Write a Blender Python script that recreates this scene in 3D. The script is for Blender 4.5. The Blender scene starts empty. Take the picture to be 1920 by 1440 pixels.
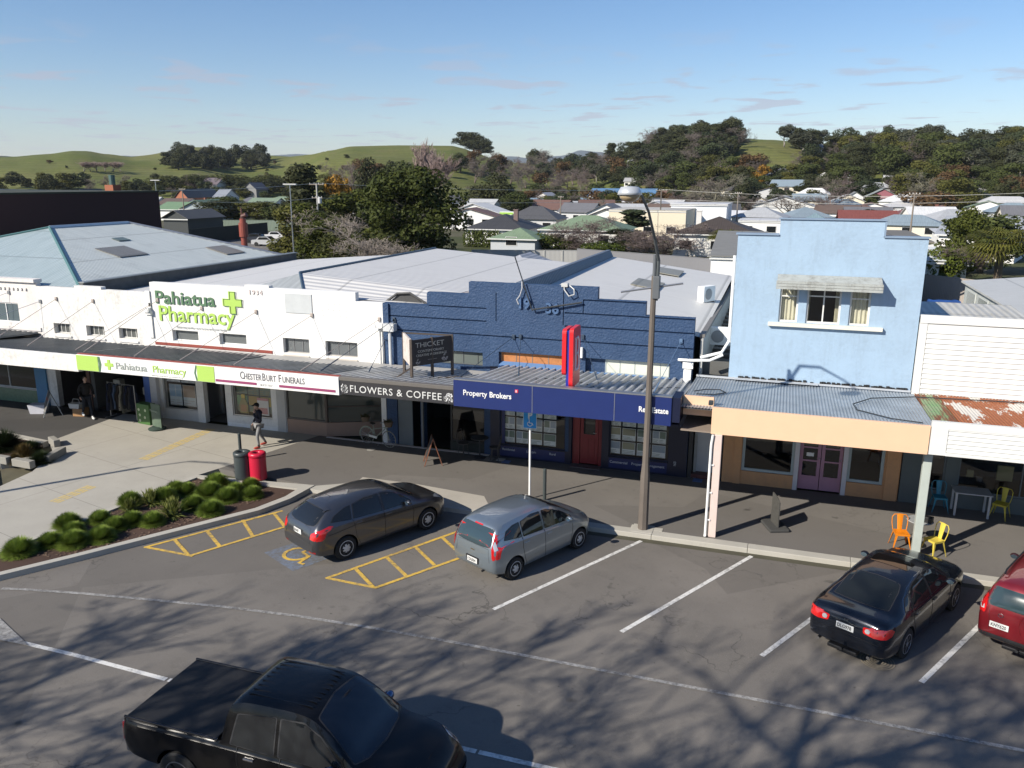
import bpy, bmesh, math, random
import numpy as np
from mathutils import Vector, Matrix, noise
from mathutils.bvhtree import BVHTree
from mathutils.geometry import delaunay_2d_cdt
PI=math.pi; R=math.radians; sin=math.sin; cos=math.cos
scene=bpy.context.scene; COL=scene.collection
rnd=random.Random(7)
# ---------------- camera (solved from the photograph's vanishing points) -------------
CAMH=9.6; FPX=1534.14
_p,_y,_r=0.24251924,-0.32203914,0.00401468
_f=Vector((sin(_y)*cos(_p),cos(_y)*cos(_p),-sin(_p))); _rt=Vector((cos(_y),-sin(_y),0)); _u=_rt.cross(_f)
_R=_rt*cos(_r)+_u*sin(_r); _U=-_rt*sin(_r)+_u*cos(_r)
def ray(x,y): return _R*((x-960)/FPX)-_U*((y-720)/FPX)+_f
def G(x,y,z=0.):
    d=ray(x,y);t=(z-CAMH)/d.z; return Vector((d.x*t,d.y*t,z))
def YP(x,y,Y):
    d=ray(x,y);t=Y/d.y; return Vector((d.x*t,Y,CAMH+d.z*t))
def XP(x,y,X):
    d=ray(x,y);t=X/d.x; return Vector((X,d.y*t,CAMH+d.z*t))
def DP(x,y,D):
    d=ray(x,y);t=D/math.hypot(d.x,d.y); return Vector((d.x*t,d.y*t,CAMH+d.z*t))
cd=bpy.data.cameras.new('camera'); cam=bpy.data.objects.new('camera',cd); COL.objects.link(cam)
cam.matrix_world=Matrix(((_R.x,_U.x,-_f.x,0),(_R.y,_U.y,-_f.y,0),(_R.z,_U.z,-_f.z,CAMH),(0,0,0,1)))
cd.sensor_fit='HORIZONTAL'; cd.sensor_width=36; cd.lens=36*FPX/1920; cd.clip_end=30000; cd.clip_start=.1
scene.camera=cam
# ---------------- materials ----------------
_M={}
class NT:
    def __init__(s,name):
        s.m=bpy.data.materials.new(name); s.m.use_nodes=True; s.t=s.m.node_tree; s.n=s.t.nodes; s.n.clear()
        s.out=s.n.new('ShaderNodeOutputMaterial')
    def new(s,ty,**k):
        n=s.n.new(ty)
        for a,b in k.items():
            if a in n.inputs.keys(): pass
            setattr(n,a,b)
        return n
    def l(s,a,b): s.t.links.new(a,b)
    def val(s,sock,v):
        if hasattr(v,'links') or isinstance(v,bpy.types.NodeSocket): s.l(v,sock)
        else: sock.default_value=v
    def coord(s,kind='Object',scale=None):
        c=s.new('ShaderNodeTexCoord').outputs[kind]
        if kind=='World': pass
        if scale:
            m=s.new('ShaderNodeMapping'); s.l(c,m.inputs[0]); m.inputs['Scale'].default_value=scale; return m.outputs[0]
        return c
    def noise(s,sc,det=4,rough=.55,co=None,dist=0):
        n=s.new('ShaderNodeTexNoise'); n.inputs['Scale'].default_value=sc; n.inputs['Detail'].default_value=det; n.inputs['Roughness'].default_value=rough; n.inputs['Distortion'].default_value=dist
        if co is not None: s.l(co,n.inputs['Vector'])
        return n.outputs['Fac']
    def ramp(s,fac,stops,interp='LINEAR'):
        r=s.new('ShaderNodeValToRGB'); e=r.color_ramp.elements; r.color_ramp.interpolation=interp
        while len(e)<len(stops): e.new(.5)
        for q,(p,c) in zip(e,stops):
            q.position=p; q.color=(c,c,c,1) if not hasattr(c,'__len__') else (*c[:3],1)
        s.l(fac,r.inputs[0]); return r.outputs[0]
    def mix(s,a,b,fac,mode='MIX'):
        m=s.new('ShaderNodeMix',data_type='RGBA',blend_type=mode)
        s.val(m.inputs[0],fac)
        for sock,v in ((m.inputs[6],a),(m.inputs[7],b)):
            if isinstance(v,bpy.types.NodeSocket): s.l(v,sock)
            else: sock.default_value=(*v[:3],1) if hasattr(v,'__len__') else (v,v,v,1)
        return m.outputs[2]
    def math(s,op,a,b=0.):
        m=s.new('ShaderNodeMath',operation=op); s.val(m.inputs[0],a); s.val(m.inputs[1],b); return m.outputs[0]
    def bump(s,h,st=.3,d=.02,nrm=None):
        b=s.new('ShaderNodeBump'); b.inputs['Strength'].default_value=st; b.inputs['Distance'].default_value=d; s.l(h,b.inputs['Height'])
        if nrm: s.l(nrm,b.inputs['Normal'])
        return b.outputs[0]
    def bsdf(s,col,rough=.7,metal=0.,spec=.5,coat=0.,nrm=None,emit=None,es=0.,trans=0.):
        b=s.new('ShaderNodeBsdfPrincipled')
        if isinstance(col,bpy.types.NodeSocket): s.l(col,b.inputs['Base Color'])
        else: b.inputs['Base Color'].default_value=(*col[:3],1)
        s.val(b.inputs['Roughness'],rough); s.val(b.inputs['Metallic'],metal); b.inputs['Specular IOR Level'].default_value=spec
        b.inputs['Coat Weight'].default_value=coat; b.inputs['Coat Roughness'].default_value=.03; b.inputs['Transmission Weight'].default_value=trans
        if nrm: s.l(nrm,b.inputs['Normal'])
        if emit: b.inputs['Emission Color'].default_value=(*emit,1); b.inputs['Emission Strength'].default_value=es
        s.l(b.outputs[0],s.out.inputs[0]); return b
def mk(name):
    def deco(fn):
        def get(*a,**k):
            key=(name,a,tuple(sorted(k.items())))
            if key not in _M:
                t=NT(name); fn(t,*a,**k); _M[key]=t.m
            return _M[key]
        return get
    return deco
@mk('plain')
def plain(t,c,r=.6,metal=0.,spec=.5,coat=0.,var=.12,sc=3.):
    n=t.noise(sc,5,.6,t.coord()); col=t.mix(tuple(x*(1-var) for x in c),tuple(min(1,x*(1+var)) for x in c),n)
    t.bsdf(col,r,metal,spec,coat)
@mk('painted_wall')
def wallm(t,c,dirt=.35,sc=1.2,bump=.35,streak=1.,dc=(.16,.15,.13)):
    co=t.coord(); n=t.noise(sc,6,.65,co); n2=t.noise(sc*7,5,.7,co)
    st=t.noise(2.5,5,.7,t.coord('Object',(1.5,1.5,.22)))
    f=t.ramp(t.math('MULTIPLY',n,n2),[(.22,0.),(.5,1.)])
    f2=t.ramp(st,[(.52,0.),(.75,1.)])
    col=t.mix(c,tuple(x*.86 for x in c),n)
    col=t.mix(col,dc,t.math('MULTIPLY',f,dirt)); col=t.mix(col,dc,t.math('MULTIPLY',f2,dirt*.6*streak))
    t.bsdf(col,.8,nrm=t.bump(n2,bump,.02),spec=.25)
@mk('stucco')
def stucco(t,c,c2):
    co=t.coord(); a=t.noise(9,6,.62,co,.6); b=t.noise(1.1,4,.6,co)
    v=t.new('ShaderNodeTexVoronoi',feature='SMOOTH_F1'); v.inputs['Scale'].default_value=17; t.l(co,v.inputs['Vector'])
    h=t.math('ADD',t.math('MULTIPLY',v.outputs['Distance'],.7),a)
    col=t.mix(c,c2,t.ramp(b,[(.35,0.),(.7,1.)])); col=t.mix(col,tuple(min(1,x*1.35+.02) for x in c),t.ramp(a,[(.55,0.),(.8,.6)]))
    t.bsdf(col,.6,nrm=t.bump(h,.6,.035),spec=.35)
@mk('asphalt')
def asphalt(t,c,c2,crack=1.,wear=1.):
    co=t.coord(); a=t.noise(.35,5,.6,co); b=t.noise(60,3,.7,co); d=t.noise(2.2,6,.7,co)
    col=t.mix(c,c2,t.ramp(a,[(.35,0.),(.65,1.)])); col=t.mix(col,tuple(x*.72 for x in c),t.ramp(d,[(.55,0.),(.8,.7*wear)]))
    col=t.mix(col,tuple(x*1.55 for x in c),t.ramp(b,[(.53,0.),(.72,.8)])); col=t.mix(col,(.02,.02,.02),t.ramp(b,[(.25,.5),(.4,0.)]))
    sp=t.noise(14,2,.5,co); col=t.mix(col,tuple(x*1.9 for x in c),t.ramp(sp,[(.74,0.),(.78,.6)]))
    pt=t.new('ShaderNodeTexVoronoi'); pt.inputs['Scale'].default_value=.16; pt.inputs['Randomness'].default_value=.9; t.l(co,pt.inputs['Vector']); pv=t.ramp(pt.outputs['Color'],[(.45,0.),(.47,1.)]); col=t.mix(col,tuple(x*.86 for x in c),t.math('MULTIPLY',pv,.5*wear))
    oil=t.noise(1.3,3,.5,co); col=t.mix(col,tuple(x*.35 for x in c),t.ramp(oil,[(.70,0.),(.76,.75)])); gum=t.noise(7,1,.4,co); col=t.mix(col,tuple(x*.45 for x in c),t.ramp(gum,[(.77,0.),(.79,.6)]))
    # cracks
    v=t.new('ShaderNodeTexVoronoi',feature='DISTANCE_TO_EDGE'); v.inputs['Scale'].default_value=.42
    w=t.new('ShaderNodeVectorMath',operation='ADD'); nz=t.new('ShaderNodeTexNoise'); nz.inputs['Scale'].default_value=1.6; nz.inputs['Detail'].default_value=8; t.l(co,nz.inputs['Vector'])
    sc=t.new('ShaderNodeVectorMath',operation='SCALE'); sc.inputs['Scale'].default_value=1.6; t.l(nz.outputs['Color'],sc.inputs[0]); t.l(co,w.inputs[0]); t.l(sc.outputs[0],w.inputs[1]); t.l(w.outputs[0],v.inputs['Vector'])
    msk=t.ramp(t.noise(.23,2,.5,co),[(.5,0.),(.62,1.)])
    cr=t.math('MULTIPLY',t.math('MULTIPLY',t.ramp(v.outputs['Distance'],[(.004,1.),(.012,0.)]),msk),.45*crack)
    col=t.mix(col,(.012,.012,.012),cr)
    t.bsdf(col,.85,spec=.3,nrm=t.bump(b,.25,.01))
@mk('concrete')
def concrete(t,c,joint=0.,var=.22):
    co=t.coord(); a=t.noise(.8,6,.6,co); b=t.noise(25,4,.7,co); d=t.noise(3.5,6,.75,co,1.)
    col=t.mix(tuple(x*(1-var) for x in c),tuple(x*(1+var*.5) for x in c),a); col=t.mix(col,tuple(x*.6 for x in c),t.ramp(d,[(.58,0.),(.8,.55)]))
    col=t.mix(col,tuple(x*.75 for x in c),t.ramp(b,[(.5,0.),(.75,.4)]))
    if joint:
        bk=t.new('ShaderNodeTexBrick'); bk.offset=0.; bk.inputs['Scale'].default_value=1.; bk.inputs['Brick Width'].default_value=joint; bk.inputs['Row Height'].default_value=joint*.8; bk.inputs['Mortar Size'].default_value=.012; bk.inputs['Mortar Smooth'].default_value=.3
        mp=t.new('ShaderNodeMapping'); mp.inputs['Rotation'].default_value=(0,0,R(14)); t.l(co,mp.inputs[0]); t.l(mp.outputs[0],bk.inputs['Vector']); col=t.mix(col,tuple(x*.45 for x in c),t.math('MULTIPLY',bk.outputs['Fac'],.8))
    t.bsdf(col,.85,spec=.3,nrm=t.bump(b,.2,.01))
@mk('road_paint')
def rpaint(t,c,wear=.5,base=(.12,.115,.11)):
    co=t.coord(); a=t.noise(9,6,.75,co); b=t.noise(1.1,3,.6,co)
    f=t.ramp(t.math('ADD',t.math('MULTIPLY',a,.7),t.math('MULTIPLY',b,.3)),[(.5-.12+.16*(1-wear),0.),(.62+.16*(1-wear),1.)])
    t.bsdf(t.mix(c,base,f),.75,spec=.3)
@mk('sheet_roof')
def roofm(t,c,c2=None,per=.25,axis='X',st=.5,metal=.0,rough=.45,dirt=.3):
    co=t.coord(); w=t.new('ShaderNodeTexWave',wave_type='BANDS',bands_direction=axis,wave_profile='SIN'); w.inputs['Scale'].default_value=.314/per; t.l(co,w.inputs['Vector'])
    a=t.noise(.7,6,.65,co); sx=(5.,.35,.35) if axis=='X' else (.35,5.,.35)
    b=t.noise(1.4,5,.7,t.coord('Object',sx))
    col=t.mix(c,c2 or tuple(x*.8 for x in c),t.ramp(b,[(.35,0.),(.7,1.)])); col=t.mix(col,tuple(x*.45 for x in c),t.math('MULTIPLY',t.ramp(a,[(.55,0.),(.8,1.)]),dirt))
    lp=t.new('ShaderNodeTexWave',wave_type='BANDS',bands_direction='Y' if axis=='X' else 'X',wave_profile='SAW'); lp.inputs['Scale'].default_value=.314/3.1; lp.inputs['Distortion'].default_value=.03; t.l(co,lp.inputs['Vector'])
    ln=t.ramp(lp.outputs['Fac'],[(.955,0.),(.985,1.)]); col=t.mix(col,tuple(x*.55 for x in c),t.math('MULTIPLY',ln,.8))
    rs=t.noise(2.6,6,.8,t.coord('Object',(.5,2.5,1.) if axis=='X' else (2.5,.5,1.))); col=t.mix(col,(.20,.12,.08),t.math('MULTIPLY',t.ramp(rs,[(.66,0.),(.75,1.)]),dirt*.9))
    t.bsdf(col,rough,metal,nrm=t.bump(w.outputs['Fac'],st,.03),spec=.4)
@mk('tile_roof')
def tilem(t,c):
    co=t.coord(); b=t.new('ShaderNodeTexBrick'); b.inputs['Scale'].default_value=2.2; t.l(co,b.inputs['Vector'])
    b.inputs['Color1'].default_value=(*c,1); b.inputs['Color2'].default_value=(*[x*.75 for x in c],1); b.inputs['Mortar'].default_value=(*[x*.4 for x in c],1); b.inputs['Mortar Size'].default_value=.03
    n=t.noise(.9,4,.6,co); t.bsdf(t.mix(b.outputs['Color'],tuple(x*.6 for x in c),t.ramp(n,[(.5,0.),(.8,.7)])),.8)
@mk('brick')
def brickm(t,c,c2):
    co=t.new('ShaderNodeTexCoord').outputs['Object']; m=t.new('ShaderNodeMapping'); m.inputs['Rotation'].default_value=(R(90),0,R(90)); t.l(co,m.inputs[0])
    b=t.new('ShaderNodeTexBrick'); b.inputs['Scale'].default_value=4; t.l(m.outputs[0],b.inputs['Vector'])
    b.inputs['Color1'].default_value=(*c,1); b.inputs['Color2'].default_value=(*c2,1); b.inputs['Mortar'].default_value=(*[x*1.5 for x in c2],1); b.inputs['Mortar Size'].default_value=.015
    t.bsdf(b.outputs['Color'],.9)
@mk('corrugated_iron')
def corr(t,c,rust=0.,c2=None):
    co=t.coord(); a=t.noise(1.3,6,.65,co); b=t.noise(.8,5,.7,t.coord('Object',(3.,.5,1.)))
    col=t.mix(c,c2 or tuple(x*.7 for x in c),t.ramp(a,[(.4,0.),(.7,1.)]))
    col=t.mix(col,(.17,.055,.02),t.ramp(b,[(.62-.35*rust,0.),(.68-.3*rust,1.)]) if rust else 0.)
    t.bsdf(col,.42 if not rust else .7,.35 if not rust else .1,spec=.5)
@mk('rusty_iron')
def rusty(t):
    co=t.coord(); a=t.noise(.9,6,.7,t.coord('Object',(2.,.55,1.))); b=t.noise(5,5,.7,co)
    v=t.new('ShaderNodeTexVoronoi'); v.inputs['Scale'].default_value=.8; t.l(co,v.inputs['Vector'])
    r=t.mix((.21,.055,.018),(.36,.13,.05),b); f=t.ramp(a,[(.53,0.),(.56,1.)])
    t.bsdf(t.mix(r,(.55,.52,.47),f),.8,.0)
@mk('glass')
def glassm(t,tint=(.92,.94,.95),thru=.95):
    tr=t.new('ShaderNodeBsdfTransparent'); tr.inputs[0].default_value=(*[x*thru for x in tint],1)
    gl=t.new('ShaderNodeBsdfGlossy'); gl.inputs['Roughness'].default_value=.02; gl.inputs[0].default_value=(1,1,1,1)
    fr=t.new('ShaderNodeLayerWeight'); fr.inputs[0].default_value=.5; mx=t.new('ShaderNodeMixShader'); t.l(t.math('ADD',t.math('MULTIPLY',t.math('POWER',fr.outputs['Facing'],4.5),.9),.05),mx.inputs[0]); t.l(tr.outputs[0],mx.inputs[1]); t.l(gl.outputs[0],mx.inputs[2]); t.l(mx.outputs[0],t.out.inputs[0])
@mk('dark_glass')
def dglass(t,c=(.012,.014,.016),r=.04):
    t.bsdf(c,r,0,.6,coat=0.)
@mk('car_paint')
def cpaint(t,c,metal=.7,r=.32,dust=.25,ct=1.):
    co=t.coord(); n=t.noise(2.,5,.6,co); fl=t.noise(900,2,.5,co)
    col=t.mix(c,tuple(x*1.6+.01 for x in c),t.math('MULTIPLY',fl,.35)); col=t.mix(col,(.16,.14,.12),t.math('MULTIPLY',t.ramp(n,[(.45,0.),(.8,1.)]),dust*.3))
    b=t.bsdf(col,r,metal,.5 if ct==1 else .2,coat=ct)
@mk('leaf')
def leafm(t,c,c2,c3=None):
    oi=t.new('ShaderNodeObjectInfo').outputs['Random']; co=t.coord(); n=t.noise(1.1,3,.6,co); n2=t.noise(14,2,.5,co)
    col=t.mix(c,c2,t.ramp(n,[(.35,0.),(.65,1.)])); col=t.mix(col,c3 or tuple(x*1.5 for x in c2),t.ramp(n2,[(.5,0.),(.75,.8)]))
    col=t.mix(col,tuple(x*.62 for x in c),t.math('MULTIPLY',oi,.55))
    b=t.bsdf(col,.6,spec=.12)
    tl=t.new('ShaderNodeBsdfTranslucent'); t.l(col,tl.inputs[0]); mx=t.new('ShaderNodeMixShader'); mx.inputs[0].default_value=.18
    t.l(b.outputs[0],mx.inputs[1]); t.l(tl.outputs[0],mx.inputs[2]); t.l(mx.outputs[0],t.out.inputs[0])
# ---------------- mesh builder ----------------
class MB:
    def __init__(s): s.v=[]; s.f=[]; s.m=[]; s.sm=[]; s.cm=0; s.xf=None; s.smooth=False
    def _add(s,vs,fs):
        b=len(s.v)
        if s.xf is not None: vs=[s.xf@Vector(v) for v in vs]
        s.v+= [tuple(v) for v in vs]
        for f in fs: s.f.append(tuple(b+i for i in f)); s.m.append(s.cm); s.sm.append(s.smooth)
        return s
    def box(s,x0,y0,z0,x1,y1,z1,m=None):
        if m is not None: s.cm=m
        x0,x1=sorted((x0,x1));y0,y1=sorted((y0,y1));z0,z1=sorted((z0,z1))
        return s._add([(x0,y0,z0),(x1,y0,z0),(x1,y1,z0),(x0,y1,z0),(x0,y0,z1),(x1,y0,z1),(x1,y1,z1),(x0,y1,z1)],[(0,3,2,1),(4,5,6,7),(0,1,5,4),(1,2,6,5),(2,3,7,6),(3,0,4,7)])
    def bbox(s,x0,y0,z0,x1,y1,z1,b=.02,m=None):
        "box with chamfered edges"
        if m is not None: s.cm=m
        x0,x1=sorted((x0,x1));y0,y1=sorted((y0,y1));z0,z1=sorted((z0,z1))
        bm=bmesh.new(); bmesh.ops.create_cube(bm,size=1); 
        for v in bm.verts: v.co=Vector(((x0+x1)/2+v.co.x*(x1-x0),(y0+y1)/2+v.co.y*(y1-y0),(z0+z1)/2+v.co.z*(z1-z0)))
        bmesh.ops.bevel(bm,geom=bm.edges[:],offset=b,segments=2,affect='EDGES',profile=.6)
        bm.verts.index_update(); s._add([v.co.copy() for v in bm.verts],[[v.index for v in f.verts] for f in bm.faces]); bm.free(); return s
    def tube(s,p,q,r,r2=None,n=8,cap=True,m=None):
        if m is not None: s.cm=m
        p=Vector(p);q=Vector(q);r2=r if r2 is None else r2; d=(q-p)
        if d.length<1e-6: return s
        d.normalize(); a=d.orthogonal().normalized(); b=d.cross(a)
        vs=[p+(a*cos(2*PI*i/n)+b*sin(2*PI*i/n))*r for i in range(n)]+[q+(a*cos(2*PI*i/n)+b*sin(2*PI*i/n))*r2 for i in range(n)]
        fs=[(i,(i+1)%n,n+(i+1)%n,n+i) for i in range(n)]
        if cap: fs+= [tuple(range(n-1,-1,-1)),tuple(range(n,2*n))]
        return s._add(vs,fs)
    def path(s,pts,r,n=6,m=None,closed=False):
        if m is not None: s.cm=m
        pts=[Vector(p) for p in pts]; rs=r if hasattr(r,'__len__') else [r]*len(pts); vs=[];fs=[]
        N=len(pts); up=None
        for i,p in enumerate(pts):
            a=pts[(i-1)%N] if (i or closed) else p; b=pts[(i+1)%N] if (i<N-1 or closed) else p
            d=(b-a).normalized()
            if up is None: up=d.orthogonal().normalized()
            up=(up-d*up.dot(d)).normalized(); sd=d.cross(up)
            vs+=[p+(up*cos(2*PI*k/n)+sd*sin(2*PI*k/n))*rs[i] for k in range(n)]
        for i in range(N if closed else N-1):
            j=(i+1)%N
            fs+=[(i*n+k,i*n+(k+1)%n,j*n+(k+1)%n,j*n+k) for k in range(n)]
        if not closed: fs+=[tuple(range(n-1,-1,-1)),tuple((N-1)*n+k for k in range(n))]
        return s._add(vs,fs)
    def poly(s,pts,m=None):
        if m is not None: s.cm=m
        return s._add(pts,[tuple(range(len(pts)))])
    def prism(s,pts,h,m=None):
        "pts: 3d outline, h: extrusion vector"
        if m is not None: s.cm=m
        pts=[Vector(p) for p in pts];h=Vector(h);n=len(pts)
        nrm=Vector()
        for i in range(n): nrm+=pts[i].cross(pts[(i+1)%n])
        if nrm.dot(h)<0: pts=pts[::-1]
        return s._add(pts+[p+h for p in pts],[tuple(range(n-1,-1,-1)),tuple(range(n,2*n))]+[(i,(i+1)%n,n+(i+1)%n,n+i) for i in range(n)])
    def lathe(s,prof,c=(0,0,0),n=24,m=None):
        if m is not None: s.cm=m
        c=Vector(c);vs=[];fs=[];k=len(prof)
        for r,z in prof: vs+=[c+Vector((r*cos(2*PI*i/n),r*sin(2*PI*i/n),z)) for i in range(n)]
        for j in range(k-1): fs+=[(j*n+i,j*n+(i+1)%n,(j+1)*n+(i+1)%n,(j+1)*n+i) for i in range(n)]
        fs+=[tuple(range(n-1,-1,-1)),tuple((k-1)*n+i for i in range(n))]
        return s._add(vs,fs)
    def ball(s,c,r,n=12,m=None):
        r=(r,r,r) if not hasattr(r,'__len__') else r
        if m is not None: s.cm=m
        k=max(4,n//2);vs=[];fs=[];c=Vector(c)
        for j in range(1,k):
            a=PI*j/k; vs+=[c+Vector((r[0]*sin(a)*cos(2*PI*i/n),r[1]*sin(a)*sin(2*PI*i/n),-r[2]*cos(a))) for i in range(n)]
        vs+=[c-Vector((0,0,r[2])),c+Vector((0,0,r[2]))]; N=len(vs)
        for j in range(k-2): fs+=[(j*n+i,j*n+(i+1)%n,(j+1)*n+(i+1)%n,(j+1)*n+i) for i in range(n)]
        fs+=[((i+1)%n,i,N-2) for i in range(n)]+[((k-2)*n+i,(k-2)*n+(i+1)%n,N-1) for i in range(n)]
        return s._add(vs,fs)
    def grid(s,fn,nu,nv,m=None,flip=False):
        if m is not None: s.cm=m
        vs=[fn(i/nu,j/nv) for j in range(nv+1) for i in range(nu+1)]; w=nu+1
        fs=[(j*w+i,j*w+i+1,(j+1)*w+i+1,(j+1)*w+i) for j in range(nv) for i in range(nu)]
        if flip: fs=[f[::-1] for f in fs]
        return s._add(vs,fs)
    def build(s,name,mats,parent=None,world=False,smooth=None):
        me=bpy.data.meshes.new(name); off=Vector(parent.location) if (world and parent) else Vector()
        if world and parent and parent.parent: off=off+Vector(parent.parent.location)
        me.from_pydata([tuple(Vector(v)-off) for v in s.v] if off.length else s.v,[],s.f)
        mats=mats if isinstance(mats,(list,tuple)) else [mats]
        for m in mats: me.materials.append(m)
        me.polygons.foreach_set('material_index',[min(i,len(mats)-1) for i in s.m])
        if smooth is None: me.polygons.foreach_set('use_smooth',s.sm)
        else: me.polygons.foreach_set('use_smooth',[smooth]*len(s.f))
        me.update(); o=bpy.data.objects.new(name,me); COL.objects.link(o)
        if parent: o.parent=parent
        return o
def tag(o,label=None,cat=None,group=None,kind=None):
    if label: o['label']=label
    if cat: o['category']=cat
    if group: o['group']=group
    if kind: o['kind']=kind
    return o
def thing(name,label,cat,loc=(0,0,0),rz=0,group=None):
    o=bpy.data.objects.new(name,None); COL.objects.link(o); o.empty_display_size=.3; o.location=loc; o.rotation_euler=(0,0,rz); return tag(o,label,cat,group)
def struct(mb,name,mats,**k): return tag(mb.build(name,mats,**k),kind='structure')
def copytree(o,parent=None,loc=None,rz=None,label=None,scale=None,group=None):
    c=o.copy(); COL.objects.link(c)
    if parent: c.parent=parent
    for ch in o.children: copytree(ch,c)
    if loc is not None: c.location=loc
    if rz is not None: c.rotation_euler=(0,0,rz)
    if scale is not None: c.scale=(scale,)*3 if not hasattr(scale,'__len__') else scale
    if label: c['label']=label
    if group: c['group']=group
    return c
def text(s,size,mat,parent,loc,rot=(R(90),0,0),depth=.012,bold=0.,name='lettering',align='LEFT',sx=1.,space=1.,label=None,shear=0.):
    cu=bpy.data.curves.new(name,'FONT'); cu.body=s; cu.size=size; cu.extrude=depth/2; cu.offset=bold; cu.align_x=align; cu.space_character=space; cu.resolution_u=3; cu.shear=shear
    t=bpy.data.objects.new(name,cu); COL.objects.link(t)
    dg=bpy.context.evaluated_depsgraph_get(); me=bpy.data.meshes.new_from_object(t.evaluated_get(dg)); bpy.data.objects.remove(t)
    me.materials.clear(); me.materials.append(mat); o=bpy.data.objects.new(name,me); COL.objects.link(o); o.location=loc; o.rotation_euler=rot; o.scale=(sx,1,1)
    if parent: o.parent=parent
    if label: o['label']=label
    return o
def cells(mb,xs,zs,depth,y0,yb,m=0):
    "facade from a grid of cells; depth(xc,zc)->None or recess (front face at y0+depth)"
    mb.cm=m; xs=sorted(set(round(x,4) for x in xs)); zs=sorted(set(round(z,4) for z in zs)); nx,nz=len(xs)-1,len(zs)-1
    D=[[depth((xs[i]+xs[i+1])/2,(zs[j]+zs[j+1])/2) for j in range(nz)] for i in range(nx)]
    g=lambda i,j: D[i][j] if 0<=i<nx and 0<=j<nz else None
    for i in range(nx):
        for j in range(nz):
            d=D[i][j]
            if d is None: continue
            x0,x1,z0,z1=xs[i],xs[i+1],zs[j],zs[j+1]; y=y0+d
            mb.poly([(x0,y,z0),(x1,y,z0),(x1,y,z1),(x0,y,z1)]); mb.poly([(x1,yb,z0),(x0,yb,z0),(x0,yb,z1),(x1,yb,z1)])
            for di,dj,q in ((-1,0,((x0,z1),(x0,z0))),(1,0,((x1,z0),(x1,z1))),(0,-1,((x0,z0),(x1,z0))),(0,1,((x1,z1),(x0,z1)))):
                e=g(i+di,j+dj)
                if e is None: ye=yb
                elif e>d+1e-6: ye=y0+e
                else: continue
                (xa,za),(xb,zb)=q; mb.poly([(xa,ye,za),(xb,ye,zb),(xb,y,zb),(xa,y,za)])
    return mb
# ---------------- sky and sun ----------------
AZ,EL=R(217.8),R(33.0)
w=bpy.data.worlds.new('World'); scene.world=w; w.use_nodes=True; nt=w.node_tree; nn=nt.nodes; nn.clear()
wo=nn.new('ShaderNodeOutputWorld'); bg=nn.new('ShaderNodeBackground'); bg.inputs[1].default_value=.093
sk=nn.new('ShaderNodeTexSky'); sk.sky_type='NISHITA'; sk.sun_disc=False; sk.sun_elevation=EL; sk.sun_rotation=AZ; sk.altitude=100; sk.air_density=1.; sk.dust_density=.25; sk.ozone_density=2.2
# thin low clouds: noise on the view direction flattened on a high layer
tc=nn.new('ShaderNodeTexCoord'); sx=nn.new('ShaderNodeSeparateXYZ'); nt.links.new(tc.outputs['Generated'],sx.inputs[0])
def wm(op,a,b=0.,c=None):
    m=nn.new('ShaderNodeMath'); m.operation=op
    for s_,v in zip(m.inputs,(a,b,c if c is not None else 0.)):
        if isinstance(v,bpy.types.NodeSocket): nt.links.new(v,s_)
        else: s_.default_value=v
    return m.outputs[0]
zz=wm('MAXIMUM',sx.outputs[2],.012); den=wm('ADD',zz,.03)
cx=nn.new('ShaderNodeCombineXYZ'); nt.links.new(wm('DIVIDE',sx.outputs[0],den),cx.inputs[0]); nt.links.new(wm('DIVIDE',sx.outputs[1],den),cx.inputs[1]); cx.inputs[2].default_value=3.7
n1=nn.new('ShaderNodeTexNoise'); n1.inputs['Scale'].default_value=1.5; n1.inputs['Detail'].default_value=7; n1.inputs['Roughness'].default_value=.56; n1.inputs['Distortion'].default_value=.3; nt.links.new(cx.outputs[0],n1.inputs['Vector'])
mr=nn.new('ShaderNodeMapRange'); nt.links.new(n1.outputs['Fac'],mr.inputs[0]); mr.inputs[1].default_value=.56; mr.inputs[2].default_value=.64
lo=nn.new('ShaderNodeMapRange'); nt.links.new(sx.outputs[2],lo.inputs[0]); lo.inputs[1].default_value=.17; lo.inputs[2].default_value=.10
lo2=nn.new('ShaderNodeMapRange'); nt.links.new(sx.outputs[2],lo2.inputs[0]); lo2.inputs[1].default_value=.02; lo2.inputs[2].default_value=.05
fac=wm('MULTIPLY',wm('MULTIPLY',wm('MULTIPLY',mr.outputs[0],lo.outputs[0]),lo2.outputs[0]),.62)
mx=nn.new('ShaderNodeMix'); mx.data_type='RGBA'; nt.links.new(fac,mx.inputs[0]); 
hs=nn.new('ShaderNodeHueSaturation'); hs.inputs['Saturation'].default_value=1.22; hs.inputs['Value'].default_value=.9; nt.links.new(sk.outputs[0],hs.inputs['Color'])
tn=nn.new('ShaderNodeMix'); tn.data_type='RGBA'; tn.blend_type='MULTIPLY'; tn.inputs[0].default_value=1.; nt.links.new(hs.outputs[0],tn.inputs[6]); tn.inputs[7].default_value=(.97,.97,1.07,1); nt.links.new(tn.outputs[2],mx.inputs[6]); mx.inputs[7].default_value=(3.7,3.7,4.5,1)
nt.links.new(mx.outputs[2],bg.inputs[0]); nt.links.new(bg.outputs[0],wo.inputs[0])
sl=bpy.data.lights.new('sun','SUN'); sl.energy=4.9; sl.angle=R(.53); sl.color=(1.,.93,.82); so=bpy.data.objects.new('sun',sl); COL.objects.link(so)
sd=Vector((sin(AZ)*cos(EL),cos(AZ)*cos(EL),sin(EL))); so.rotation_euler=(-sd).to_track_quat('-Z','Y').to_euler(); so.location=(0,-20,40)
vs=scene.view_settings; vs.view_transform='Standard'; vs.look='None'; vs.exposure=.55; vs.gamma=1.
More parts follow.
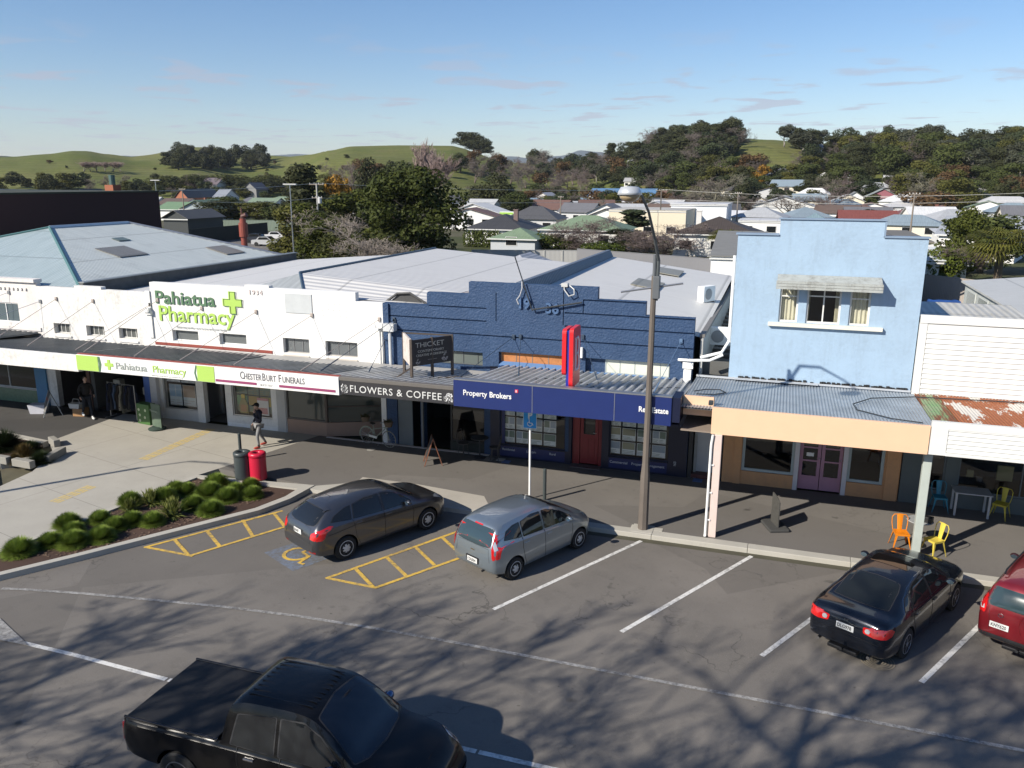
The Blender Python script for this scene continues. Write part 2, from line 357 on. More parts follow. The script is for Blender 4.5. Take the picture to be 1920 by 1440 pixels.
# ---------------- palette ----------------
ASP=asphalt((.134,.123,.110),(.172,.157,.139)); ASP2=asphalt((.14,.13,.119),(.165,.153,.139),.4); ASPD=asphalt((.062,.06,.058),(.08,.076,.072),.3)
CONC=concrete((.39,.368,.32),3.2); KERB=concrete((.42,.40,.35)); CONC2=concrete((.40,.37,.32))
WHITE=plain((.78,.78,.76),.5); OFFW=plain((.62,.61,.58),.6); BLACK=plain((.012,.012,.013),.5); DARK=plain((.03,.03,.032),.55); GREYM=plain((.25,.26,.27),.5)
DG=dglass(); GL=glassm(); ALU=plain((.45,.46,.47),.35,.8); RED=plain((.5,.03,.035),.45); YEL=plain((.72,.45,.04),.5)
FLAT=-.2
# ---------------- terrain: one polar sheet reaching the horizon ----------------
def interp(x,T):
    if x<=T[0][0]: return T[0][1]
    for (a,u),(b,v) in zip(T,T[1:]):
        if x<=b:
            t=(x-a)/(b-a); t=t*t*(3-2*t)*.5+t*.5; return u+(v-u)*t
    return T[-1][1]
RIDGE=[(-900,300),(0,307),(67,297),(143,291),(187,285),(213,286),(247,292),(290,296),(313,294),(360,287),(393,280),(413,279),(433,282),(467,288),(500,291),(567,294),(600,290),(640,282),(677,274),(760,272),(853,273),(873,278),(897,288),(930,299),(967,305),(1040,312),(1100,308),(1160,296),(1200,280),(1290,265),(1360,260),(1410,262),(1480,270),(1530,282),(1590,286),(1660,282),(1750,280),(1850,276),(1920,272),(2800,262)]
RD=[(-900,900),(0,820),(500,900),(640,640),(900,640),(1050,620),(1200,520),(1900,480),(2800,480)]
R0=[(-900,420),(0,360),(560,360),(640,330),(900,330),(1050,340),(1200,300),(1500,240),(2000,230),(2800,230)]
def azpx(x,y):
    "direction -> photograph column at the horizon"
    a=math.atan2(x,y)-_y
    if abs(a)>1.35: a=1.35*(1 if a>0 else -1)
    return 960+FPX*math.tan(a)*cos(_p)
def smooth(t): t=max(0,min(1,t)); return t*t*(3-2*t)
_cache={}
def hcol(px):
    k=round(px)
    if k not in _cache:
        k2=max(-900,min(2800,k)); d=DP(k2,interp(k2,RIDGE),interp(k2,RD)); _cache[k]=(d.z-FLAT,interp(k2,RD),interp(k2,R0))
    return _cache[k]
def tz(x,y):
    d=math.hypot(x,y)
    if d<200 or y<0: return FLAT
    px=azpx(x,y); h,dr,d0=hcol(px)
    if d<d0: return FLAT
    t=(d-d0)/(dr-d0)
    if t<=1: z=h*(.35*t+.65*smooth(t)) ; e=t*(1-t)*4
    else: z=h*(1-.75*smooth((d-dr)/500.)); e=min(1,(t-1)*2)
    nn_=noise.fractal(Vector((x*.006,y*.006,1.3)),1.,2.,5)
    return FLAT+z+e*nn_*min(7,.28*h)*min(1,(d-d0)/60.)
mb=MB(); az=[R(a) for a in np.concatenate([np.linspace(-58,22,330),np.linspace(24,300,60)])]
ds=[0.5,20,60,110,160,200,225]+[240+i*13 for i in range(60)]+[1030+40*i for i in range(14)]+[1700,2200,3000,4500,6500,9300]
vs_=[];W=len(az)
for d in ds:
    for a in az:
        x,y=d*sin(a),d*cos(a); vs_.append((x,y,tz(x,y) if d<3000 else FLAT-2))
fs_=[(j*W+i,(j+1)*W+i,(j+1)*W+(i+1)%W,j*W+(i+1)%W) for j in range(len(ds)-1) for i in range(W)]
mb._add(vs_,fs_)
mb._add([vs_[i] for i in range(W)],[tuple(range(W))[::-1]])
@mk('pasture')
def pasture(t):
    g=t.new('ShaderNodeNewGeometry').outputs['Position']
    def sc(k):
        m=t.new('ShaderNodeVectorMath',operation='SCALE'); m.inputs['Scale'].default_value=k; t.l(g,m.inputs[0]); return m.outputs[0]
    a=t.noise(1.,5,.6,sc(.011),.5); b=t.noise(1.,6,.7,sc(.06)); c=t.noise(1.,4,.7,sc(.5))
    sep=t.new('ShaderNodeSeparateXYZ'); t.l(g,sep.inputs[0])
    col=t.mix((.115,.135,.035),(.165,.165,.055),t.ramp(a,[(.4,0.),(.62,1.)])); col=t.mix(col,(.17,.14,.065),t.ramp(b,[(.52,0.),(.72,.7)]))
    col=t.mix(col,(.035,.045,.018),t.ramp(b,[(.28,.8),(.4,0.)])); col=t.mix(col,(.05,.06,.022),t.ramp(c,[(.3,.5),(.6,0.)]))
    # stock tracks along the slope
    w=t.new('ShaderNodeTexWave',wave_type='BANDS',bands_direction='Z'); w.inputs['Scale'].default_value=.22; w.inputs['Distortion'].default_value=3; w.inputs['Detail'].default_value=3; w.inputs['Detail Scale'].default_value=.02; t.l(g,w.inputs['Vector'])
    col=t.mix(col,tuple((.06,.07,.025)),t.ramp(w.outputs['Fac'],[(.0,.35),(.35,0.)]))
    lowf=t.ramp(sep.outputs[2],[(0.,1.),(.012,0.)]) # flat town ground: darker lawns and yards
    t.bsdf(t.mix(col,t.mix((.06,.068,.03),(.11,.10,.07),t.ramp(t.noise(1.,4,.6,sc(.04)),[(.45,0.),(.6,1.)])),lowf),.95,spec=.1,nrm=t.bump(b,.5,1.))
struct(mb,'ground',pasture(),smooth=True)
# far ranges
def farhill(name,pts,D,col,label=None,base=340):
    mb=MB(); rows=[]
    X0,X1=pts[0][0],pts[-1][0]; n=int((X1-X0)/6)
    for k,(dd,f) in enumerate(((D*.86,0),(D*.93,.55),(D,1.),(D*1.1,.4),(D*1.2,0))):
        for i in range(n+1):
            px=X0+(X1-X0)*i/n; zt=DP(px,interp(px,pts)+noise.noise(Vector((px*.05,k,2)))*1.2,D).z; p=DP(px,base,dd); rows.append((p.x,p.y,FLAT-3+(zt-FLAT)*f))
    for k in range(4):
        for i in range(n): mb.f.append((k*(n+1)+i,k*(n+1)+i+1,(k+1)*(n+1)+i+1,(k+1)*(n+1)+i)); mb.m.append(0); mb.sm.append(True)
    mb.v=rows; struct(mb,name,plain(col,.95,var=.35,sc=.004),smooth=True)
farhill('far_hills',[(-700,300),(-200,285),(0,288),(40,290),(95,293),(125,296),(200,300),(420,305)],1500,(.04,.05,.03))
farhill('distant_range',[(120,300),(240,291),(270,292),(300,289),(350,287),(372,291),(440,296),(520,290),(560,288),(600,290),(700,297),(820,296),(920,296),(955,292),(1000,297),(1060,290),(1085,281),(1120,284),(1180,295),(1300,292),(1500,300),(1700,296),(2000,300)],6500,(.05,.07,.08))
# ---------------- road, footpath, kerbs, markings ----------------
RZ=-.13
mb=MB(); mb.poly([(-70,-60,RZ),(60,-60,RZ),(60,21.5,RZ),(-14.05,21.5,RZ),(-14.05,20.4,RZ),(-14.4,19.3,RZ),(-17.1,15.,RZ),(-18.3,13.2,RZ),(-20.,11.2,RZ),(-24,7.2,RZ),(-70,7.,RZ)]); struct(mb,'road',ASP)
def slab(name,pts,z,mat,zb=-.3,**k): mb=MB(); mb.prism([(x,y,zb) for x,y in pts],(0,0,z-zb)); return struct(mb,name,mat,**k)
slab('footpath',[(-16.7,26.42),(-17.95,22.),(-13.95,21.65),(-12.85,22.35),(-12.87,22.87),(-10.9,22.87),(-8.45,22.6),(-7.9,21.7),(60,21.7),(60,26.42)],0.,ASP2)
slab('crossing_pavement',[(-26.1,26.42),(-25.9,22.45),(-24.6,21.4),(-23.7,19.7),(-23.5,18.3),(-24.5,16.3),(-28,13),(-33,9),(-24,6.5),(-20.4,11.2),(-19.35,14.7),(-18.2,21.2),(-17.95,22.),(-16.7,26.42)],0.,CONC)
slab('footpath_west',[(-80,26.42),(-80,23.),(-28.5,22.6),(-25.9,22.45),(-26.1,26.42)],-.004,ASPD)
slab('side_road',[(-80,7.),(-33.1,9.1),(-28.1,13.1),(-24.6,16.3),(-23.6,18.3),(-25.4,19.7),(-28.5,20.3),(-80,21.)],-.1,ASPD)
slab('ramp_pavement',[(-12.85,22.35),(-12.6,21.5),(-7.9,21.5),(-7.9,21.7),(-8.45,22.6),(-10.9,22.87),(-12.87,22.87)],.002,CONC2)
mb=MB()
for a,b in ((-7.9,-5.6),(-5.6,-3.0),(-3.0,-.4),(-.4,2.2),(2.2,4.8),(4.8,7.4),(7.4,10)): mb.bbox(a+.004,21.36,-.3,b-.004,21.70,.012,.018)
mb.bbox(-3.65,21.7,-.3,-2.75,21.93,.012,.012)
struct(mb,'kerb',KERB)
mb=MB(); mb.prism([(-14.05,21.36,-.3),(-7.9,21.36,-.3),(-7.9,21.5,-.3),(-12.6,21.5,-.3),(-12.85,22.35,-.3),(-13.95,21.65,-.3)],(0,0,.3)); struct(mb,'kerb_crossing',KERB)
mb=MB(); mb.poly([(-7.9,21.12,RZ+.003),(30,21.12,RZ+.003),(30,21.37,RZ+.003),(-7.9,21.37,RZ+.003)]); struct(mb,'gutter',concrete((.085,.08,.055),0.,.5))
# planting bed
bedo=[(-19.35,14.7),(-18.2,21.2),(-16.6,21.35),(-13.95,21.65),(-14.05,20.4),(-14.4,19.3),(-17.1,15.),(-18.3,13.2),(-20.,11.2)]
bedi=[(-19.15,14.6),(-18.02,21.0),(-16.6,21.1),(-14.3,21.2),(-14.3,20.5),(-14.62,19.4),(-17.28,15.1),(-18.45,13.35),(-19.8,11.9)]
slab('planting_bed',[(x,y) for x,y in bedi],-.03,concrete((.075,.045,.033),0.,.5))
mb=MB(); n=len(bedo)
for i in range(n):
    j=(i+1)%n; a,b,c,d=bedo[i],bedo[j],bedi[j],bedi[i]; mb.prism([(*a,-.3),(*b,-.3),(*c,-.3),(*d,-.3)],(0,0,.325))
struct(mb,'kerb_bed',KERB)
# left island: bed with low concrete blocks
slab('planting_bed_west',[(-34,22.9),(-28.3,22.5),(-26.,22.2),(-24.9,21.2),(-25.7,20.2),(-28.6,20.6),(-34,21.2)],-.02,concrete((.075,.05,.036),0.,.5))
mb=MB(); 
for a,b in (((-34,23.05),(-28.3,22.65)),((-28.3,22.65),(-26.,22.35)),((-34,21.0),(-28.8,20.4)),((-28.7,20.35),(-25.6,19.95)),((-24.6,21.3),(-25.5,20.0))):
    a=Vector((*a,0));b=Vector((*b,0)); d=(b-a).normalized(); nrm=Vector((-d.y,d.x,0))*.13
    mb.prism([a-nrm-Vector((0,0,.3)),b-nrm-Vector((0,0,.3)),b+nrm-Vector((0,0,.3)),a+nrm-Vector((0,0,.3))],(0,0,.31))
struct(mb,'kerb_west',KERB)
def conc_block(i,p,q,label):
    p=Vector((*p,0));q=Vector((*q,0)); L=(q-p).length; o=MB(); o.bbox(-L/2,-.11,0,L/2,.11,.26,.02); b=o.build('concrete_block',concrete((.30,.285,.25),0.,.4)); b.location=((p.x+q.x)/2,(p.y+q.y)/2,0.); b.rotation_euler=(0,0,math.atan2(q.y-p.y,q.x-p.x)); tag(b,label,'block','low concrete blocks round the left planting bed')
for i,(a,b,l) in enumerate((((88,868),(120,850),'low concrete block beside the clipped grasses on the pavement side'),((28,872),(62,878),'low concrete block on the road side of the left planting bed, nearer the crossing'),((-30,862),(18,870),'low concrete block of the left planting bed cut by the picture edge'),((97,830),(108,838),'short concrete block at the back corner of the left planting bed'))):
    conc_block(i,G(*a)[:2],G(*b)[:2],l)
# painted markings
_lc=[0]
def mline(mb,pts,w,z=RZ+.004):
    _lc[0]+=1; z+=(_lc[0]%7)*.0014
    P=[Vector((p[0],p[1],z)) for p in pts]; L=[];Rr=[]
    for i,p in enumerate(P):
        d=(P[min(i+1,len(P)-1)]-P[max(i-1,0)]).normalized(); nr=Vector((-d.y,d.x,0))*(w/2); L.append(p+nr);Rr.append(p-nr)
    for i in range(len(P)-1): mb.poly([Rr[i],Rr[i+1],L[i+1],L[i]])
def gp(*pts,z=RZ): return [G(x,y,z) for x,y in pts]
PW=rpaint((.62,.61,.58),.45); PY=rpaint((.62,.40,.07),.6,(.12,.11,.1)); PWW=rpaint((.40,.39,.37),1.15)
mb=MB()
for p in (((-5.88,16.31),(-3.25,21.2)),((-2.85,16.30),(-.28,21.2)),((.15,16.32),(2.72,21.2)),((3.22,16.37),(5.9,21.2)),((6.3,16.37),(9,21.2))): mline(mb,p,.11)
struct(mb,'bay_markings',PW)
mb=MB(); mline(mb,[(-17.6,13.35),(-17.1,13.48),(-15.5,13.8),(-13.8,14.07),(-12,14.35),(-10,14.56),(-8,14.66),(-6,14.7),(-2,14.71),(20,14.71)],.1); struct(mb,'edge_line',PWW)
mb=MB(); mline(mb,[(-19.,11.72),(-15.69,11.68),(-13.6,11.67),(-11.16,11.58)],.11); mline(mb,[(-11.1,11.58),(-4.5,11.58)],.11); mline(mb,[(-4.45,11.58),(10,11.6)],.11); struct(mb,'centre_line',PW)
mb=MB(); mb.poly([Vector((*p[:2],RZ+.018)) for p in gp((-60,1190),(55,1212),(0,1160),(-70,1140))]); struct(mb,'road_arrow',PWW)
mb=MB()
for ps in ([(270,1027),(530,958)],[(272,1026),(362,1043)],[(358,1042),(541,986)],[(327.5,1012.5),(352,1040)],[(387.5,995),(412.5,1025)],[(455,975),(475,1007.5)],[(512.5,961),(536,990)]): mline(mb,gp(*ps),.1)
for ps in ([(611,1085),(905,980)],[(612,1084),(707,1103)],[(703,1103),(960,1012)],[(666.7,1066.7),(700,1101.7)],[(725,1045),(761.7,1080)],[(778,1025),(815,1060)],[(828,1006.7),(855,1031.7)]): mline(mb,gp(*ps),.1)
struct(mb,'hatch_markings',PY)
# accessible-parking square, worn blue with the yellow wheelchair figure
c=G(566,1038,RZ); a=R(-27); ux=Vector((cos(a),sin(a),0));uy=Vector((-sin(a),cos(a),0))
mb=MB(); mb.poly([Vector((c.x,c.y,RZ+.003))+ux*sx_*.75+uy*sy_*.7 for sx_,sy_ in ((-1,-1),(1,-1),(1,1),(-1,1))]); struct(mb,'accessible_bay_square',rpaint((.15,.19,.26),1.12))
mb=MB(); base=Vector((c.x,c.y,0))
mline(mb,[base+ux*(.36*cos(t)-.05)+uy*(.36*sin(t)-.1) for t in [R(q) for q in range(110,391,20)]],.1,RZ+.006)
mline(mb,[base-ux*.12+uy*.5,base-ux*.05+uy*.05,base+ux*.3+uy*.03,base+ux*.45-uy*.35,base+ux*.62-uy*.3],.1,RZ+.007)
mb.poly([base+Vector((0,0,RZ+.007))+ux*(.1*cos(t)-.14)+uy*(.1*sin(t)+.64) for t in [R(q) for q in range(0,360,30)]]); struct(mb,'accessible_symbol',PY)
mb=MB()
for a,b in (((267,862),(400,803)),((100,942),(183,907))):
    a=G(*a);b=G(*b); d=(b-a).normalized(); nr=Vector((-d.y,d.x,0)); k=int((b-a).length/.3)
    for i in range(k):
        for s in (-1,0,1):
            p=a+d*(i*.3+.02)+nr*(s*.14); q=p+d*.25; hw=nr*.055; mb.poly([p-hw+Vector((0,0,.004)),q-hw+Vector((0,0,.004)),q+hw+Vector((0,0,.004)),p+hw+Vector((0,0,.004))])
struct(mb,'tactile_strip',rpaint((.55,.42,.16),.6,(.36,.33,.28)))
# pavement plates, ring-cover, drain
mc=G(1645,1240,RZ); mb=MB()
for i in range(6):
    r0=.04+i*.055; mb.cm=i%2
    mb._add([(mc.x+rr*cos(2*PI*k/32),mc.y+rr*sin(2*PI*k/32),RZ+.012) for rr in (r0,r0+.03) for k in range(32)],[(k,(k+1)%32,32+(k+1)%32,32+k)[::-1] for k in range(32)])
tag(mb.build('manhole_cover',[plain((.25,.215,.16),.8,var=.4),plain((.25,.215,.16),.8,var=.4)]),'round ribbed cover set in the asphalt behind the black sedan','manhole cover')
for px,py,l,m,s in ((1308,901,'blue square service cover on the pavement by the recessed white door',plain((.10,.17,.38),.7),.3),(949,866,'blue square service cover on the pavement below the real estate window',plain((.12,.18,.36),.7),.28),(939,862,'pale square service cover beside the blue one on the pavement',plain((.45,.44,.4),.8),.28),(917,861,'worn grey oval cover on the pavement left of the pale one',plain((.2,.19,.18),.8),.3)):
    p=G(px,py,0); mb=MB(); mb.box(-s/2,-s/2,0,s/2,s/2,.01); o=mb.build('service_cover',m); o.location=(p.x,p.y,.001); tag(o,l,'cover','service covers in the pavement')
for p,l in (((696,843),'worn pale round cover in the asphalt in front of the bicycle'),):
    p=G(*p); mb=MB(); mb.lathe([(.16,0),(.16,.008)],(0,0,0),20); o=mb.build('service_cover',plain((.25,.24,.22),.8)); o.location=(p.x,p.y,.001); tag(o,l,'cover')
YF=26.4
class B:
    "one building: world-coordinate helper around a top-level empty"
    def __init__(s,name,label,cat,loc): s.t=thing(name,label,cat,loc); s.L=Vector(loc)
    def add(s,mb,name,mat,parent=None,**k): return mb.build(name,mat,parent or s.t,world=True,**k)
    def txt(s,t,size,mat,x,y,z,parent=None,**k):
        off=s.L+(Vector(parent.location) if parent else Vector()); return text(t,size,mat,parent or s.t,Vector((x,y,z))-off,**k)
    def window(s,x0,x1,z0,z1,y,fm,gm,mull=(),trans=(),fw=.05,d=.06,name='window',back=None,label=None):
        mb=MB(); mb.box(x0,y,z0,x1,y+d,z0+fw); mb.box(x0,y,z1-fw,x1,y+d,z1); mb.box(x0,y,z0+fw,x0+fw,y+d,z1-fw); mb.box(x1-fw,y,z0+fw,x1,y+d,z1-fw)
        for m in mull: mb.box(m-fw*.35,y+.004,z0+fw,m+fw*.35,y+d-.004,z1-fw)
        for m in trans: mb.box(x0+fw,y+.008,m-fw*.35,x1-fw,y+d-.008,m+fw*.35)
        f=s.add(mb,name,fm)
        if label: f['label']=label
        p=MB(); p.poly([(x0+fw,y+d*.6,z0+fw),(x1-fw,y+d*.6,z0+fw),(x1-fw,y+d*.6,z1-fw),(x0+fw,y+d*.6,z1-fw)]); s.add(p,'pane',gm,f)
        if back:
            q=MB(); q.poly([(x0-.1,y+d+.25,z0-.1),(x1+.1,y+d+.25,z0-.1),(x1+.1,y+d+.25,z1+.1),(x0-.1,y+d+.25,z1+.1)]); s.add(q,'curtain' if back!=BLACK else 'lining',back,f)
        return f
def canopy_sheet(x0,x1,yf,zf,yb,zb,per,amp,kind='rib'):
    mb=MB(); n=int((x1-x0)/per); xs=[]
    if kind=='rib':
        for i in range(n+1):
            x=x0+i*per; xs+= [(x,0),(x+per*.06,amp),(x+per*.34,amp),(x+per*.40,0)]
    else:
        for i in range(n*6+1): xs.append((x0+i*per/6,amp*.5*(1+sin(2*PI*i/6))))
    xs=[(x,a) for x,a in xs if x<=x1]+[(x1,0)]
    vs=[];W=len(xs)
    for t in (0,.5,1):
        vs+=[(x,yf+(yb-yf)*t,zf+(zb-zf)*t+a) for x,a in xs]
    fs=[(j*W+i,j*W+i+1,(j+1)*W+i+1,(j+1)*W+i) for j in range(2) for i in range(W-1)]
    mb._add(vs,fs)
    mb._add([(x0,yf,zf-.03),(x1,yf,zf-.03),(x1,yb,zb-.03),(x0,yb,zb-.03)],[(0,3,2,1)])
    return mb
def tie(b,x,z,xe,ye,ze,mat,r=.010):
    mb=MB(); mb.tube((x,YF-.01,z),(xe,ye,ze),r,n=5); mb.bbox(x-.05,YF-.06,z-.08,x+.05,YF-.002,z+.08,.01); mb.tube((xe,ye,ze),(xe+(x-xe)*.22,ye+(YF-ye)*.22,ze+(z-ze)*.22),r*2.2,n=6); b.add(mb,'tie_rod',mat)
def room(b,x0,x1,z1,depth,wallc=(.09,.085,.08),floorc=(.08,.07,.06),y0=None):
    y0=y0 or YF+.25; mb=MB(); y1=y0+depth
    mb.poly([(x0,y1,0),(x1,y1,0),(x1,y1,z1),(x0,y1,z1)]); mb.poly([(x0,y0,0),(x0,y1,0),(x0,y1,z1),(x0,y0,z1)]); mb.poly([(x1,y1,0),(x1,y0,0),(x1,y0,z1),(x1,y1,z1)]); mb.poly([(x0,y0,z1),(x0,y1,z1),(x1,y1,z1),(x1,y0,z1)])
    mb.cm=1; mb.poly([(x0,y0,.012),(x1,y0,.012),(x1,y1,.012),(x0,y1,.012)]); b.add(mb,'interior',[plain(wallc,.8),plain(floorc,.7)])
def body(b,x0,x1,y1,z1,mat,y0=None,side=True):
    "side and back walls of the hall behind the shopfront"
    mb=MB(); y0=y0 or YF+.26; mb.box(x0+.02,y0,-.25,x0+.2,y1,z1); mb.box(x1-.2,y0,-.25,x1-.02,y1,z1); mb.box(x0+.2,y1-.2,-.25,x1-.2,y1,z1); b.add(mb,'side_wall',mat)
WWALL=wallm((.78,.76,.72),.5,1.1,.3,1.2); WWALL2=wallm((.78,.77,.74),.3,1.,.25,.8); PINKW=wallm((.74,.70,.66),.25)
ROOFW=roofm((.60,.59,.565),(.52,.52,.52),.3,'X',1.,.0,.5); ROOFG=roofm((.40,.47,.48),(.30,.37,.38),.16,'X',.6,.15,.45,.35); ROOFP=roofm((.58,.57,.55),(.52,.51,.49),.3,'Y',1.,.0,.5,.2); ROOFGf=roofm((.36,.43,.44),(.27,.34,.35),.16,'X',.6,.15,.45,.35)
SHEETD=corr((.085,.10,.115)); SHEETM=corr((.20,.22,.235)); SHEETL=corr((.56,.57,.57),0.,(.42,.42,.40)); SHEETZ=corr((.33,.37,.41))
SOFF=plain((.35,.34,.32),.8); REDTRIM=plain((.24,.05,.035),.7); RUSTR=plain((.42,.36,.32),.6,.3)
def listing_cards(b,x0,x1,z0,z1,nx,nz,y,seed,name='poster',cols=None,gap=.03):
    r=random.Random(seed); w=(x1-x0)/nx; h=(z1-z0)/nz
    for i in range(nx):
        for j in range(nz):
            mb=MB(); X=x0+i*w+gap;Z=z0+j*h+gap;W=w-2*gap;H=h-2*gap
            mb.cm=0; mb.box(X,y,Z,X+W,y+.008,Z+H)
            k=2 if r.random()<.5 else 1
            for q in range(k):
                a=X+W*q/k+.015; e=X+W*(q+1)/k-.015
                mb.cm=r.choice((1,2,3,1)); mb.box(a,y-.004,Z+H*.42,e,y,Z+H-.015)
                mb.cm=1
                for l in range(3): mb.box(a,y-.003,Z+.02+l*H*.11,a+(e-a)*r.uniform(.5,.95),y,Z+.02+l*H*.11+.012)
            b.add(mb,name,cols or [plain((.75,.77,.74),.6),plain((.16,.22,.17),.6),plain((.30,.36,.42),.6),plain((.33,.31,.2),.6)])
# ============ 1. beige shop at the left edge ============
b=B('beige_shop','pale pink-beige shop at the left edge, next to the mouldy white wall','shop',(-34,YF,0)); bs=b
mb=MB()
cells(mb,[-46,-33.9,-32.45,-30.75,-30.42,-30.05,-36.,-31.2,-32.7,-34.2],[0,.62,2.95,3.25,5.1,5.45,3.6,4.45],lambda x,z: None if (-33.9<x<-30.75 and .62<z<2.95) or (-46<x<-36 and z<2.95) else (.1 if (-32.7<x<-31.2 or -36<x<-34.2) and 3.6<z<4.45 else 0.),YF,YF+.25)
b.add(mb,'facade',PINKW)
mb=MB(); mb.box(-46,YF-.12,5.38,-30.02,YF+.3,5.52); mb.box(-46,YF-.05,3.3,-30.05,YF,3.45)
for i in range(64): mb.box(-45.8+i*.24,YF-.05,5.02,-45.7+i*.24,YF-.002,5.12)
b.add(mb,'cornice',PINKW)
b.window(-32.7,-31.2,3.6,4.45,YF+.04,WHITE,dglass((.10,.13,.14),.15),mull=(-31.95,)); b.window(-36.,-34.2,3.6,4.45,YF+.04,WHITE,dglass((.10,.13,.14),.15))
b.window(-33.9,-30.75,.62,2.95,YF+.1,plain((.55,.56,.54),.4),GL,mull=(-32.45,),trans=(2.2,),fw=.045,name='shop_window')
mb=MB(); mb.box(-33.9,YF-.015,.0,-30.8,YF-.001,.6); b.add(mb,'tiled_plinth',plain((.12,.19,.13),.3,var=.5,sc=8)); mb=MB(); mb.box(-30.72,YF-.08,0,-30.1,YF-.002,3.); b.add(mb,'pillar',plain((.07,.20,.36),.6))
room(b,-45,-30.2,3.,3.2)
mb=canopy_sheet(-46,-30.15,22.,3.50,YF,3.2,.3,.05); b.add(mb,'canopy_roof',SHEETD)
mb=MB(); mb.bbox(-46,21.84,3.02,-23.42,21.95,3.62,.01); fa=b.add(mb,'fascia',WWALL)
mb=MB(); mb.box(-46,21.96,3.0,-23.42,YF-.1,3.04); b.add(mb,'soffit',SOFF)
tie(b,-31.6,4.9,-34.5,23.2,3.5,ALU); tie(b,-29.9,4.6,-32.2,23.6,3.45,ALU)
# hall roof behind (hipped, pale blue-green)
Z0,Zr=5.22,7.2; xl,xr=-44.,-28.05; xm=-36.1; yf0,yb0=YF+.35,42.2; P1=(xm,33.,Zr);P2=(xm,38.4,Zr)
mb=MB(); mb.cm=0; mb.poly([(xr,yf0,Z0),(xr,yb0,Z0),P2,P1]); mb.poly([(xl,yf0,Z0),P1,P2,(xl,yb0,Z0)]); mb.cm=1; mb.poly([(xl,yf0,Z0),(xr,yf0,Z0),P1]); mb.poly([(xr,yb0,Z0),(xl,yb0,Z0),P2])
rf=b.add(mb,'roof',[roofm((.56,.59,.565),(.46,.50,.48),.16,'Y',.9,.0,.5,.45),ROOFG])
mb=MB(); mb.tube((xr,yf0,Z0+.03),(P1[0],P1[1],P1[2]+.03),.075,n=6); mb.tube((xl,yf0,Z0+.03),(P1[0],P1[1],P1[2]+.03),.06,n=6); b.add(mb,'hip_flashing',plain((.07,.16,.16),.6)); mb=MB(); mb.tube((P1[0],P1[1],Zr+.02),(P2[0],P2[1],Zr+.02),.1,n=6); mb.tube((P2[0],P2[1],Zr+.02),(xr,yb0,Z0+.02),.09,n=6); b.add(mb,'ridge_flashing',ALU)
sl_=(Zr-Z0)/(xr-xm)
for (x,y,w,d,c) in ((-31.6,33.0,1.5,1.9,(.22,.21,.19)),(-30.2,39.2,1.4,1.6,(.24,.22,.19)),(-33.4,34.9,.5,.8,(.14,.18,.17))):
    def rz_(x): return Z0+(xr-x)*sl_+.03
    mb=MB(); mb.prism([(x-w/2,y-d/2,rz_(x-w/2)),(x+w/2,y-d/2,rz_(x+w/2)),(x+w/2,y+d/2,rz_(x+w/2)),(x-w/2,y+d/2,rz_(x-w/2))],(0,0,.03)); b.add(mb,'skylight',roofm(c,tuple(q*.7 for q in c),.16,'Y',.5,.0,.4))
body(b,-44,-28.,42.2,5.2,brickm((.16,.08,.06),(.12,.07,.05)))
mb=MB(); mb.box(-28.,YF+.3,-.2,-27.8,42.6,5.42); b.add(mb,'party_wall',plain((.10,.10,.095),.9,var=.4)); mb=MB(); mb.box(-28.05,YF+.3,5.42,-27.74,42.65,5.46); b.add(mb,'wall_capping',plain((.28,.30,.30),.5,.5))
# ============ 2. old white shop (second-hand) ============
b=B('second_hand_shop','mouldy white-walled shop with three small barred windows, left of the pharmacy sign','shop',(-27,YF,0))
def d2(x,z):
    if z>5.23 and not(-27.98<x<-26.58): return None
    if 3.26<z<3.70 and (-29.35<x<-28.45 or -27.6<x<-26.65 or -25.9<x<-24.95): return .22
    if z<2.9 and -29.6<x<-24.5: return None
    return 0.
mb=MB(); cells(mb,[-30.05,-29.6,-29.35,-28.45,-27.98,-27.6,-26.65,-26.58,-25.9,-24.95,-24.5,-24.1],[0,2.9,3.26,3.70,5.23,5.34],d2,YF,YF+.25); b.add(mb,'facade',WWALL)
mb=MB(); mb.box(-24.32,YF-.06,3.4,-24.1,YF-.002,5.3); mb.box(-24.4,YF-.14,4.35,-24.06,YF-.002,4.5); mb.box(-24.36,YF-.2,4.45,-24.1,YF-.04,4.62); b.add(mb,'rainhead',WWALL2)
for a,c in ((-29.35,-28.45),(-27.6,-26.65),(-25.9,-24.95)): b.window(a,c,3.27,3.69,YF+.17,OFFW,dglass((.09,.095,.09),.3),mull=[a+(c-a)*k/4 for k in (1,2,3)],fw=.03,d=.04); mb=MB(); mb.prism([(a-.03,YF-.05,3.18),(a-.03,YF+.17,3.26),(a-.03,YF+.17,3.2),(a-.03,YF-.05,3.12)],(c-a+.06,0,0)); b.add(mb,'sill',WWALL)
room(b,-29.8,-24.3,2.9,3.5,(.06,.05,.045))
mb=canopy_sheet(-30.1,-24.2,21.97,3.5,YF,3.0,.28,.05); b.add(mb,'canopy_roof',SHEETD)
for x,xe in ((-29.,-29.3),(-27.05,-27.35),(-24.15,-25.0)): tie(b,x,4.75,xe,23.3,3.42,RUSTR)
mb=MB(); mb.box(-24.75,YF-.18,0,-24.45,YF-.005,3.); b.add(mb,'pillar',plain((.08,.15,.42),.6)); mb=MB(); mb.box(-24.44,YF-.18,0,-24.12,YF-.005,3.); b.add(mb,'pillar',plain((.5,.5,.52),.6))
r=random.Random(4); 
